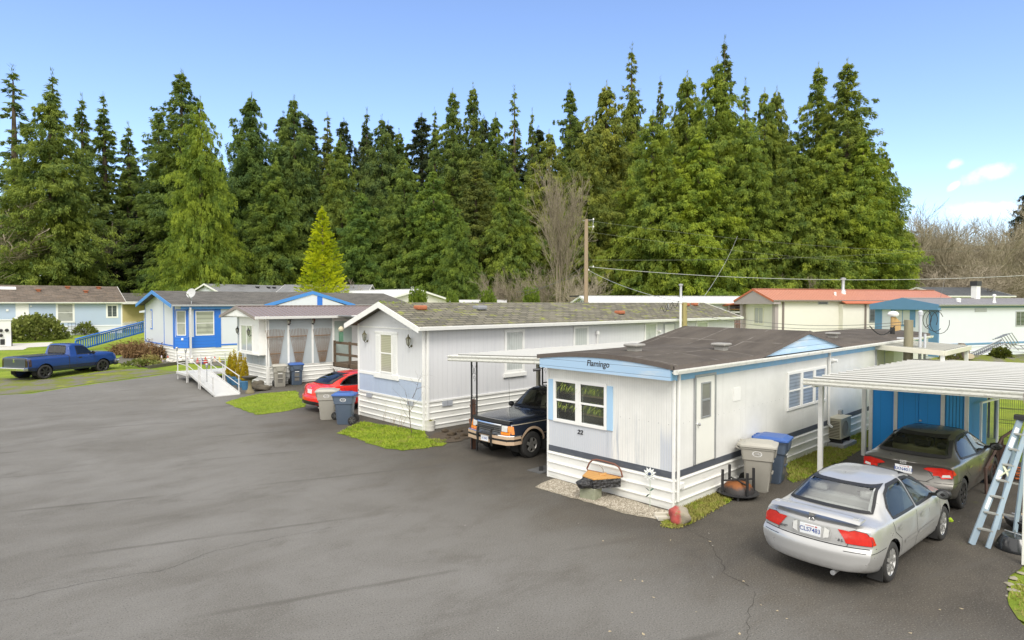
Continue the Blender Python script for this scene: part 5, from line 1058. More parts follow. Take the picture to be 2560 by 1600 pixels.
for k in (1, 3, 5): f = k / 7; mb = MB(); mb.bar(rel(ra.lerp(ta, f)), rel(rb_.lerp(tb_, f)), .03); mb.build('rear_brace', m_alu, T)
mb = MB(); m_ = rel((ta + tb_) / 2); mb.box(m_.x - .08, m_.x + .08, m_.y - .16, m_.y + .16, m_.z - .02, m_.z + .07); mb.build('top_cap', m_blackmetal, T, bevel=.01)
mb = MB(); [mb.bar(rel(fa.lerp(ta, f0)), rel(fb_.lerp(tb_, f1)), .04, .012) for (f0, f1) in ((.52, .62), (.62, .52))]; mb.build('strap', mat('pale tape', (.55, .58, .42), .7), T)
dl = (ta - fa).normalized(); sn = Vector((-.4, .1, 0)); 
for (f0, f1, wd, nm) in ((.27, .36, .05, 'label'), (.50, .57, .07, 'label'), (.76, .84, .07, 'label'), (.87, .92, .07, 'label')):
    mb = MB(); mb.bar(rel(fa.lerp(ta, f0)), rel(fa.lerp(ta, f1)), .034, wd, RT); lb = mb.build('label', m_logo, T)
for i, (px, py, r, flip) in enumerate(((2538, 1378, .30, 0), (2552, 1330, .27, 1))):
    q = G(px, py); T = thing('grill_lid', ['black kettle grill base lying rim down near the white post', 'black kettle grill bowl farther back behind the ladder foot'][i], 'grill', q + Vector((.12, .0, 0)))
    mb = MB(); mb.lathe([(r, 0), (r * 1.02, .02), (r * .92, .10), (r * .70, .22), (r * .66, .235), (.0, .24)] if not flip else [(r * .5, .02), (r * .85, .10), (r, .20), (r * .98, .215), (r * .8, .12), (.0, .08)], n=28, caps=False); mb.build('bowl', mat('black enamel', (.02, .022, .025), .25, coat=.4), T, True)
    mb = MB(); mb.tube([(-r * .7, 0, .26), (r * .7, .05, .26)], .01, 6); mb.tube([(-.05, -r * .6, .26), (.1, r * .6, .26)], .01, 6); mb.build('wire_handle', m_steel, T)
T = thing('step_railing', 'rusty brown metal step railing beside the dark sedan', 'railing', G(2466, 1235)); b0 = T.location; m_rr = mat('rusty brown rail', (.085, .05, .04), .7, var=.3, scale=6)
P1 = onx(2464, 1172, b0.x) - b0; P2 = onx(2505, 1094, b0.x + 1.6) - b0; P3 = onx(2545, 1068, b0.x + 2.3) - b0; mb = MB(); mb.tube([(0, 0, 0), P1, P2, P3], .032, 6); mb.bar(P2, Vector((P2.x, P2.y, 0)), .06); mb.build('rail', m_rr, T); mb = MB(); mb.box(P2.x - .02, P2.x + .02, P2.y - .1, P2.y + .22, .35, .85); mb.build('side_plate', m_rr, T)
q = G(2376, 1303); T = tag(rock('tennis_ball', 'bright yellow green tennis ball on the asphalt', q, .034, (1, 1, 1), mat('tennis ball', (.42, .60, .03), .8, var=.05), 3), None, 'ball'); T.scale = (1.4, 1.4, 1.4)
T = thing('garden_hose', 'orange cord coiled on the ground behind the ladder', 'cord', G(2548, 1198)); mb = MB(); mb.tube([(math.cos(a * .6) * (.22 + .02 * (a % 3)), math.sin(a * .6) * .2, .03 + a * .006) for a in range(40)], .02, 6); mb.build('coil', mat('orange cord', (.45, .12, .03), .6), T, True)
T = thing('timber_batten', 'thin pale timber batten lying behind the ladder', 'timber', G(2530, 1292)); mb = MB(); mb.bar((-.3, .15, .02), (.5, -.25, .02), .05, .03); mb.build('batten', mat('pale batten', (.38, .30, .2), .8), T)
rnd = random.Random(77)
for i in range(26):
    px, py = rnd.uniform(1500, 2420), rnd.uniform(1330, 1590)
    q = G(px, py); r = rnd.uniform(.010, .022); mb = MB(); a = rnd.uniform(0, 6); c, s = math.cos(a) * r, math.sin(a) * r; mb.add([(c * 1.6, s * 1.6, .006), (-s, c, .004), (-c * 1.6, -s * 1.6, .012), (s, -c, .005)], [(0, 1, 2, 3)]); o = mb.build('fallen_leaf', mat('dry leaf', (.40, .33, .22), .9, var=.4, scale=30), None); o.location = q; tag(o, 'tiny pale fallen leaf lying on the asphalt', 'leaf', 'fallen leaves on the asphalt')
# rubber mat in the drive beside the trailer
T = thing('rubber_mat', 'grey mat with black scrap lying beside the trailer front corner', 'mat', G(1352, 1175)); mb = MB(); mb.box(-.28, .35, -.25, .2, 0, .02); mb.build('mat', mat('grey mat', (.10, .10, .10), .9, var=.3), T); mb = MB(); mb.bar((-.1, -.1, .03), (.1, .08, .05), .10, .03); mb.build('scrap', m_rubber, T)
# ------------------------------------------------------------------ white ramp with rails
def access_ramp():
    T = thing('access_ramp', 'white metal wheelchair ramp with double rails', 'ramp', (9.88, 28.95, gz(9.9, 28.9))); z1 = .56; m = mat('white ramp metal', (.58, .58, .57), .45, var=.04, scale=3, dirt=((.42, .41, .38), .4)); o = T.location
    dirv = Vector((.42, 5.2, 0)); L = dirv.length; dn = dirv.normalized(); sd = Vector((dn.y, -dn.x, 0)); w_ = .52
    def P(f, s, z): return dn * (L * f) + sd * (w_ * s) + Vector((0, 0, z1 * f + z))
    mb = MB(); v = [P(0, -1, .0), P(0, 1, .0), P(1, 1, .0), P(1, -1, .0)]; mb.add([q + Vector((0, 0, .03)) for q in v] + [q + Vector((0, 0, -.04)) for q in v], [(0, 1, 2, 3), (7, 6, 5, 4), (0, 4, 5, 1), (1, 5, 6, 2), (2, 6, 7, 3), (3, 7, 4, 0)])
    for s in (-1, 1): mb.bar(P(0, s * 1.02, .05), P(1, s * 1.02, .05), .035, .10)
    mb.build('ramp_deck', m, T); e = P(1, 0, 0)
    mb = MB(); mb.box(e.x - .62, e.x + 1.9, e.y + .01, e.y + 1.75, z1 - .12, z1 + .0); mb.build('landing', m, T, bevel=.01)
    for s in (-1, 1):
        mb = MB(); tops = [P(f, s * 1.05, .82 if f else .80) for f in (.02, .5, 1)]; mids = [P(f, s * 1.05, .42) for f in (.02, .5, 1)]
        mb.tube(tops, .022, 6); mb.tube(mids, .018, 6); mb.build('handrail', m, T, True)
        for f in (.04, .5, .56, 1.0): q = P(f, s * 1.05, 0); mb = MB(); mb.bar((q.x, q.y, 0), q + Vector((0, 0, .82)), .04); mb.build('post', m, T); mb = MB(); mb.lathe([(.05, 0), (.05, .04)], (q.x, q.y, 0), n=8); mb.build('foot', m_rubber, T)
    c = [Vector((e.x - .6, e.y + .05, 0)), Vector((e.x - .55, e.y + 1.72, 0)), Vector((e.x + .6, e.y + 1.72, 0)), Vector((e.x + 1.85, e.y + 1.72, 0)), Vector((e.x + 1.85, e.y + .05, 0))]
    for q in c: mb = MB(); mb.bar(q, q + Vector((0, 0, z1 + .85)), .04); mb.build('post', m, T)
    mb = MB(); [mb.tube([q + Vector((0, 0, z1 + h)) for q in c[:4]], .02, 6) for h in (.42, .84)]; mb.tube([c[3] + Vector((0, 0, z1 + .84)), c[3] + Vector((1.6, -1.0, z1 + .9))], .02, 6); mb.tube([c[3] + Vector((0, 0, z1 + .42)), c[3] + Vector((1.6, -1.0, z1 + .5))], .02, 6); mb.tube([c[4] + Vector((0, 0, z1 + .84)), P(1, 1.05, .82)], .02, 6); mb.build('handrail', m, T, True)
    for q in (P(.22, -1.05, .0), c[0] + Vector((0, 0, z1)), c[1] + Vector((0, 0, z1))):
        b = q + Vector((-.03, 0, .82)); mb = MB(); mb.bar(b + Vector((0, 0, -.4)), b + Vector((0, 0, .25)), .025); mb.lathe([(.03, .25), (.05, .28), (.06, .40), (.075, .41), (.06, .44), (.01, .46)], b, n=10); mb.build('solar_lamp', m_galv, T)
access_ramp()
# ------------------------------------------------------------------ vehicles
def curve(keys):
    xs = np.array([k[0] for k in keys], float); ys = np.array([k[1] for k in keys], float); h = np.diff(xs); d = np.diff(ys) / h; m = np.zeros(len(xs))
    m[0], m[-1] = d[0], d[-1]
    for i in range(1, len(xs) - 1):
        if d[i - 1] * d[i] > 0: w1, w2 = 2 * h[i] + h[i - 1], h[i] + 2 * h[i - 1]; m[i] = (w1 + w2) / (w1 / d[i - 1] + w2 / d[i])
    def f(x):
        x = min(max(x, xs[0]), xs[-1]); i = min(max(np.searchsorted(xs, x) - 1, 0), len(h) - 1); t_ = (x - xs[i]) / h[i]
        return float((2 * t_**3 - 3 * t_**2 + 1) * ys[i] + (t_**3 - 2 * t_**2 + t_) * h[i] * m[i] + (-2 * t_**3 + 3 * t_**2) * ys[i + 1] + (t_**3 - t_**2) * h[i] * m[i + 1])
    return f
def lerpc(keys):
    xs = [k[0] for k in keys]; ys = [k[1] for k in keys]; return lambda z: float(np.interp(z, xs, ys))
class Car:
    def __init__(s, L, top, belt, wb, wt, wm, wl, bot, rear, front, kr, kf, zm=.52, smooth=3, roofdrop=.07, step=.045):
        s.L = L; F_ = {k: curve(v) for k, v in dict(top=top, belt=belt, wb=wb, wt=wt, wm=wm, wl=wl, bot=bot).items()}; s.F = F_
        rf, ff = lerpc(rear), lerpc(front); n = int(L / step); xs = np.linspace(0, L, n); seg = [3, 2, 7, 8, 2, 10, 3, 7]; rings = []
        for x in xs:
            t_, b, a, r_, m, l, o = (F_[k](x) for k in ('top', 'belt', 'wb', 'wt', 'wm', 'wl', 'bot')); b = min(b, t_ - .02); zz = min(zm, o + (b - o) * .55); rd = min(roofdrop, (t_ - b) * .45)
            c = [(0, o), (l - .10, o), (l, o + .04), (m, zz), (a, b), (a - .03, b + min(.025, (t_ - b) * .3)), (r_, t_ - rd), (r_ - .13, t_ - rd * .22), (0, t_)]
            P = [c[0]]
            for i, k in enumerate(seg): P += [(c[i][0] + (c[i + 1][0] - c[i][0]) * j / k, c[i][1] + (c[i + 1][1] - c[i][1]) * j / k) for j in range(1, k + 1)]
            P = np.array(P)
            for _ in range(smooth): P[1:-1] = P[1:-1] * .5 + (P[:-2] + P[2:]) * .25
            rings.append(P)
        m = len(rings[0]); v = []; f = []; N = 2 * m - 2; W = max(r_[:, 0].max() for r_ in rings)
        def dfm(x, y, z):
            fr = max(0, 1 - x / .8); fe = max(0, 1 - (L - x) / .8); q = (abs(y) / W) ** 2.4
            return (x + fr * (rf(z) + kr * q) - fe * (ff(z) + kf * q), y, z)
        for x, P in zip(xs, rings):
            v += [dfm(x, y, z) for y, z in P] + [dfm(x, -y, z) for y, z in P[-2:0:-1]]
        for i in range(n - 1):
            for k in range(N): k2 = (k + 1) % N; f.append((i * N + k, (i + 1) * N + k, (i + 1) * N + k2, i * N + k2))
        for (i, fl) in ((0, 0), (n - 1, 1)):
            P = rings[i]; nc = 10; grid = []
            for r_ in range(m):
                row = [i * N + r_]
                if 0 < r_ < m - 1:
                    for j in range(1, nc): v.append(dfm(xs[i], P[r_][0] * (1 - 2 * j / nc), P[r_][1])); row.append(len(v) - 1)
                    row.append(i * N + N - r_)
                else: row = [i * N + r_] * (nc + 1)
                grid.append(row)
            for r_ in range(m - 1):
                for j in range(nc):
                    q = [grid[r_][j], grid[r_][j + 1], grid[r_ + 1][j + 1], grid[r_ + 1][j]]; q2 = []
                    for e in q:
                        if e not in q2: q2.append(e)
                    if len(q2) >= 3: f.append(tuple(q2 if not fl else q2[::-1]))
        s.v, s.f = v, f; s.bvh = BVHTree.FromPolygons([Vector(p) for p in v], f); s.holes = []; s.arches = []
    def hit(s, proj, a, b, off):
        if proj in ('L', 'R'): k = 1 if proj == 'L' else -1; o, d = Vector((a, 3 * k, b)), Vector((0, -k, 0))
        elif proj == 'rear': o, d = Vector((-3, a, b)), Vector((1, 0, 0))
        elif proj == 'front': o, d = Vector((s.L + 3, a, b)), Vector((-1, 0, 0))
        else: o, d = Vector((a, b, 5)), Vector((0, 0, -1))
        p, n, i, _ = s.bvh.ray_cast(o, d)
        if p is None: return None
        if n.dot(d) > 0: n = -n
        return p + n * off
    def panel(s, name, proj, poly, m, parent, off=.004, step=.05, smooth=True):
        bm = bmesh.new(); bm.faces.new([bm.verts.new((x, y, 0)) for x, y in poly]); xs = [p[0] for p in poly]; ys = [p[1] for p in poly]
        for ax, lo, hi in ((0, min(xs), max(xs)), (1, min(ys), max(ys))):
            k = int((hi - lo) / step)
            for i in range(1, k + 1):
                c = lo + (hi - lo) * i / (k + 1); co_ = Vector((c, 0, 0)) if ax == 0 else Vector((0, c, 0)); no = Vector((1, 0, 0)) if ax == 0 else Vector((0, 1, 0))
                bmesh.ops.bisect_plane(bm, geom=bm.verts[:] + bm.edges[:] + bm.faces[:], plane_co=co_, plane_no=no)
        dead = []
        for v in bm.verts:
            p = s.hit(proj, v.co.x, v.co.y, off)
            if p is None: dead.append(v)
            else: v.co = p
        bmesh.ops.delete(bm, geom=dead, context='VERTS'); bmesh.ops.delete(bm, geom=[f for f in bm.faces if max(e.calc_length() for e in f.edges) > step * 3 + .03], context='FACES'); out_ = Vector({'L': (0, 1, 0), 'R': (0, -1, 0), 'rear': (-1, 0, 0), 'front': (1, 0, 0)}.get(proj, (0, 0, 1))); bm.normal_update()
        for f in bm.faces:
            if f.normal.dot(out_) < 0: f.normal_flip()
        vs = [v.co.copy() for v in bm.verts]; bm.verts.index_update(); fs = [[v.index for v in f.verts] for f in bm.faces]; bm.free()
        return link(name, vs, fs, m, parent, 30, recalc=False)
    def ribbon(s, mb, proj, pts, w, off=.006, closed=False, inset=0.0):
        pts = list(pts) + ([pts[0]] if closed else []); P = []
        for a, b in zip(pts, pts[1:]):
            k = max(1, int(math.hypot(b[0] - a[0], b[1] - a[1]) / .05)); P += [(a[0] + (b[0] - a[0]) * i / k, a[1] + (b[1] - a[1]) * i / k) for i in range(k)]
        P.append(pts[-1]); n = len(P); prev = None
        for i in range(n):
            a = P[i - 1] if i else (P[n - 2] if closed else P[0]); b = P[i + 1] if i < n - 1 else (P[1] if closed else P[-1]); d = (b[0] - a[0], b[1] - a[1]); l = math.hypot(*d) or 1; nn = (-d[1] / l, d[0] / l)
            p, q = s.hit(proj, P[i][0] + nn[0] * (w / 2 + inset), P[i][1] + nn[1] * (w / 2 + inset), off), s.hit(proj, P[i][0] - nn[0] * (w / 2 - inset), P[i][1] - nn[1] * (w / 2 - inset), off)
            if p and q and prev and (p - prev[0]).length < .3: mb.add([prev[0], prev[1], q, p], [(0, 1, 2, 3)])
            prev = (p, q) if p and q else None
    def body(s, name, m, parent):
        bm = bmesh.new(); vs = [bm.verts.new(p) for p in s.v]
        for q in s.f:
            try: bm.faces.new([vs[i] for i in q])
            except ValueError: pass
        bmesh.ops.recalc_face_normals(bm, faces=bm.faces); dead = []
        for f in bm.faces:
            c = f.calc_center_median(); n = f.normal; k = False
            for (proj, poly) in s.holes:
                if proj == 'side' and abs(n.y) > .3: k = inpoly((c.x, c.z), poly)
                elif proj == 'rear' and n.x < -.12: k = inpoly((c.y, c.z), poly) and c.x < s.L * .62
                elif proj == 'front' and n.x > .12: k = inpoly((c.y, c.z), poly) and c.x > s.L * .3
                if k: break
            for (wx, wz, ra) in s.arches:
                if (c.x - wx) ** 2 + (c.z - wz) ** 2 < ra * ra and abs(c.y) > .45: k = True
            if k: dead.append(f)
        bmesh.ops.delete(bm, geom=dead, context='FACES')
        for (wx, wz, ra) in s.arches:
            for v in bm.verts:
                d = math.hypot(v.co.x - wx, v.co.z - wz)
                if v.is_boundary and abs(v.co.y) > .40 and d < ra + .09 and d > .05: v.co.x, v.co.z = wx + (v.co.x - wx) / d * ra, wz + (v.co.z - wz) / d * ra
        me = bpy.data.meshes.new(name); bm.to_mesh(me); bm.free(); me.materials.append(m); me.polygons.foreach_set('use_smooth', [True] * len(me.polygons)); me.set_sharp_from_angle(angle=R(42))
        o = bpy.data.objects.new(name, me); col.objects.link(o); o.parent = parent; return o
def shrink(poly, k=.03):
    cx = sum(p[0] for p in poly) / len(poly); cy = sum(p[1] for p in poly) / len(poly); out = []
    for x, y in poly: d = math.hypot(x - cx, y - cy); out.append((cx + (x - cx) * (d - k) / d, cy + (y - cy) * (d - k) / d))
    return out
def mir(poly): return [(-a, b) for a, b in poly][::-1]
m_tyre = mat('tyre rubber', (.028, .027, .026), .8, var=.3, scale=12, dirt=((.07, .065, .055), .4)); m_alloy = mat('alloy rim', (.55, .55, .54), .35, .7, var=.1, scale=12, dirt=((.22, .19, .15), .4)); m_blackrim = mat('black rim', (.018, .018, .02), .3, coat=.4)
m_seal = mat('black window seal', (.012, .012, .013), .45); m_well = mat('wheel well', (.012, .012, .012), .95); m_seat = mat('pale grey cloth seat', (.50, .50, .485), .9, var=.1); m_seatdk = mat('dark cloth seat', (.035, .035, .035), .9); m_tan = mat('tan trim', (.34, .30, .19), .9)
m_carglass = glass('car glass', (.84, .88, .87), .95, (1.2, .12)); m_glassdk = glass('tinted car glass', (.16, .19, .18)); m_seam = mat('panel gap', (.02, .02, .02), .8); m_chrome = mat('chrome', (.75, .75, .75), .15, 1.0)
m_taill, t = newmat('red tail lamp'); o = t.coord(); k = t.noise(o, 14, 4, .6); finish(t, t.mix((.40, .006, .006), (.75, .035, .02), k), .12, coat=.8)
m_clear = mat('clear lamp', (.62, .62, .60), .1, coat=.8, var=.15, scale=20); m_amber = mat('amber lamp', (.75, .22, .01), .12, coat=.8, var=.2, scale=20); m_plate = mat('number plate', (.74, .76, .78), .5, var=.02); m_plateblue = mat('plate blue', (.05, .09, .30), .6)
def wheel(parent, x, y, r, w, side, rim_m, spokes=6, rr=.66, spw=.05, twist=0.0):
    mb = MB(); mb.lathe([(r * rr, -w * .46), (r * .90, -w * .5), (r * .985, -w * .40), (r, -w * .2), (r, w * .2), (r * .985, w * .40), (r * .90, w * .5), (r * rr, w * .46)], (x, y, r), (0, 1, 0), 36, False); wl = mb.build('wheel', m_tyre, parent, 50)
    mb = MB(); sd = side; yo = y + sd * w * .42; mb.lathe([(r * rr * 1.01, 0), (r * rr * .97, -.005), (r * rr * .90, -.03)], (x, yo, r), (0, sd, 0), 36, False)
    mb.lathe([(.0, -.01), (.05, -.01), (.065, -.03)], (x, yo, r), (0, sd, 0), 16, False)
    for k in range(spokes):
        a = 2 * math.pi * k / spokes; c, s_ = math.cos(a), math.sin(a); c2, s2 = math.cos(a + twist), math.sin(a + twist); R0 = r * rr * .94
        mb.bar((x + c * .03, yo - sd * .012, r + s_ * .03), (x + c2 * R0, yo - sd * .012, r + s2 * R0), spw * (1 + .0), .03, Vector((0, 1, 0)))
    mb.build('rim', rim_m, wl, 40); mb = MB(); mb.lathe([(.0, 0), (r * rr, 0)], (x, yo - sd * .07, r), (0, sd, 0), 24, False); mb.build('brake_disc', m_well, wl)
def wells(parent, car, wx, ra, W):
    for s in (-1, 1):
        mb = MB(); n = 18; v = []
        for k in range(n + 1):
            a = math.pi * (k / n) * 1.24 - .38
            for yy in (W - .06, W - .38): v.append((wx + math.cos(a) * ra * 1.01, s * yy, car.wz + math.sin(a) * ra * 1.01))
        mb.add(v, [(2 * k, 2 * k + 1, 2 * k + 3, 2 * k + 2) for k in range(n)]); mb.lathe([(0, 0), (ra * 1.01, 0)], (wx, s * (W - .38), car.wz), (0, s, 0), 20, False); mb.build('wheel_well', m_well, parent)
def seats(parent, xf, xr, zs, m, w=.5, rear=True, head=None, hw=.56):
    head = head or m
    for y in (-.36, .36):
        mb = MB(); mb.box(xf - .25, xf + .25, y - .24, y + .24, zs - .15, zs + .02); mb.bar((xf - .22, y, zs), (xf - .38, y, zs + .56), .46, .12, Vector((1, 0, 0))); s = mb.build('front_seat', m, parent, bevel=.05)
        mb = MB(); mb.box(xf - .45, xf - .35, y - .13, y + .13, zs + .58, zs + .76); mb.build('headrest', head, s, bevel=.04)
    if rear:
        mb = MB(); mb.box(xr - .2, xr + .25, -.6, .6, zs - .12, zs + .05); mb.bar((xr - .18, 0, zs), (xr - .36, 0, zs + .50), 1.2, .12, Vector((1, 0, 0))); s = mb.build('rear_seat', m, parent, bevel=.05)
        for y in (-.40, .40) if rear == 2 else (-.42, 0, .42): mb = MB(); mb.box(xr - .44, xr - .33, y - .15, y + .15, zs + .50, zs + .63); mb.build('headrest', head, s, bevel=.035)
def plate(parent, car, proj, y, z, txt, name='number_plate', tilt=0):
    p = car.hit(proj, y, z, .012); sg = -1 if proj == 'rear' else 1; ax = Vector((0, sg, 0)) if False else Vector((0, -1 if proj == 'rear' else 1, 0)); fr = (Vector((p.x, p.y, 0)), ax, Vector((sg, 0, 0)))
    mb = MB(); mb.fbox(fr, -.152, .152, z - .077, z + .077, -.03, .004); pl_ = mb.build(name, m_plate, parent, bevel=.003)
    text(txt, .092, m_plateblue, pl_, fr, 0, z - .005, .006, 'plate_lettering', 0, .001, .0005, .92)
    mb = MB(); mb.fbox(fr, -.07, .06, z + .052, z + .060, .0045, .005); mb.fbox(fr, .075, .105, z + .045, z + .068, .0045, .005); mb.build('plate_print', mat('plate red print', (.45, .12, .12), .6), pl_)
def mirror(parent, car, x, z, m, sz=(.10, .12, .085)):
    for s in (-1, 1):
        p = car.hit('L' if s > 0 else 'R', x, z, 0); bm = bmesh.new(); bmesh.ops.create_uvsphere(bm, u_segments=16, v_segments=10, radius=1)
        for v in bm.verts: v.co = Vector((min(v.co.x, 1) * sz[0] * (.45 if v.co.x < 0 else 1.0), v.co.y * sz[1], v.co.z * sz[2])) + Vector((p.x, p.y + s * (sz[1] + .06), z + .05))
        vs = [v.co.copy() for v in bm.verts]; bm.verts.index_update(); fs = [[v.index for v in f.verts] for f in bm.faces]; bm.free(); o = link('mirror', vs, fs, m, parent, True)
        mb = MB(); mb.bar((p.x, p.y - s * .03, z + .01), (p.x, p.y + s * .12, z + .04), .05, .05); mb.build('mirror_arm', m_seal, o)
        mb = MB(); mb.lathe([(0, 0), (.72, 0)], (0, 0, 0), (-1, 0, 0), 16, False); mb.v = [(p.x - sz[0] * .42, v[1] * sz[1] + p.y + s * (sz[1] + .06), v[2] * sz[2] + z + .05) for v in mb.v]; mb.build('mirror_glass', mat('mirror glass', (.22, .23, .24), .08, 1.0), o)
def sedan(name, label, loc, hd, sp):
    T = thing('parked_car', label, 'car', loc, hd); L, W, H, r = sp['L'], sp['W'], sp['H'], sp['r']; wr, wf = sp['wr'], sp['wr'] + sp['base']; k = L / 4.51; h = H / 1.41; hw = W / 2
    X_ = lambda pts: [(a * k, b * h) for a, b in pts]; Y_ = lambda pts: [(a * k, b * hw / .855) for a, b in pts]
    tr = sp.get('trunk', 1.0); rb = sp.get('rbase', .58)
    c = Car(L, X_([(0, .96 * tr), (.06, .985 * tr), (.16, 1.0 * tr), (.35, 1.015 * tr), (rb, 1.035 * tr), (rb + .38, 1.20), (1.32, 1.365), (1.65, 1.402), (2.0, 1.41), (2.4, 1.395), (2.75, 1.325), (3.15, 1.12), (3.5, .945), (3.62, .925), (4.0, .865), (4.3, .77), (4.45, .68), (4.51, .60)]),
            X_([(0, .925), (.15, .94), (.6, .925), (1.5, .92), (2.5, .89), (3.4, .86), (4.0, .78), (4.35, .68), (4.51, .55)]),
            Y_([(0, .785), (.06, .80), (.2, .815), (.6, .825), (1.3, .832), (3.0, .832), (3.6, .80), (4.1, .745), (4.4, .66), (4.51, .58)]),
            Y_([(0, .72), (.15, .735), (rb, .70), (rb + .35, .615), (1.35, .56), (2.0, .565), (2.7, .555), (3.1, .615), (3.5, .67), (3.7, .66), (4.2, .60), (4.51, .45)]),
            Y_([(0, .815), (.06, .83), (.25, .848), (.8, .855), (3.4, .855), (4.0, .83), (4.35, .76), (4.51, .66)]), Y_([(0, .70), (.1, .76), (.5, .80), (4.0, .80), (4.4, .70), (4.51, .60)]),
            X_([(0, .30), (.25, .24), (.8, .19), (3.6, .18), (4.2, .20), (4.51, .26)]), sp.get('rear', [(.2, .10), (.32, .02), (.40, .0), (.56, .0), (.615, .012), (.645, .075), (.75, .085), (.90, .11), (1.0, .17), (1.1, .2)]),
            [(.2, .10), (.35, 0), (.5, 0), (.62, .02), (.8, .1)], .23, .30, .54 * h)
    c.wz = r; ra = r + .055
    rw = [(-.63, 1.045 * tr), (.63, 1.045 * tr), (.60, 1.12), (.50, 1.345), (-.50, 1.345), (-.60, 1.12)]; rw = [(a * hw / .855, b * h) for a, b in rw]
    ws = [(-.66, .99), (.66, .99), (.52, 1.335), (-.52, 1.335)]; ws = [(a * hw / .855, b * h) for a, b in ws]
    q = sp['glass']; sw = [[(a * k, b * h) for a, b in p] for p in q]
    c.holes = [('rear', shrink(rw, .055)), ('front', shrink(ws, .05))] + [('side', shrink(p)) for p in sw]; c.arches = [(wr, r, ra), (wf, r, ra)]; m = sp['paint']; gl = sp.get('gm', m_carglass)
    body = c.body('body', m, T); c.panel('rear_window', 'rear', rw, gl, T, .009); c.panel('windscreen', 'front', ws, gl, T, .007)
    mb = MB(); c.ribbon(mb, 'rear', rw, .03 if sp.get('frit') else .045, .013, True, .012 if sp.get('frit') else .0); mb.build('window_seal', m_seal, T); mb = MB(); c.ribbon(mb, 'front', ws, .05, .010, True); mb.build('window_seal', m_seal, T)
    for sd in ('L', 'R'):
        for p in sw: c.panel('side_window', sd, p, glass('side glass', (.50, .56, .53), .9, (.8, .03)) if gl is m_carglass else gl, T, .005)
        for p in sw: mb = MB(); c.ribbon(mb, sd, p, .035, .008, True); mb.build('window_seal', m_seal, T)
        for pts in sp['seams']: sm = MB(); c.ribbon(sm, sd, [(a * k, b * h) for a, b in pts], .009, .0035); sm.build('panel_gap', m_seam, T)
        for (x, z) in sp['handles']: mb = MB(); c.ribbon(mb, sd, [((x - .09) * k, z * h), ((x + .09) * k, (z) * h)], .032, .03); mb.build('door_handle', sp.get('hm', m), T)
        if sp.get('mould'):
            for pts in sp['mould']: mb = MB(); c.ribbon(mb, sd, [(a * k, b * h) for a, b in pts], .05, .014); mb.build('side_moulding', m, T)
        tl = sp['tail']; 
    for yy in (1, -1):
        p = tl if yy > 0 else mir(tl); lamp = c.panel('tail_lamp', 'rear', p, m_taill, T, .008, .03); c.panel('lamp_side', 'L' if yy > 0 else 'R', sp['tailside'], m_taill, lamp, .008, .03)
        rl = MB(); c.ribbon(rl, 'rear', p, .012, .007, True); rl.build('lamp_gap', m_seam, lamp)
        if sp.get('revl'): c.panel('reversing_lamp', 'rear', sp['revl'] if yy > 0 else mir(sp['revl']), m_clear, lamp, .012)
    sm = MB(); [c.ribbon(sm, 'rear', pts, .010, .0035) for pts in sp['rseams']]; sm.build('trunk_gap', m_seam, T)
    for y in (1, -1): c.panel('headlamp', 'front', [(y * a, b) for a, b in ((.42, .60), (.70, .62), (.66, .76), (.45, .72))][::y], m_clear, T, .008)
    wells(T, c, wr, ra, hw); wells(T, c, wf, ra, hw)
    for x in (wr, wf):
        for s in (-1, 1): wheel(T, x, s * (hw - .115), r, .195, s, sp['rim'], sp.get('spokes', 6), .68, .055)
    fl = MB(); fl.box(.5, L - 1.2, -.68, .68, .40, .48); fl.add([(rb * k + .02, -.62, .99 * h), (1.35 * k, -.62, .93 * h), (1.35 * k, .62, .93 * h), (rb * k + .02, .62, .99 * h)], [(0, 1, 2, 3)]); fl.box(3.0 * k, 3.4 * k, -.66, .66, .55, .90 * h); fl.build('interior', sp.get('trim', m_seat), T)
    seats(T, 2.55 * k, 1.72 * k, .58, sp.get('seat', m_seat), rear=sp.get('hr', 2), head=sp.get('head'))
    st = MB(); st.lathe([(.17, 0), (.185, .012), (.17, .025), (.155, .012), (.17, 0)], (2.98 * k, .36, .88), (-.9, 0, .4), 20, False); st.build('steering_wheel', m_seatdk, T, True)
    mirror(T, c, 3.02 * k, .93 * h, sp.get('mm', m_seal))
    plate(T, c, 'rear', 0, sp['pz'], sp['ptxt'])
    return T, c
E_SED = dict(seams=[[(2.1, .26), (2.08, .90)], [(3.28, .30), (3.30, .84)], [(1.05, .92), (1.12, .75), (1.36, .60), (1.42, .36)], [(1.42, .25), (3.25, .25)], [(.02, .62), (.72, .615)]], handles=((2.30, .79), (1.30, .80)))
SIL = dict(L=4.45, W=1.69, H=1.37, r=.30, wr=.985, base=2.535, paint=paint('silver car paint', (.47, .47, .465), .4), rim=m_alloy, spokes=7, frit=True, hr=2, trim=m_seat, pz=.785, ptxt='CLS7483',
    glass=[[(1.12, .955), (1.16, 1.08), (1.33, 1.24), (1.60, 1.325), (2.08, 1.335), (2.08, .945)], [(2.17, .94), (2.17, 1.335), (2.45, 1.31), (2.72, 1.23), (3.14, .99), (3.16, .93)]],
    tail=[(.50, .70), (.79, .70), (.785, .80), (.72, .875), (.58, .895), (.515, .87)], tailside=[(.06, .70), (.36, .71), (.31, .83), (.16, .88), (.06, .88)], revl=[(.185, .71), (.265, .735), (.265, .84), (.20, .87)],
    rseams=[[(-.62, .985), (-.55, .80), (-.50, .655), (.50, .655), (.55, .80), (.62, .985)], [(-.82, .655), (.82, .655)]], mould=[[(1.50, .52), (2.05, .52)], [(2.14, .52), (3.18, .53)]], **E_SED)
T, c = sedan('s', 'silver four door sedan with small trunk spoiler parked in the open drive', (9.60, 3.70, 0), R(-2.7), SIL)
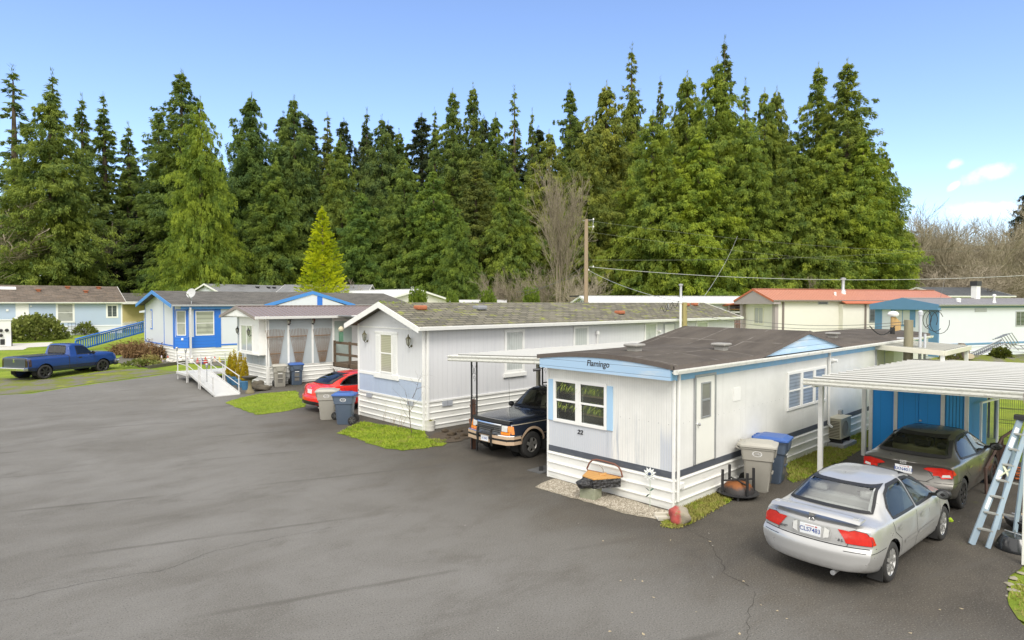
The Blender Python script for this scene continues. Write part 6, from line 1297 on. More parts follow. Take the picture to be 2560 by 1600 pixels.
mb = MB(); sp_ = [(.04, 1.05), (.10, 1.085), (.26, 1.09), (.30, 1.075), (.18, 1.05)]; yy = [-.66 + .066 * i for i in range(21)]; v = []
for y in yy: q = (abs(y) / .66) ** 2; v += [(x + .10 * q + .02, y, z - .012 * q * 4) for x, z in sp_]
n = len(sp_); mb.add(v, [(i * n + j, i * n + (j + 1) % n, (i + 1) * n + (j + 1) % n, (i + 1) * n + j) for i in range(20) for j in range(n)] + [tuple(range(n)), tuple(20 * n + j for j in range(n))]); sp_o = mb.build('spoiler', SIL['paint'], T, 40)
[(mb.box(x, x + .10, y - .04, y + .04, .98, 1.065), mb.build('spoiler_foot', SIL['paint'], sp_o, bevel=.01)) for x, y in ((.22, -.58), (.22, .58), (.12, 0)) for mb in (MB(),)]
p = c.hit('rear', 0, .92, .004); bdg = (Vector((p.x, 0, 0)), Vector((0, -1, 0)), Vector((-1, 0, 0))); mb = MB(); mb.lathe([(.030, 0), (.038, .006), (.044, 0)], (p.x, 0, .93), (-1, 0, 0), 20, False); mb.fbox(bdg, -.05, .05, .923, .937, .0, .006); mb.build('badge', m_chrome, T)
def rtxt(T, c, s, y, z, size, m, name='badge_lettering'):
    p = c.hit('rear', y, z, .004); return text(s, size, m, T, (Vector((p.x, 0, 0)), Vector((0, -1, 0)), Vector((-1, 0, 0))), -y, z, .003, name, 0, .001, .001)
rtxt(T, c, 'SENTRA', .40, .73, .05, mat('dark chrome letters', (.16, .16, .17), .3, .8)); rtxt(T, c, '1.8 S', -.40, .73, .055, mat('dark chrome letters', (.16, .16, .17)))
mb = MB(); c.ribbon(mb, 'rear', [(-.27, .70), (.27, .70), (.29, .80), (.25, .875), (-.25, .875), (-.29, .80)], .016, .010, True); mb.build('plate_surround', SIL['paint'], T)
mb = MB(); mb.tube([(.06, -.34, .24), (.35, -.34, .25)], .035, 12); mb.build('exhaust_pipe', m_galv, T, True); [(mb.box(x - .40, x - .385, -.83, -.62, .12, .34), mb.build('mud_flap', m_rubber, T)) for x in (.985, 3.52) for mb in (MB(),)]
GRY = dict(L=4.49, W=1.75, H=1.405, r=.315, wr=.90, base=2.70, paint=paint('bronze grey car paint', (.175, .168, .155), .75), rim=m_blackrim, spokes=9, hr=3, trim=m_tan, seat=m_tan, head=m_seatdk, gm=glass('clearer tinted glass', (.50, .56, .50)), pz=.80, ptxt='BXN4013', rbase=.50, hm=m_chrome,
    glass=[[(1.00, 1.0), (1.12, 1.14), (1.36, 1.27), (1.62, 1.32), (2.06, 1.335), (2.06, .945)], [(2.15, .94), (2.15, 1.335), (2.45, 1.31), (2.78, 1.21), (3.20, .97), (3.22, .92)]],
    tail=[(.34, .865), (.42, .905), (.66, .92), (.80, .88), (.81, .72), (.64, .70), (.56, .79)], tailside=[(.06, .73), (.38, .79), (.28, .89), (.06, .90)], revl=[(.64, .73), (.78, .74), (.76, .79), (.65, .78)],
    rseams=[[(-.40, .875), (-.52, .70), (-.40, .62), (.40, .62), (.52, .70), (.40, .875)], [(-.80, .70), (-.56, .73)], [(.56, .73), (.80, .70)]], **E_SED)
GRY['rear'] = [(.2, .12), (.32, .03), (.42, .0), (.56, .0), (.64, .05), (.75, .09), (.88, .08), (.96, .06), (1.02, .14), (1.1, .2)]
T, c = sedan('c', 'dark bronze grey four door sedan parked nose in under the white carport', (14.50, 3.74, 0), R(-1.8), GRY)
p = c.hit('rear', 0, .945, .006); bdg = (Vector((p.x, 0, 0)), Vector((0, -1, 0)), Vector((-1, 0, 0))); mb = MB(); mb.fbox(bdg, -.055, -.045, .91, .98, 0, .006); mb.fbox(bdg, .045, .055, .91, .98, 0, .006); mb.fbox(bdg, -.045, .045, .91, .917, 0, .006); mb.fbox(bdg, -.045, .045, .973, .98, 0, .006); mb.fbox(bdg, -.026, -.016, .925, .965, 0, .006); mb.fbox(bdg, .016, .026, .925, .965, 0, .006); mb.fbox(bdg, -.016, .016, .94, .95, 0, .006); mb.build('badge', m_chrome, T)
m_redp = paint('bright red car paint', (.72, .020, .010), .0, rough=.22)
RED = dict(L=4.53, W=1.80, H=1.47, r=.325, wr=.98, base=2.65, paint=m_redp, rim=m_alloy, spokes=5, hr=3, trim=m_seatdk, seat=m_seatdk, gm=glass('mid tinted glass', (.30, .33, .33)), pz=.80, ptxt='', rbase=.42, mm=m_redp, hm=m_redp,
    glass=[[(.92, .99), (1.10, 1.12), (1.38, 1.25), (1.66, 1.31), (2.06, 1.325), (2.06, .955)], [(2.15, .95), (2.15, 1.325), (2.45, 1.30), (2.80, 1.20), (3.26, .96), (3.28, .92)]],
    tail=[(.50, .85), (.60, .91), (.74, .915), (.83, .85), (.83, .74), (.60, .76)], tailside=[(.06, .76), (.42, .81), (.32, .90), (.06, .91)],
    rseams=[[(-.44, .9), (-.52, .66), (-.42, .60), (.42, .60), (.52, .66), (.44, .9)], [(-.84, .64), (-.55, .66)], [(.55, .66), (.84, .64)]], **E_SED)
GRY and None
T, c = sedan('r', 'bright red sedan parked beside the grey home behind the bins', (10.72, 22.75, 0), R(1.5), RED)
c.panel('bumper_skirt', 'rear', [(-.82, .27), (.82, .27), (.80, .40), (.5, .45), (-.5, .45), (-.80, .40)], m_seal, T, .012); p = c.hit('rear', 0, .93, .006); mb = MB(); mb.lathe([(0, .008), (.05, .006), (.06, 0)], (p.x, 0, .93), (-1, 0, 0), 20, False); mb.v = [(x, y * 1.3, .93 + (z - .93) * .55) for x, y, z in mb.v]; mb.build('badge', m_chrome, T)
mb = MB(); [c.ribbon(mb, s, [(.92, 1.02), (1.2, 1.0), (3.3, .97)], .02, .008) for s in 'LR']; mb.build('chrome_strip', m_chrome, T); mb = MB(); mb.tube([(1.35, -.0, 1.46), (.95, -.0, 1.66)], .005, 5); mb.build('aerial', m_blackmetal, T)
# ---- blue pickup
def pickup():
    hd = R(30); T = thing('parked_pickup', 'blue pickup truck with flat bed cover parked on the mossy verge', 'pickup truck', (3.05 + .40, 40.9 + .23, gz(4.5, 41.8) - .02), hd); L, hw, r, wr, wf = 5.22, .98, .375, .90, 4.24; KX = 5.22 / 5.62; SX = lambda q: [(a * KX, b) for a, b in q]
    m, t = newmat('two tone blue paint'); o = t.coord(); x, y, z = t.xyz(o); k = t.noise(o, 1.5, 4); c1 = t.mix((.009, .045, .21), (.012, .056, .25), k); c1 = t.mix(c1, (.012, .022, .075), t.step(z, .66, .62)); c1 = t.mix(c1, (.025, .035, .06), t.step(x, .06, .03)); finish(t, c1, .25, .25, coat=.7)
    c = Car(L, SX([(0, 1.17), (.05, 1.20), (.3, 1.215), (2.38, 1.225), (2.42, 1.24), (2.47, 1.60), (2.55, 1.72), (2.8, 1.765), (3.2, 1.765), (3.45, 1.70), (3.75, 1.46), (4.02, 1.235), (4.15, 1.215), (5.0, 1.20), (5.4, 1.17), (5.55, 1.13), (5.62, 1.07)]),
            SX([(0, 1.08), (2.3, 1.10), (4.0, 1.08), (5.0, 1.08), (5.45, 1.05), (5.62, 1.0)]), SX([(0, .90), (.1, .93), (2.3, .94), (4.2, .93), (5.0, .92), (5.5, .89), (5.62, .86)]), SX([(0, .86), (.3, .88), (2.36, .88), (2.46, .78), (2.8, .72), (3.3, .70), (3.7, .76), (4.05, .83), (5.0, .82), (5.62, .76)]),
            SX([(0, .93), (.1, .965), (5.2, .97), (5.5, .95), (5.62, .92)]), SX([(0, .88), (.2, .92), (5.2, .93), (5.62, .88)]), SX([(0, .50), (.3, .42), (1, .34), (4.5, .33), (5.3, .36), (5.62, .42)]), [(.3, .05), (.5, .0), (1.1, .0), (1.2, .02)], [(.3, .06), (.6, 0), (.8, .02), (1.0, .08)], .05, .09, .72, 2, .06, .05)
    c.wz = r; ra = r + .07; sw = SX([(2.92, 1.16), (2.92, 1.62), (3.40, 1.60), (3.62, 1.50), (3.88, 1.22), (3.88, 1.15)]); rw = [(-.64, 1.27), (.64, 1.27), (.58, 1.63), (-.58, 1.63)]; ws = [(-.72, 1.26), (.72, 1.26), (.62, 1.66), (-.62, 1.66)]
    c.holes = [('side', shrink(sw)), ('rear', shrink(rw)), ('front', shrink(ws))]; c.arches = [(wr, r, ra), (wf, r, ra)]; c.body('body', m, T); c.panel('rear_window', 'rear', rw, m_glassdk, T); c.panel('windscreen', 'front', ws, m_carglass, T)
    mb = MB(); c.ribbon(mb, 'rear', rw, .05, .006, True); mb.build('window_seal', m_seal, T); mb = MB(); c.ribbon(mb, 'front', ws, .05, .006, True); mb.build('window_seal', m_seal, T)
    for s in 'LR':
        c.panel('side_window', s, sw, glass('pale side glass', (.42, .47, .48)), T); mb = MB(); c.ribbon(mb, s, sw, .035, .006, True); mb.build('window_seal', m_seal, T)
        [(c.ribbon(mb, s, p, w_, .004), mb.build('panel_gap', m_seam, T)) for mb, p, w_ in ((MB(), *q_) for q_ in ((SX([(2.40, .40), (2.40, 1.22)]), .035), (SX([(2.86, .42), (2.86, 1.15)]), .012), (SX([(4.0, .42), (4.0, 1.10)]), .012), (SX([(.06, 1.13), (2.36, 1.14)]), .012)))]
        mb = MB(); c.ribbon(mb, s, SX([(2.98, .98), (3.18, .98)]), .07, .012); mb.build('door_handle', m_seal, T)
        for wx in (wr, wf): mb = MB(); c.ribbon(mb, s, [(wx + (ra + .03) * math.cos(a), r + (ra + .03) * math.sin(a)) for a in [math.pi * k / 16 for k in range(17)]], .06, .022); mb.build('arch_trim', m, T)
        [(c.ribbon(mb, s, [(x0, .42), (x1, .42)], .10, .025), mb.build('side_skirt', m, T)) for x0, x1 in ((1.42, 3.76), (.2, .42)) for mb in (MB(),)]
        lp = c.panel('tail_lamp', s, [(.03, .70), (.20, .70), (.20, 1.08), (.03, 1.08)], mat('smoked tail lamp', (.03, .012, .014), .12, coat=.8), T, .01); c.panel('lamp_rear', 'rear', [(.80, .70), (.90, .70), (.90, 1.08), (.80, 1.08)] if s == 'L' else [(-.90, .70), (-.80, .70), (-.80, 1.08), (-.90, 1.08)], mat('smoked tail lamp', (.03, .012, .014)), lp, .01)
    c.panel('tailgate', 'rear', [(-.76, .66), (.76, .66), (.76, 1.13), (-.76, 1.13)], mat('dark blue grey tailgate', (.035, .045, .065), .35, coat=.4), T, .01); c.panel('bed_cover', 'top', SX([(.12, -.80), (2.34, -.80), (2.34, .80), (.12, .80)]), mat('dark blue bed cover', (.018, .03, .075), .3, coat=.5), T, .012, .2)
    mb = MB(); mb.box(-.20, .05, -.93, .93, .50, .66); mb.build('rear_bumper', m_chrome, T, bevel=.03); mb = MB(); mb.tube([(5.00, -.99, .62), (5.20, -.92, .61), (5.34, -.5, .60), (5.36, 0, .60), (5.34, .5, .60), (5.20, .92, .61), (5.00, .99, .62)], .10, 8); mb.build('front_bumper', m_chrome, T, True)
    mb = MB(); mb.tube([(4.98, -.96, .45), (5.22, -.86, .45), (5.32, 0, .45), (5.22, .86, .45), (4.98, .96, .45)], .08, 8); mb.build('front_valance', m_seal, T, True)
    for y in (1, -1): c.panel('headlamp', 'front', [(y * a, b) for a, b in ((.52, .78), (.80, .78), (.80, .98), (.52, .98))][::y], m_clear, T, .01)
    c.panel('grille', 'front', [(-.5, .76), (.5, .76), (.5, .98), (-.5, .98)], m_seal, T, .01); wells(T, c, wr, ra, hw - .02); wells(T, c, wf, ra, hw - .02)
    for x in (wr, wf):
        for s in (-1, 1): wheel(T, x, s * (hw - .14), r, .25, s, m_blackrim, 6, .72, .07)
    fl = MB(); fl.box(2.35, 3.8, -.7, .7, .6, .7); fl.box(2.35, 2.45, -.7, .7, .7, 1.2); fl.box(3.6, 3.78, -.7, .7, .7, 1.2); fl.build('interior', m_seatdk, T); seats(T, 3.0, 0, .85, m_seatdk, rear=False); mirror(T, c, 3.55, 1.16, m_seal, (.09, .12, .10)); plate(T, c, 'rear', 0, .60, '', 'number_plate') if False else None
    mb = MB(); mb.lathe([(.05, 0), (.05, .012)], (-.012, 0, 1.06), (-1, 0, 0), 12); mb.box(-.02, -.01, -.06, .06, .93, .99); mb.build('tailgate_handle', m_chrome, T)
pickup()
# ---- dark blue SUV with bull bar
def suv():
    T = thing('parked_suv', 'dark blue SUV with tan trim and black bull bar under the low carport', 'SUV', (15.83, 12.74, 0), math.pi); L, hw, r, wr, wf = 4.66, .90, .36, 1.02, 3.86; pn = paint('midnight blue paint', (.010, .016, .032), .1, rough=.2); tan = mat('tan lower trim', (.52, .38, .26), .5, var=.06, dirt=((.33, .26, .19), .3))
    c = Car(L, [(0, 1.10), (.04, 1.45), (.12, 1.62), (.3, 1.69), (1.2, 1.715), (2.2, 1.70), (2.42, 1.655), (2.75, 1.42), (3.08, 1.165), (3.18, 1.135), (3.9, 1.10), (4.4, 1.065), (4.58, 1.04), (4.62, 1.0), (4.66, .93)], [(0, 1.0), (.3, 1.06), (2.6, 1.05), (3.2, 1.04), (4.3, .985), (4.58, .95), (4.66, .86)],
            [(0, .82), (.1, .85), (2.8, .86), (3.6, .85), (4.3, .83), (4.58, .80), (4.66, .76)], [(0, .70), (.2, .68), (2.3, .66), (2.75, .73), (3.12, .80), (3.4, .80), (4.3, .77), (4.66, .70)], [(0, .86), (.1, .885), (4.5, .885), (4.6, .85), (4.66, .82)], [(0, .80), (.2, .84), (4.4, .84), (4.66, .78)], [(0, .45), (.4, .38), (4.2, .38), (4.66, .44)],
            [(.3, .05), (.5, 0), (1, 0), (1.6, .12)], [(.3, .04), (.5, .0), (1.0, .02), (1.1, .05)], .06, .07, .72, 2, .06, .04)
    c.wz = r; ra = r + .09; ws = [(-.74, 1.18), (.74, 1.18), (.60, 1.62), (-.60, 1.62)]; s1 = [(2.05, 1.12), (2.05, 1.60), (2.35, 1.58), (2.62, 1.43), (2.95, 1.15), (2.95, 1.11)]; s2 = [(1.15, 1.12), (1.15, 1.60), (1.97, 1.61), (1.97, 1.12)]; s3 = [(.2, 1.14), (.25, 1.58), (1.05, 1.60), (1.05, 1.13)]
    c.holes = [('front', shrink(ws)), ('side', shrink(s1)), ('side', shrink(s2))]; c.arches = [(wr, r, ra), (wf, r, ra)]; c.body('body', pn, T); c.panel('windscreen', 'front', ws, glass('windscreen glass', (.90, .93, .88), .95, (1.0, .06)), T)
    mb = MB(); c.ribbon(mb, 'front', ws, .05, .006, True); mb.build('window_seal', m_seal, T)
    for s in 'LR':
        for q in (s1, s2, s3): c.panel('side_window', s, q, m_glassdk, T); 
        [(c.ribbon(mb, s, q, .035, .006, True), mb.build('window_seal', m_seal, T)) for q in (s1, s2, s3) for mb in (MB(),)]
        for wx in (wr, wf): mb = MB(); c.ribbon(mb, s, [(wx + (ra + .02) * math.cos(a), r + (ra + .02) * math.sin(a)) for a in [math.pi * (k / 18) * 1.1 - .15 for k in range(19)]], .065, .03); mb.build('arch_trim', tan, T)
        mb = MB(); c.ribbon(mb, s, [(1.5, .52), (3.4, .52)], .26, .016); c.ribbon(mb, s, [(4.36, .56), (4.52, .56)], .22, .016); mb.build('lower_cladding', tan, T); mb = MB(); c.ribbon(mb, s, [(.3, .99), (4.5, .955)], .018, .006); mb.build('pinstripe', mat('tan pinstripe', (.45, .40, .30), .5), T); mb = MB(); c.ribbon(mb, s, [(3.05, .42), (3.07, 1.04)], .01, .005); mb.build('panel_gap', m_seam, T)
    for y in (1, -1):
        hl = c.panel('headlamp', 'front', [(y * a, b) for a, b in ((.50, .775), (.70, .775), (.70, .925), (.50, .925))][::y], m_clear, T, .012); c.panel('indicator', 'front', [(y * a, b) for a, b in ((.48, .70), (.80, .70), (.80, .765), (.48, .765))][::y], m_amber, hl, .012); c.panel('side_lamp', 'front', [(y * a, b) for a, b in ((.71, .775), (.81, .775), (.80, .925), (.71, .925))][::y], m_amber, hl, .012); c.panel('corner_lamp', 'L' if y > 0 else 'R', [(4.50, .72), (4.60, .72), (4.60, .92), (4.50, .92)], m_amber, hl, .01)
    g = c.panel('grille', 'front', [(-.47, .70), (.47, .70), (.47, .92), (-.47, .92)], mat('grey grille', (.20, .20, .20), .35, .4), T, .010); mb = MB(); [c.ribbon(mb, 'front', [(-.45, z), (.45, z)], .020, .02) for z in (.735, .785, .835, .885)]; mb.build('grille_slot', m_seal, g); mb = MB(); c.ribbon(mb, 'front', [(-.48, .93), (.48, .93)], .02, .014); mb.build('grille_chrome', m_chrome, g)
    mb = MB(); [c.ribbon(mb, 'front', [(-.72, .965), (.72, .965)], .05, .06)]; v = []
    for i in range(13): y = -.76 + i * 1.52 / 12; p = c.hit('top', 4.60, y, .01); pz = p.z if p else 1.0; bx = 4.64 - .10 * (y / .76) ** 2; v += [(bx - .12, y, 1.055 - .02 * (y / .76) ** 2), (bx + .045, y, 1.075 - .02 * (y / .76) ** 2), (bx + .05, y, .99 - .02 * (y / .76) ** 2)]
    mb = MB(); mb.add(v, [(3 * i, 3 * i + 1, 3 * i + 4, 3 * i + 3) for i in range(12)] + [(3 * i + 1, 3 * i + 2, 3 * i + 5, 3 * i + 4) for i in range(12)]); mb.build('bug_deflector', mat('smoked plastic', (.02, .02, .022), .3, coat=.4), T, 30)
    mb = MB(); pts = [(4.30, -.93, .56), (4.55, -.91, .56), (4.70, -.78, .56), (4.76, -.4, .56), (4.77, 0, .56), (4.76, .4, .56), (4.70, .78, .56), (4.55, .91, .56), (4.30, .93, .56)]
    for z0_, z1_, o_ in ((.45, .54, .0), (.60, .67, .0)):
        v = []
        for (x, y, z) in pts: v += [(x + .03, y * 1.005, z0_), (x + .03, y * 1.005, z1_), (x - .12, y * .9, z1_), (x - .12, y * .9, z0_)]
        mb.add(v, [(4 * i + k, 4 * i + (k + 1) % 4, 4 * i + 4 + (k + 1) % 4, 4 * i + 4 + k) for i in range(8) for k in range(4)])
    mb.build('front_bumper', tan, T); mb = MB(); v = []
    for (x, y, z) in pts: v += [(x + .022, y, .54), (x + .022, y, .60), (x - .1, y * .9, .60), (x - .1, y * .9, .54)]
    mb.add(v, [(4 * i + k, 4 * i + (k + 1) % 4, 4 * i + 4 + (k + 1) % 4, 4 * i + 4 + k) for i in range(8) for k in range(4)]); v = []
    mb.build('bumper_strip', m_seal, T); mb = MB(); v = []
    for (x, y, z) in pts: v += [(x + .024, y * 1.0, .675), (x + .0, y, .695), (x - .12, y * .9, .695), (x - .12, y * .9, .672)]
    mb.add(v, [(4 * i + k, 4 * i + (k + 1) % 4, 4 * i + 4 + (k + 1) % 4, 4 * i + 4 + k) for i in range(8) for k in range(4)]); mb.build('bumper_chrome', m_chrome, T)
    mb = MB()
    for y in (-.27, .27): mb.prism([(4.80, .36), (4.84, .46), (4.87, .62), (4.85, .80), (4.79, .87), (4.77, .80), (4.79, .60), (4.76, .36)], lambda x, z: (x, y - .02, z), lambda x, z: (x, y + .02, z))
    mb.tube([(4.83, -.27, .68), (4.83, .27, .68)], .028, 8); mb.tube([(4.80, -.36, .84), (4.80, .36, .84)], .022, 8); mb.build('bull_bar', mat('matt black bar', (.025, .025, .025), .5), T, bevel=.01)
    wells(T, c, wr, ra, hw - .04); wells(T, c, wf, ra, hw - .04)
    for x in (wr, wf):
        for s in (-1, 1): wheel(T, x, s * (hw - .14), r, .24, s, mat('grey alloy', (.34, .33, .31), .4, .6, dirt=((.15, .13, .1), .4)), 5, .56, .085, .35)
    fl = MB(); fl.box(.6, 3.1, -.72, .72, .55, .65); fl.box(2.75, 3.0, -.72, .72, .65, 1.08); fl.build('interior', m_tan, T); seats(T, 2.25, 1.3, .86, mat('tan seat', (.40, .37, .28), .9), rear=2)
    st = MB(); st.lathe([(.17, 0), (.185, .012), (.17, .025), (.155, .012), (.17, 0)], (2.62, .36, 1.16), (-.85, 0, .5), 20, False); st.build('steering_wheel', m_seatdk, T, True); mirror(T, c, 2.86, 1.10, m_seal, (.09, .11, .08))
    p = MB(); fr = (Vector((4.80, 0, 0)), Vector((0, 1, 0)), Vector((1, 0, 0))); p.fbox(fr, -.15, .15, .47, .62, 0, .01); pl_ = p.build('number_plate', m_plate, T); text('612043', .085, m_plateblue, pl_, fr, 0, .54, .011, 'plate_lettering', 0, .001, .0005, .9)
    mb = MB(); mb.tube([(3.3, -.62, 1.12), (3.3, -.64, 1.95)], .004, 5); mb.build('aerial', m_blackmetal, T); mb = MB(); [mb.tube([(3.12, y, 1.17), (2.98, y + .45, 1.28)], .010, 5) for y in (-.6, .05)]; mb.build('wiper', m_blackmetal, T); mb = MB(); [mb.tube([(.5, y, 1.76), (2.0, y, 1.75)], .018, 6) for y in (-.5, .5)]; [mb.bar((x, -.5, 1.76), (x, .5, 1.76), .04, .025) for x in (.9, 1.7)]; mb.build('roof_rack', m_blackmetal, T)
    mb = MB(); mb.box(3.86 - .50, 3.86 - .48, .66, .90, .16, .50); mb.build('mud_flap', m_rubber, T)
suv()
# ------------------------------------------------------------------ conifers
def conifer(kind, seed, H, Rr):
    """crown of small leaf sprays gathered in hanging branchlets along many branches"""
    r = np.random.RandomState(seed); V = []; az = 0.0
    P = dict(cedar=dict(nb=640, nl=14, m=24, pw=.67, droop=.62, rise=.30, sl=.30, sw=.046, hang=1.0, z0=.02, gap=.10, bl=.95), hemlock=dict(nb=480, nl=13, m=22, pw=.74, droop=.40, rise=.16, sl=.29, sw=.043, hang=.7, z0=.06, gap=.30, bl=.60),
             spruce=dict(nb=300, nl=12, m=14, pw=.95, droop=.34, rise=.10, sl=.36, sw=.055, hang=.6, z0=.14, gap=.55, bl=.45), sparse=dict(nb=130, nl=9, m=12, pw=.80, droop=.30, rise=.22, sl=.36, sw=.055, hang=.5, z0=.28, gap=.8, bl=.45), gold=dict(nb=620, nl=13, m=16, pw=.72, droop=-.10, rise=.22, sl=.24, sw=.06, hang=-.3, z0=.01, gap=.05, bl=-.25))[kind]
    k_ = H / 32; lob = r.rand(4) * 6
    for b in range(P['nb']):
        f = b / P['nb']; u = P['z0'] + (1 - P['z0']) * (1 - (1 - f) ** .98) * .998; h = u * H; az += 2.39996 + r.randn() * .4
        prof = (1 - u) ** P['pw'] * min(1.0, .70 + 1.6 * u); ragged = max(0.0, (u - .55) / .45); lump = 1 + .18 * math.sin(3 * az + lob[0] + u * 11) + .15 * math.sin(2 * az + lob[1] - u * 23)
        if r.rand() < .5 * ragged: continue
        l = Rr * prof * lump * r.uniform(.48 - .25 * ragged, 1.22 + .35 * ragged) * (1 - P['gap'] * r.rand() * .6) + .10 * k_; nl = max(3, int(P['nl'] * (l / Rr) ** .6 + 2)); m = P['m']; ca, sa = math.cos(az), math.sin(az)
        if kind == 'gold': l = Rr * (1 - u) ** .72 * min(1.0, .75 + 2 * u) * (.86 + .2 * r.rand() + .08 * math.sin(4 * az + u * 20)) + .05
        tb = r.rand(nl) ** .6; lb = r.randn(nl) * (.13 * l * (1.2 - tb) + .05); Lb = P['bl'] * k_ * (.4 + .9 * r.rand(nl)) * min(1.0, .25 + l / Rr * 1.6); q = np.repeat(np.arange(nl), m); s_ = r.rand(nl * m); n = nl * m
        t_ = np.clip(tb[q] + r.randn(n) * .03, 0, 1.03); lat = lb[q] + r.randn(n) * .10 * k_; rad = l * t_
        z = h + l * (P['rise'] * t_ - P['droop'] * t_ ** 2 + (.14 * t_ ** 6 if P['droop'] > 0 else 0)) - Lb[q] * s_ + r.randn(n) * .06 * k_
        p = np.stack([ca * rad - sa * lat, sa * rad + ca * lat, z], 1)
        d = np.stack([ca * (.45 + .35 * r.randn(n)) - sa * np.sign(lb[q]) * .3, sa * (.45 + .35 * r.randn(n)) + ca * np.sign(lb[q]) * .3, -P['hang'] * (.4 + r.rand(n)) + .25 * r.randn(n)], 1); d /= np.linalg.norm(d, axis=1)[:, None]
        a = np.cross(d, r.randn(n, 3)); a /= np.linalg.norm(a, axis=1)[:, None]; s = P['sl'] * k_ * (.55 + .9 * r.rand(n))[:, None]; w_ = P['sw'] * k_ * (.6 + .8 * r.rand(n))[:, None]
        V.append(np.stack([p - d * s * .25, p + d * s * .35 + a * w_, p + d * s, p + d * s * .35 - a * w_], 1))
    tp = np.stack([r.randn(40) * .06, r.randn(40) * .06, H * (.975 + .04 * r.rand(40))], 1); dd = np.stack([r.randn(40) * .22, r.randn(40) * .22, np.ones(40)], 1); aa = np.stack([-dd[:, 1], dd[:, 0], np.zeros(40)], 1)
    V.append(np.stack([tp, tp + dd * .2 + aa * .05, tp + dd * .45, tp + dd * .2 - aa * .05], 1))
    V = np.concatenate(V).reshape(-1, 3); return V, np.arange(len(V)).reshape(-1, 4)
m_leaf, t = newmat('conifer foliage'); o = t.coord(); oi = t.n('ShaderNodeObjectInfo'); oc = X(t, oi.outputs['Color'])
k = t.noise(o, .42, 6, .72); k2 = t.noise(o, 2.6, 3, .6)
def mulc(t, a, f):
    nd = t.n('ShaderNodeMix', {'data_type': 'RGBA', 'blend_type': 'MULTIPLY'}); t.put(nd.inputs[0], 1.0); t.put(nd.inputs[6], a); t.put(nd.inputs[7], f); return X(t, nd.outputs[2])
c = t.mix(mulc(t, oc, (.50, .62, .85)), mulc(t, oc, (1.45, 1.32, 1.05)), t.step(k, .36, .64)); c = t.mix(c, mulc(t, oc, (1.6, 1.35, .9)), t.step(k2, .56, .72) * .5); finish(t, c, .65, spec=.25, trans=.40)
m_bark = mat('conifer bark', (.10, .075, .055), .95, var=.35, scale=6, stretch=(3, 3, .4), bump=.6)
PROTO = {}
def proto_tree(key, kind, seed, H, Rr):
    T = thing('conifer_tree', 'conifer', 'tree'); v, f = conifer(kind, seed, H, Rr); raw('crown', v, f, m_leaf, T); mb = MB(); rr = H * .0135
    mb.tube([(0, 0, -.3), (0, 0, H * .3), (0, 0, H * .7), (0, 0, H * .98)], [rr * 1.25, rr, rr * .5, .03], 8, False); mb.build('trunk', m_bark, T, True)
    rn = random.Random(seed)
    PROTO[key] = (T, H, Rr)
for key, kind, seed, H, Rr in (('cedar1', 'cedar', 1, 32, 7.0), ('cedar2', 'cedar', 2, 30, 7.4), ('cedar3', 'cedar', 3, 32, 6.4), ('hem1', 'hemlock', 4, 32, 6.2), ('hem2', 'hemlock', 5, 32, 5.8), ('spr1', 'spruce', 6, 32, 5.2), ('spr2', 'spruce', 7, 32, 4.8), ('thin', 'sparse', 8, 34, 4.8), ('gold', 'gold', 9, 14, 3.0), ('gold2', 'cedar', 10, 26, 7.6)): proto_tree(key, kind, seed, H, Rr)
USED = set()
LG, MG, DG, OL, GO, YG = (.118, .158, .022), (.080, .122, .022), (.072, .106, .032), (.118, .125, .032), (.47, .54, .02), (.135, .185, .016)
def plant(key, px, ytop, depth, wpx, colr, label, group=None, name=None):
    T, H, Rr = PROTO[key]
    if key in USED: T = copy_tree(T)
    USED.add(key); q = AT(px, depth); T.location = (q.x, q.y, q.z - .1); h = HT(ytop, depth) - q.z; s = h / H; sx = (wpx / 2 * depth / FPX) / Rr
    T.scale = (sx, sx, s); T.rotation_euler = (0, 0, (px * 1.7 + ytop) % 6.28); T['label'] = label; T['category'] = 'tree'
    if 'group' in T: del T['group']
    if group: T['group'] = group
    if name: T.name = name
    v = 1 + .10 * math.sin(px * 12.9 + ytop)
    for ch in T.children:
        if ch.name.startswith('crown'): ch.color = (colr[0] * v, colr[1] * v, colr[2], 1)
    return T
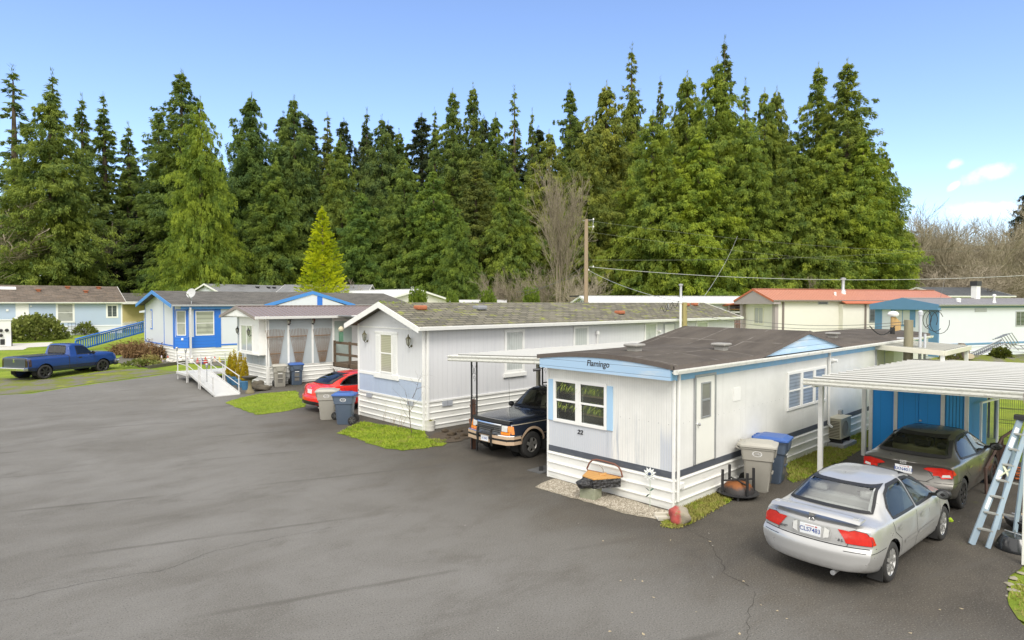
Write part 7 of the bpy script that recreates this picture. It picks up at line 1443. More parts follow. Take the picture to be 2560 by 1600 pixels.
TREES = [('thin', 45, 172, 76, 230, DG, 'tall sparse bare limbed spruce at the left frame edge'), ('thin', 143, 182, 80, 190, DG, 'sparse spruce top rising behind the pale green cedar'), ('cedar1', 135, 228, 62, 262, (.098, .128, .026), 'broad pale olive green cedar above the light blue roof'), ('hem1', 60, 400, 74, 210, DG, 'shaded conifer low between the left edge spruce and the olive cedar'),
    ('spr1', 214, 242, 78, 190, DG, 'dark fir with layered limbs just right of the olive cedar'), ('spr2', 268, 238, 82, 200, DG, 'dark fir with thin bare leader, middle of the left fir trio'), ('spr1', 328, 312, 84, 190, DG, 'shorter dark fir at the gap of open sky'),
    ('hem1', 461, 180, 74, 250, (.052, .085, .025), 'tall dark spired conifer behind the bright broad cypress'), ('hem2', 404, 285, 76, 190, MG, 'dark green conifer left of the tallest left spire'), ('gold2', 507, 248, 58, 228, (.125, .170, .016), 'broad bright lime green cypress above the blue trimmed roof'), ('hem2', 556, 400, 74, 150, DG, 'dark conifer low behind the lime green cypress'),
    ('cedar3', 635, 240, 70, 210, (.046, .092, .024), 'deep green conifer with thin tip right of the lime cypress'), ('cedar1', 740, 246, 74, 215, (.060, .098, .032), 'rounded grey green cedar above the golden cypress, left side'), ('cedar3', 693, 400, 66, 170, MG, 'lower green cedar left of the golden cypress'), ('spr2', 822, 290, 78, 150, OL, 'slim brownish spruce above the golden cypress'), ('cedar2', 855, 345, 72, 190, (.085, .115, .026), 'olive cedar right of the golden cypress'),
    ('spr1', 920, 278, 84, 150, (.030, .045, .022), 'dark pointed spruce standing behind the middle cedars'), ('cedar1', 957, 295, 78, 180, (.062, .10, .032), 'dull green cedar beside the dark pointed spruce'), ('cedar3', 905, 480, 62, 165, (.052, .108, .024), 'low fresh green conifer behind the grey moss roof'), ('hem2', 1000, 330, 80, 150, MG, 'pale tipped conifer at the dip of the skyline'), ('cedar2', 1012, 395, 64, 210, (.092, .138, .024), 'bright mid height cedar left of the twin spires'),
    ('spr2', 1088, 278, 80, 130, DG, 'narrow dark spruce at the left of the twin spires'), ('hem1', 1133, 228, 74, 170, (.082, .115, .03), 'left one of the slim twin spires'), ('hem2', 1184, 218, 74, 160, (.088, .118, .03), 'right one of the slim twin spires'), ('cedar1', 1085, 425, 62, 200, (.072, .122, .022), 'rich green cedar under the twin spires'), ('hem1', 1190, 400, 66, 200, OL, 'olive feathery conifer beneath the twin spires'), ('cedar3', 1240, 290, 78, 150, MG, 'green conifer right of the twin spires'),
    ('thin', 1286, 222, 78, 130, DG, 'thin spindly spruce before the dark green spire'), ('spr1', 1330, 278, 82, 110, DG, 'small dark spire beside the spindly spruce'), ('cedar2', 1275, 415, 62, 190, (.092, .142, .022), 'yellow green cedar left of the bare grey tree'), ('hem2', 1424, 220, 76, 170, (.040, .082, .026), 'dark blue green conifer above the bare grey tree'), ('cedar1', 1372, 330, 72, 210, (.105, .115, .030), 'brownish olive cedar behind the bare grey tree'),
    ('cedar3', 1515, 212, 70, 215, (.118, .115, .030), 'bronze tipped cedar left of the wispy spire'), ('thin', 1576, 120, 76, 170, OL, 'wispy half bare spire left of the tallest tree'), ('cedar1', 1580, 225, 72, 200, (.110, .140, .026), 'green cedar around the wispy half bare spire'), ('cedar2', 1470, 305, 64, 220, (.108, .120, .028), 'olive cedar behind the utility pole'), ('spr2', 1648, 200, 82, 120, (.034, .048, .022), 'dark rounded spruce between two bright cedars'), ('cedar3', 1714, 188, 68, 210, (.112, .150, .024), 'bright cedar left of the tallest tree'), ('cedar2', 1630, 285, 60, 250, (.110, .158, .020), 'broad yellow green cedar above the vent pipe'),
    ('spr1', 1806, 100, 80, 190, (.034, .055, .024), 'tallest dark spruce poking above all the woods'), ('cedar1', 1788, 155, 64, 270, (.118, .166, .020), 'tallest bright yellow green cedar in front of the dark spruce'), ('thin', 1858, 205, 80, 150, DG, 'thin dark spruce limbs right of the tallest tree'), ('cedar3', 1745, 330, 58, 230, (.122, .172, .018), 'lower bright cedar below the tallest cedar'), ('cedar2', 1862, 300, 58, 240, (.095, .145, .018), 'green cedar over the orange roof, left one'), ('cedar1', 1906, 228, 68, 180, (.108, .142, .026), 'cedar with blunt top left of the airy right spires'), ('cedar3', 1936, 225, 70, 160, (.112, .140, .028), 'second blunt topped cedar left of the airy spires'),
    ('hem1', 2038, 165, 66, 200, (.098, .132, .026), 'airy tall spire, left of the right end pair'), ('hem1', 2110, 155, 62, 250, (.108, .140, .026), 'airy tall spire, right of the right end pair'), ('cedar2', 1985, 360, 58, 240, (.092, .135, .020), 'dark green cedar over the middle of the orange roof'), ('cedar1', 2062, 330, 58, 230, (.110, .150, .020), 'bright cedar under the airy right spires'), ('cedar3', 2152, 340, 58, 220, (.110, .155, .018), 'bright green cedar near the right end of the woods'), ('cedar1', 2205, 375, 60, 165, (.118, .165, .018), 'outermost bright cedar sloping to the right'), ('cedar3', 2245, 545, 60, 75, (.075, .11, .020), 'low last cedar at the right foot of the woods'),
    ('gold2', 1145, 520, 56, 150, (.075, .125, .018), 'low leafy cedar behind the paired columnar shrubs')]
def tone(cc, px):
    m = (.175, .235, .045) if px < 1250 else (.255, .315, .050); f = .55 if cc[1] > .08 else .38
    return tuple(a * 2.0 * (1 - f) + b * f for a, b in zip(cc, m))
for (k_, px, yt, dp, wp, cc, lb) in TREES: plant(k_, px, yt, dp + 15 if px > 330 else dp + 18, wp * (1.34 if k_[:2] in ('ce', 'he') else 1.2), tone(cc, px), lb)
plant('gold', 808, 522, 62, 162, GO, 'golden yellow pyramid cypress in front of the dark woods', name='golden_cypress')
rnd = random.Random(41)
for i in range(26):
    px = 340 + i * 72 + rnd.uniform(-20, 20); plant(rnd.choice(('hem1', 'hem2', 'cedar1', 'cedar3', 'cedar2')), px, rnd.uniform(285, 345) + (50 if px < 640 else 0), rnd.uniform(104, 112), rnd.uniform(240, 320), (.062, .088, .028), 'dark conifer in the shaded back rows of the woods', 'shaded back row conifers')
for (px, yt, wd) in ((2560, 470, 150), (2600, 440, 170)): plant('cedar1', px, yt, 100, wd, (.055, .072, .035), 'dull dark conifer rising above the bare wood at the right edge', 'conifers behind the bare wood')
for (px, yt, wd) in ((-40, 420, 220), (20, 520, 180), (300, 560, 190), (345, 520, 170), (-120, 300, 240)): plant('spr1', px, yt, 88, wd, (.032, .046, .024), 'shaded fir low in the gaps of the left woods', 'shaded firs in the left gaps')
# low undergrowth along the foot of the woods
def bush_mesh(seed, n=900, size=.22): return quads(random.Random(seed), dome_pts(random.Random(seed), n, 1, 1, 1), size, .42, .2)
m_under = leafmat('undergrowth leaves', (.030, .045, .012), (.09, .11, .025), 1.5); bv, bf = bush_mesh(3)
bo = None
for i in range(34):
    px = -40 + i * 70 + rnd.uniform(-25, 25); q = AT(px, rnd.uniform(73, 78) if px > 460 else rnd.uniform(86, 90)); T = link('understory_bush', bv, bf, m_under) if bo is None else bo.copy()
    if bo is None: bo = T
    else: col.objects.link(T)
    T.location = q; s = rnd.uniform(1.6, 2.6); T.scale = (s * 1.3, s, s * rnd.uniform(.7, 1.2)); T.rotation_euler = (0, 0, px); tag(T, 'dark low bush at the foot of the woods', 'bush', 'bushes at the foot of the woods')
# ------------------------------------------------------------------ bare trees
def bare(seed, H, spread, stems=1, gen=4, lean=.1):
    rn = random.Random(seed); mb = MB(); tw = []
    def grow(p, d, L, r, g):
        n = 4; pts = [p]; rs = [r]; q = p; dd = d
        for i in range(n):
            dd = (dd + Vector((rn.gauss(0, .13), rn.gauss(0, .13), rn.gauss(.05, .08)))).normalized(); q = q + dd * (L / n); pts.append(q); rs.append(r * (1 - .6 * (i + 1) / n))
            if g > 0 and (i > 0 or g < gen):
                for _ in range(2):
                    s = dd.cross(Vector((rn.gauss(0, 1), rn.gauss(0, 1), rn.gauss(0, 1)))).normalized(); grow(q, (dd * (1.0 / spread) + s * .62 + Vector((0, 0, .12))).normalized(), L * rn.uniform(.42, .62), rs[-1] * .62, g - 1)
            if g == 0:
                for _ in range(1): tw.append((q, (dd + Vector((rn.gauss(0, .6), rn.gauss(0, .6), rn.gauss(.1, .5)))).normalized(), rn.uniform(.3, .8)))
        mb.tube(pts, [max(x, .016) for x in rs], 5 if g == gen else 3, False)
    for k in range(stems): a = 6.28 * k / stems; grow(Vector((math.cos(a) * .25 * (stems > 1), math.sin(a) * .25 * (stems > 1), -.2)), Vector((math.cos(a) * lean * (stems > 1), math.sin(a) * lean * (stems > 1), 1)), H * .62, H * .021 / max(1, stems ** .4), gen)
    for (p, d, L) in tw:
        a = d.orthogonal().normalized() * .012; i = len(mb.v); mb.v += [tuple(p - a), tuple(p + a), tuple(p + d * L)]; mb.f.append((i, i + 1, i + 2))
    return mb
def baremat(name, c1, c2):
    m, t = newmat(name); o = t.coord(); oi = t.n('ShaderNodeObjectInfo'); k = t.noise(o, .5, 4); c = t.mix(c1, c2, k); c = t.mix(c, mulc(t, c, (.62, .60, .56)), X(t, oi.outputs['Random']) * .7); finish(t, c, .9, spec=.2); return m
m_bare1 = baremat('grey brown bare branches', (.27, .23, .17), (.42, .37, .29)); m_bare2 = baremat('tan bare branches', (.27, .235, .165), (.43, .38, .28))
BP = []
for i, (sd, sp, st) in enumerate(((11, 1.0, 1), (12, 1.1, 1), (13, .85, 1), (14, 1.05, 2))): mb = bare(sd, 15, sp, st, 3); o = mb.build('branches', m_bare2); BP.append(o)
first = [True] * 4
for i in range(42):
    px = 2250 + i * 12 + rnd.uniform(-10, 10); dp = rnd.uniform(78, 104); q = AT(px, dp); yt = 528 + 28 * math.sin(px * .021) - max(0, px - 2500) * .18 + rnd.uniform(-12, 40) + (60 if px < 2275 else 0); k_ = i % 4
    T = thing('bare_tree', 'bare tan alder in the leafless wood on the right', 'tree', q, rnd.uniform(0, 6), 'bare trees of the right hand wood'); o = BP[k_]
    if not first[k_]: o = o.copy(); col.objects.link(o)
    first[k_] = False; o.parent = T; zt = max(v[2] for v in o.bound_box); h = (HT(yt, dp) - q.z) / zt; T.scale = (h, h, h)
mb = bare(21, 15, .8, 4, 3, .09); T = thing('bare_tree', 'pale grey leafless tree with several stems left of the utility pole', 'tree', AT(1398, 64)); o = mb.build('branches', m_bare1, T); h = (HT(395, 64) - T.location.z) / max(v[2] for v in o.bound_box); T.scale = (h * .62, h * .62, h)
mb = bare(22, 9, 1.3, 4, 3, .5)
o0 = mb.build('branches', m_bare1)
for i, (px, yt, dp, s, lb) in enumerate(((1335, 640, 66, .75, 'tangle of bare grey brush left of the pale leafless tree'), (1450, 660, 64, .8, 'bare grey brush around the foot of the utility pole'), (880, 690, 68, 1.0, 'low brown bare brush beside the golden cypress'), (2010, 672, 72, 1.2, 'arching bare brush behind the orange roof'), (2420, 640, 72, 1.6, 'yellowish bare brush in front of the right wood'), (2330, 650, 74, 1.5, 'tan bare brush left of the chimney'), (2500, 655, 74, 1.5, 'tan bare brush right of the chimney'), (1262, 660, 66, .8, 'thin bare brush at the edge of the green cedars'), (60, 480, 84, 2.0, 'brown leafless crown low at the left frame edge'))):
    T = thing('bare_brush', lb, 'bush', AT(px, dp), i * 1.3); o = o0 if i == 0 else o0.copy()
    if i: col.objects.link(o)
    o.parent = T; h = (HT(yt, dp) - T.location.z) / max(v[2] for v in o0.bound_box); T.scale = (h * 1.1 * s, h * 1.1 * s, h)
# a far wooded hill behind the bare wood
bm = bmesh.new(); n = 60; top_ = []; 
mb = MB(); v = []; f = []
for i in range(n + 1):
    px = 2100 + i * 16; a = AT(px, 150); b = AT(px, 190); zz = HT(600 - 14 * math.sin(i * .21), 190); v += [(a.x, a.y, .5), (b.x, b.y, max(1.5, zz)), (b.x * 1.15, b.y * 1.15, .5)]
f = [(3 * i + k, 3 * i + 3 + k, 3 * i + 4 + k, 3 * i + 1 + k) for i in range(n) for k in (0, 1)]; tag(link('hill', v, f, mat('far wooded hill', (.13, .115, .10), .95, var=.4, scale=.25), smooth=True), kind='structure')
# ------------------------------------------------------------------ columnar shrubs behind the grey home, and the shrubs on the left
m_arb = leafmat('arborvitae foliage', (.09, .15, .018), (.20, .27, .03), 3); pv = quads(random.Random(6), cone_pts(random.Random(6), 4200, 4.6, .58, 0, .05, .30), .24, .30, .9)
ao = None
for i, (px, yt, s) in enumerate(((1033, 722, 1), (1045, 719, 1.05), (1056, 722, 1), (1127, 726, 1), (1138, 734, .8), (1212, 726, .9), (1222, 722, 1.05), (1233, 735, .8), (1321, 717, .95), (1337, 719, 1.0))):
    q = AT(px, 47); T = link('columnar_shrub', *pv, m_arb) if ao is None else ao.copy(); 
    if ao is None: ao = T
    else: col.objects.link(T)
    T.location = q; h = (HT(yt, 47) - q.z) / 4.62; T.scale = (s * .78, s * .78, h); T.rotation_euler = (0, 0, i * 2.1); g_ = ('nearest the slate roof vent', 'in the pair above the grey roof vent', 'in the trio right of the grey roof vent', 'in the pair left of the bare tree')[0 if i < 3 else 1 if i < 5 else 2 if i < 8 else 3]
    tag(T, 'narrow green columnar shrub ' + g_, 'shrub', 'columnar shrubs ' + g_)
def shrub(name, label, px, py, rx, ry, h, m, n, size, seed, z0=.1):
    q = G(px, py); T = thing(name, label, 'shrub', q); v, f = quads(random.Random(seed), dome_pts(random.Random(seed), n, rx, ry, h, z0), size, .45, .3); link('foliage', v, f, m, T); mb = MB(); rn = random.Random(seed)
    for k in range(9): a = rn.uniform(0, 6.28); mb.tube([(0, 0, -.05), (math.cos(a) * rx * .3, math.sin(a) * ry * .3, h * .35), (math.cos(a) * rx * .6, math.sin(a) * ry * .6, h * .7)], [.04, .03, .012], 5, False)
    mb.build('stems', m_twig, T); return T
m_rhod = leafmat('rhododendron leaves', (.075, .105, .018), (.26, .29, .07), 2.0)
shrub('rhododendron', 'big rounded rhododendron in front of the light blue home', 88, 850, 2.25, 1.9, 2.0, m_rhod, 3400, .26, 31); shrub('shrub', 'small rounded shrub against the light blue home skirting', 212, 836, .95, .8, .95, m_rhod, 700, .22, 32)
T = thing('wire_trellis', 'thin dark wire trellis beside the small shrub', 'trellis', G(180, 839)); mb = MB(); [mb.tube([(x, 0, 0), (x, 0, 1.25)], .018, 5) for x in (-.3, 0, .3)]; [mb.tube([(-.32, 0, z), (.32, 0, z)], .015, 5) for z in (.3, .6, .9, 1.2)]; mb.build('wires', m_blackmetal, T)
q = G(8, 866); T = thing('utility_cabinet', 'white utility cabinet with meters at the left frame edge', 'cabinet', q, R(15)); mb = MB(); mb.box(-.6, .45, -.3, .3, 0, 2.1); mb.build('body', m_vinyl, T, bevel=.02); mb = MB(); mb.box(-.65, .5, -.35, .35, 2.1, 2.18); mb.build('cover', m_vinyl, T)
mb = MB(); [mb.lathe([(.13, 0), (.13, .08), (.1, .14)], (x, -.30, z), (0, -1, 0), 14) for x, z in ((-.25, 1.3), (.15, 1.3), (-.25, .9))]; mb.build('meter', m_blackmetal, T, True); mb = MB(); mb.box(-.3, .0, -.33, -.30, .15, .6); mb.tube([(.52, -.2, 0), (.52, -.2, 1.2)], .035, 6); mb.build('conduit', m_blackmetal, T)
m_dry = leafmat('dried brown stems', (.13, .075, .035), (.27, .17, .08), 3, .1, .9)
def dry(label, px, py, r, h, n, seed, m=None, kind='dry_shrub'):
    rn = random.Random(seed); T = thing(kind, label, 'shrub', G(px, py)); v = []; f = []
    for _ in range(n):
        a = rn.uniform(0, 6.28); k = math.sqrt(rn.random()) * r; p = Vector((math.cos(a) * k, math.sin(a) * k, 0)); hh = h * (1 - .4 * (k / r) ** 2) * rn.uniform(.4, 1.1); d = Vector((rn.gauss(0, .3), rn.gauss(0, .3), 1)); s = d.cross(Vector((rn.gauss(0, 1), rn.gauss(0, 1), 0))).normalized() * .02
        i = len(v); v += [p - s, p + s, p + d * hh * .6 + s * 2.2, p + d * hh]; f += [(i, i + 1, i + 2, i + 3)]
        for _ in range(3): c = p + d * hh * rn.uniform(.3, 1); e = Vector((rn.gauss(0, 1), rn.gauss(0, 1), rn.gauss(.2, .6))) * .09; i = len(v); v += [c, c + e + s * 2, c + e * 2, c + e - s * 2]; f.append((i, i + 1, i + 2, i + 3))
    link('stems', v, f, m or m_dry, T); return T
dry('largest clump of dried brown stems at the blue trimmed home corner', 345, 893, .9, 1.25, 420, 1); dry('dried brown clump right in front of the gable wall', 384, 897, .6, 1.05, 300, 2); dry('dried russet clump beside the blue picket railing', 308, 885, .8, .85, 340, 3); dry('tall dry clump behind against the gable skirting', 398, 885, .5, 1.5, 160, 4); dry('low straw coloured clump at the garden front', 376, 912, .6, .6, 220, 5, leafmat('straw foliage', (.25, .22, .06), (.36, .30, .10), 3))
shrub('shrub', 'low dark green shrub beside the garden figures', 412, 893, .5, .4, .65, leafmat('dull green leaves', (.05, .07, .02), (.13, .11, .05), 4), 300, .13, 35); shrub('ground_cover', 'low green plants at the garden edge', 352, 917, 1.0, .5, .3, m_rhod, 500, .12, 36)
m_bed = mat('garden bed soil', (.12, .115, .09), .95, var=.5, scale=5); sheet('garden_bed', gp((286, 898), (330, 880), (440, 890), (562, 900), (560, 916), (470, 908), (374, 920), (300, 908)), .006, m_bed, .05, .3, 9)
T = thing('garden_border', 'low dark timber border along the front of the garden bed', 'border', G(372, 921)); mb = MB(); a = Vector((0, 0, .06)); b = G(462, 908) - T.location + Vector((0, 0, .06)); mb.bar(a, b, .18, .22); mb.build('timber', mat('mossy dark timber', (.08, .075, .05), .95, var=.4, scale=5), T)
GN = [(452, 905, 'white'), (468, 906, 'white'), (480, 908, 'white'), (494, 908, 'red'), (505, 909, 'blue'), (514, 909, 'red'), (524, 908, 'white'), (537, 905, 'cream'), (549, 906, 'yellow'), (420, 904, 'white'), (404, 905, 'lilac'), (430, 898, 'black'), (442, 897, 'white')]
GC = dict(white=(.72, .72, .68), red=(.45, .04, .03), blue=(.08, .10, .30), cream=(.60, .48, .32), yellow=(.65, .50, .05), lilac=(.55, .48, .60), black=(.06, .06, .06))
for i, (px, py, cc) in enumerate(GN):
    q = G(px, py); rn = random.Random(i); h = rn.uniform(.26, .46); T = thing('garden_figure', 'small %s garden figure, number counted among the ornaments behind the ramp' % cc if False else 'small %s garden figure %s' % (cc, ['at the left end under the solar lamp', 'left of the ramp post', 'beside the ramp post', 'by the front rail', 'between two red figures', 'right of the blue one', 'under the upper rail', 'near the landing', 'at the right end of the row', 'on the bed left of the ramp', 'among the stones of the bed', 'behind against the skirting', 'behind beside the black figure'][i]), 'garden ornament', q); mb = MB(); r = h * .33
    mb.lathe([(r * .8, 0), (r, h * .2), (r * .8, h * .5), (r * .35, h * .62)], n=12); mb.build('body', mat('figure ' + cc, GC[cc], .6), T, True); mb = MB(); mb.lathe([(.01, h * .58), (r * .5, h * .66), (r * .52, h * .8), (.01, h * .92)], n=10); mb.build('head', mat('figure head', (.55, .42, .32), .6), T, True); mb = MB(); mb.lathe([(r * .56, h * .80), (r * .3, h * .95), (.01, h * 1.15)], n=10); mb.build('hat', mat('figure ' + ('red' if i % 2 else cc), GC['red' if i % 2 else cc], .6), T, True)
for i, (px, py, r) in enumerate(((392, 911, .18), (386, 900, .14), (428, 906, .16), (440, 908, .14), (352, 884, .16), (365, 908, .12))): rock('white_stone', 'pale stone lying among the garden plants', G(px, py), r, (1.2, 1, .7), mat('pale garden stone', (.58, .56, .50), .9, var=.2), 80 + i, 'stone', 'pale stones in the garden bed')
# ------------------------------------------------------------------ mound with stump and fallen lattice mast on the right
mp = [(2372, 905), (2400, 899), (2440, 896), (2500, 893), (2600, 889)]; q0 = G(2480, 903); T = None; v = []; f = []; nx, ny = 40, 14
for i in range(nx + 1):
    for j in range(ny + 1):
        x, y = (i / nx - .5) * 16, (j / ny - .5) * 7; h = 1.12 * max(0, 1 - (2 * x / 16) ** 4) * max(0, 1 - (2 * y / 7) ** 2) * (1 + .12 * math.sin(x * 2.1 + y * 1.7)); v.append((x, y, h - .02 + .04 * math.sin(x * 7) * math.sin(y * 6) * (h > .05)))
f = [(i * (ny + 1) + j, (i + 1) * (ny + 1) + j, (i + 1) * (ny + 1) + j + 1, i * (ny + 1) + j + 1) for i in range(nx) for j in range(ny)]
q1 = AT(2560, 33.5); mo = link('soil_mound', v, f, m_verge, None, True); mo.location = q1; mo.rotation_euler = (0, 0, R(-42)); tag(mo, kind='structure')
m_stump = mat('weathered grey stump', (.17, .145, .115), .95, var=.4, scale=5, stretch=(3, 3, .5), bump=1.0, bscale=8); d0 = 33.4
q = AT(2418, d0); T = thing('tree_stump', 'weathered grey fluted stump leaning on the grassy mound', 'stump', q + Vector((0, 0, .78))); T.scale = (.95, .95, .60)
mb = MB(); rings = []
for k in range(9):
    z = k * .22; rr = .50 - .04 * k + .05 * math.sin(k * 1.3); rings.append([(math.cos(a) * rr * (1 + .20 * math.sin(4 * a + .6)) - z * .10, math.sin(a) * rr * (1 + .2 * math.sin(4 * a + .6)) * .8 + z * .12, z) for a in [2 * math.pi * j / 28 for j in range(28)]])
loft(mb, rings); mb.build('stump', m_stump, T, 40); mb = MB(); mb.lathe([(.0, 0), (.26, 0), (.22, .06), (.0, .06)], (-.36, -.22, .62), (-.75, -.6, .1), 14, False); mb.build('cut_scar', mat('pale cut wood', (.42, .36, .26), .9), T)
a = AT(2432, 33.6) + Vector((0, 0, 1.06)); b = onx(2508, 858, AT(2508, 33.5).x); T = thing('lattice_mast', 'fallen grey lattice mast resting against the stump', 'mast', a); b = b - a; dn = b.normalized(); sd = dn.cross(Vector((0, 0, 1))).normalized(); up = sd.cross(dn); mb = MB()
for (i, j) in ((-1, 0), (1, 0), (0, 1.4)): mb.tube([sd * i * .16 + up * j * .16, b + sd * i * .16 + up * j * .16], .03, 5)
n = 16
for k in range(n): p, q_ = b * (k / n), b * ((k + 1) / n); mb.bar(p + sd * .16, q_ - sd * .16, .02); mb.bar(p - sd * .16, q_ + up * .22, .02); mb.bar(p + sd * .16, q_ + up * .22, .02)
mb.bar((0, 0, 0), b * .62, .13, .10); mb.build('lattice', mat('dull grey mast', (.22, .23, .25), .5, .3, var=.2), T); mb = MB(); c = b
for k in range(5): mb.tube([c + dn * (k * .14 - .2) + sd * -.35 + up * .3, c + dn * (k * .14) + sd * .1 + up * .35, c + dn * (k * .14 + .15) + up * -.35], .025, 5)
e = c + Vector((RT.x * 2.2, RT.y * 2.2, -.25)); [mb.tube([c + up * z, e + up * z * .6], .03, 5) for z in (.0, -.25, -.5)]; [mb.tube([c.lerp(e, k / 5), c.lerp(e, k / 5) + up * -.45 + dn * .2], .025, 5) for k in range(6)]; mb.build('antenna_rack', m_galv, T)
q = AT(2504, 33.0); T = shrub('shrub', 'dark green heather shrub beside the fallen mast', 2504, 900, .5, .45, .5, leafmat('dark heather', (.05, .075, .010), (.12, .13, .015), 3), 600, .14, 37); T.location = q + Vector((0, 0, 1.0))
for i, px in enumerate((2368, 2390)): T = shrub('shrub', ['low yellow green shrub left of the stump', 'low mossy shrub touching the stump'][i], px, 905, .4, .35, .4, leafmat('mossy shrub', (.10, .11, .03), (.2, .2, .06), 4), 260, .10, 40 + i); T.location = AT(px, 33.0) + Vector((0, 0, .85))
# ------------------------------------------------------------------ poles, wires, entry awning
m_pole = mat('weathered utility pole', (.32, .24, .16), .9, var=.3, scale=2, stretch=(6, 6, .25), dirt=((.22, .20, .16), .5)); q = AT(1465, 44)
T = thing('utility_pole', 'tall weathered wooden utility pole with wires in front of the woods', 'utility pole', q); H_ = HT(548, 44) - q.z; mb = MB(); mb.tube([(0, 0, -.2), (0, 0, H_ * .5), (0, 0, H_)], [.175, .155, .125], 14); mb.build('pole', m_pole, T, True)
mb = MB(); a = Vector(RT); [mb.tube([Vector((0, 0, H_ - z)), a * .55 + Vector((0, 0, H_ - z + .02))], .018, 5) for z in (.06, .55)]; mb.tube([a * .45 + Vector((0, 0, H_ - .75)), a * .5 + Vector((0, 0, H_ + .0))], .02, 5); mb.tube([a * -.25 + Vector((0, 0, H_ - .12)), Vector((0, 0, H_ - .1))], .02, 5); mb.build('bracket', m_galv, T)
mb = MB(); [mb.lathe([(.02, 0), (.05, .03), (.05, .12), (.02, .15)], Vector((0, 0, H_ - z)) + a * .5, n=8) for z in (.08, .6, 3.4)]; mb.lathe([(.04, 0), (.04, .12)], a * .18 + Vector((0, 0, H_ - 3.6)), n=8); mb.build('insulator', m_vinyl, T, True); PT = q
m_wire = mat('grey wire', (.42, .43, .43), .4); m_wire3 = mat('dull wire', (.20, .22, .17), .6); m_wire2 = mat('dark wire', (.12, .12, .12), .6)
def wire(label, a, b, sag, r, m, group=None):
    a, b = Vector(a), Vector(b); n = 24; T = a.copy(); pts = [a.lerp(b, i / n) - Vector((0, 0, sag * 4 * (i / n) * (1 - i / n))) - T for i in range(n + 1)]; mb = MB(); mb.tube(pts, r, 5); o = mb.build('overhead_wire', m, None, True); o.location = T; return tag(o, label, 'wire', group)
pz = lambda py: HT(py, 44); A = lambda py: Vector((PT.x, PT.y, pz(py))) + RT * .2
b = AT(2760, 40); wire('thick pale overhead wire running right from the pole above the orange roof', A(667), (b.x, b.y, HT(676, 40)), .75, .017, m_wire)
b = AT(2700, 90); wire('upper thin wire crossing the woods from the pole top', A(552), (b.x, b.y, HT(608, 90)), 1.6, .008, m_wire3); wire('thin wire rising right across the cedars', A(650), (b.x, b.y, HT(575, 90)), 1.2, .008, m_wire3); wire('third thin wire low across the cedars', A(580), (b.x, b.y, HT(650, 90)), 1.5, .007, m_wire3)
s1 = ony(1712, 757, 16.1); wire('drop wire from the pole to the short meter post', A(676), s1, .25, .014, m_wire); b = AT(1842, 60); wire('slanting guy wire with white end insulator in front of the cedars', ony(1745, 762, 16.3), (b.x, b.y, HT(590, 60)), .4, .011, m_wire)
for dy in (0, 14): b = AT(1210, 30); wire('service wire dropping left from the pole across the bare tree', A(668 + dy) - RT * .4, AT(1290, 47) + Vector((0, 0, 4.0 + dy * .03)), .2, .012, m_wire2, 'service wires left of the pole')
sp_ = ony(2272, 800, 6.0)
for dy in (0, .22): wire('slack dark wire in front of the cream wall to the rear post', s1 + Vector((0, 0, -.15 - dy)), sp_ + Vector((0, 0, -.05 - dy * .4)), .45, .009, m_wire2, 'slack wires to the rear post')
b = ony(2300, 765, 6.2); wire('thin pale wire dropping onto the grey metal roof', AT(2362, 70) + Vector((0, 0, HT(690, 70) - gz(60, 20))), AT(2342, 42) + Vector((0, 0, HT(757, 42) - .9)), .3, .012, m_wire2)
# short meter post with white conduit by the grey home
T = thing('meter_post', 'short yellowish post with white conduit riser beside the grey home', 'post', (s1.x, 16.1, 0)); mb = MB(); mb.tube([(.0, 0, 0), (0, 0, s1.z + .02)], [.125, .11], 12); mb.build('pole', mat('treated yellow pole', (.34, .29, .12), .85, var=.25, scale=3, stretch=(5, 5, .3)), T, True)
mb = MB(); q = -RT * .20; mb.tube([q, q + Vector((0, 0, s1.z - .12)), q + Vector((.0, 0, s1.z))], .06, 8); mb.lathe([(.09, 0), (.09, .12), (.03, .18)], q + Vector((0, 0, s1.z - .02)), n=10); mb.build('conduit', m_vinyl, T, True)
for k in range(3): mb = MB(); mb.tube([q + Vector((0, 0, s1.z + .1)) - RT * (.1 + .25 * k) + Vector((0, 0, -.35 * abs(math.sin(i * .5)) - .1 * k)) - RT * (.05 * i) for i in range(9)], .012, 4); mb.build('cable_loop', m_rubber, T)
T = thing('rear_power_post', 'grey wooden power post with conduits and cable loops behind the trailer', 'post', (sp_.x, sp_.y, 0)); zt = ony(2272, 800, 6.0).z; mb = MB(); mb.tube([(0, 0, 0), (0, 0, zt)], [.16, .135], 12); mb.build('pole', mat('grey green post', (.23, .21, .14), .9, var=.35, scale=3, stretch=(4, 4, .3), dirt=((.12, .12, .09), .5)), T, True)
mb = MB(); q = RT * .32 - FW * .1; mb.tube([q, q + Vector((0, 0, zt + .20))], .048, 10); mb.tube([q + RT * .16, q + RT * .16 + Vector((0, 0, zt - .45))], .04, 10); mb.lathe([(.07, 0), (.08, .12), (.03, .16)], q + Vector((0, 0, zt + .16)), n=10); mb.bar(q + Vector((0, 0, zt - .6)), -q + Vector((0, 0, zt - .6)), .05); mb.build('conduit', mat('grey conduit', (.50, .52, .55), .45), T, True)
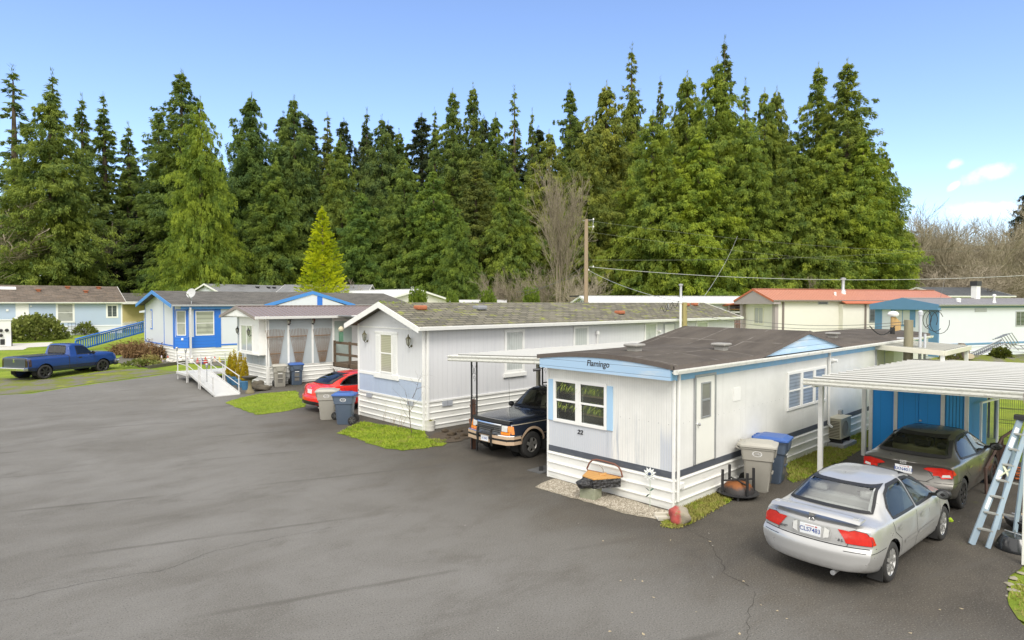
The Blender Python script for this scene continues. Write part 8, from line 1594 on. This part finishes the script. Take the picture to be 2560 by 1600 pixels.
for k in range(4): mb = MB(); mb.tube([q + Vector((0, 0, zt + .1)) + RT * (.16 + .20 * math.sin(a * .42 + k) * (1 + .2 * k) + .16 * k) + Vector((0, 0, -.05 - .28 * math.cos(a * .42 + k) * (1 + .12 * k) - .04 * k)) for a in range(13)], .010, 5); mb.build('cable_loop', m_rubber, T)
mb = MB(); mb.tube([q * -1.2 + Vector((0, 0, zt - .2)) - RT * a * .12 + Vector((0, 0, -.3 * math.sin(a * .45))) for a in range(8)], .018, 5); mb.build('cable_loop', m_rubber, T)
q = ony(2231, 838, 7.3); T = thing('roof_mast', 'tan wooden stub with black foot and white cap on the brown felt roof', 'mast', q); zt = ony(2231, 792, 7.3).z - q.z; mb = MB(); mb.tube([(0, 0, -.05), (0, 0, .30)], .085, 10); mb.build('foot', m_rubber, T, True); mb = MB(); mb.tube([(0, 0, .30), (.0, 0, zt)], .07, 10); mb.prism([(.05, zt - .55), (.30, zt - .50), (.30, zt - .2), (.08, zt)], lambda x, z: RT * x + Vector((0, 0, z)) - FW * .03, lambda x, z: RT * x + Vector((0, 0, z)) + FW * .03); mb.build('stub', stripes('tan striped wood', (.50, .33, .14), 0, .06, .4, .6, .6), T); mb = MB(); mb.lathe([(.02, 0), (.17, .02), (.20, .10), (.14, .19), (.02, .22)], (.05, 0, zt), n=12); mb.build('cap', m_vinyl, T, True)
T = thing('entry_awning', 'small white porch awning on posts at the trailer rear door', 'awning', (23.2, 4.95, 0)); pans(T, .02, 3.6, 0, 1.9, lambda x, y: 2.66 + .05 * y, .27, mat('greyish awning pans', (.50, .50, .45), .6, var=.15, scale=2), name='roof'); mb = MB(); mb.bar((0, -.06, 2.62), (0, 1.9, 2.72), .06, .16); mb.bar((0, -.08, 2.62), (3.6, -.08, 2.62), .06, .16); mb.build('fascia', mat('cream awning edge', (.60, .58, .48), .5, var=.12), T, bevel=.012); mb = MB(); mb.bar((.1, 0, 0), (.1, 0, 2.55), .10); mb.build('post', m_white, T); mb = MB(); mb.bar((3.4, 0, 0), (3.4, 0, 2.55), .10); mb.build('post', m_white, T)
# prototypes that were never planted must not stay at the origin
for key, (T, H, Rr) in PROTO.items():
    if key not in USED:
        for ch in list(T.children): bpy.data.objects.remove(ch)
        bpy.data.objects.remove(T)
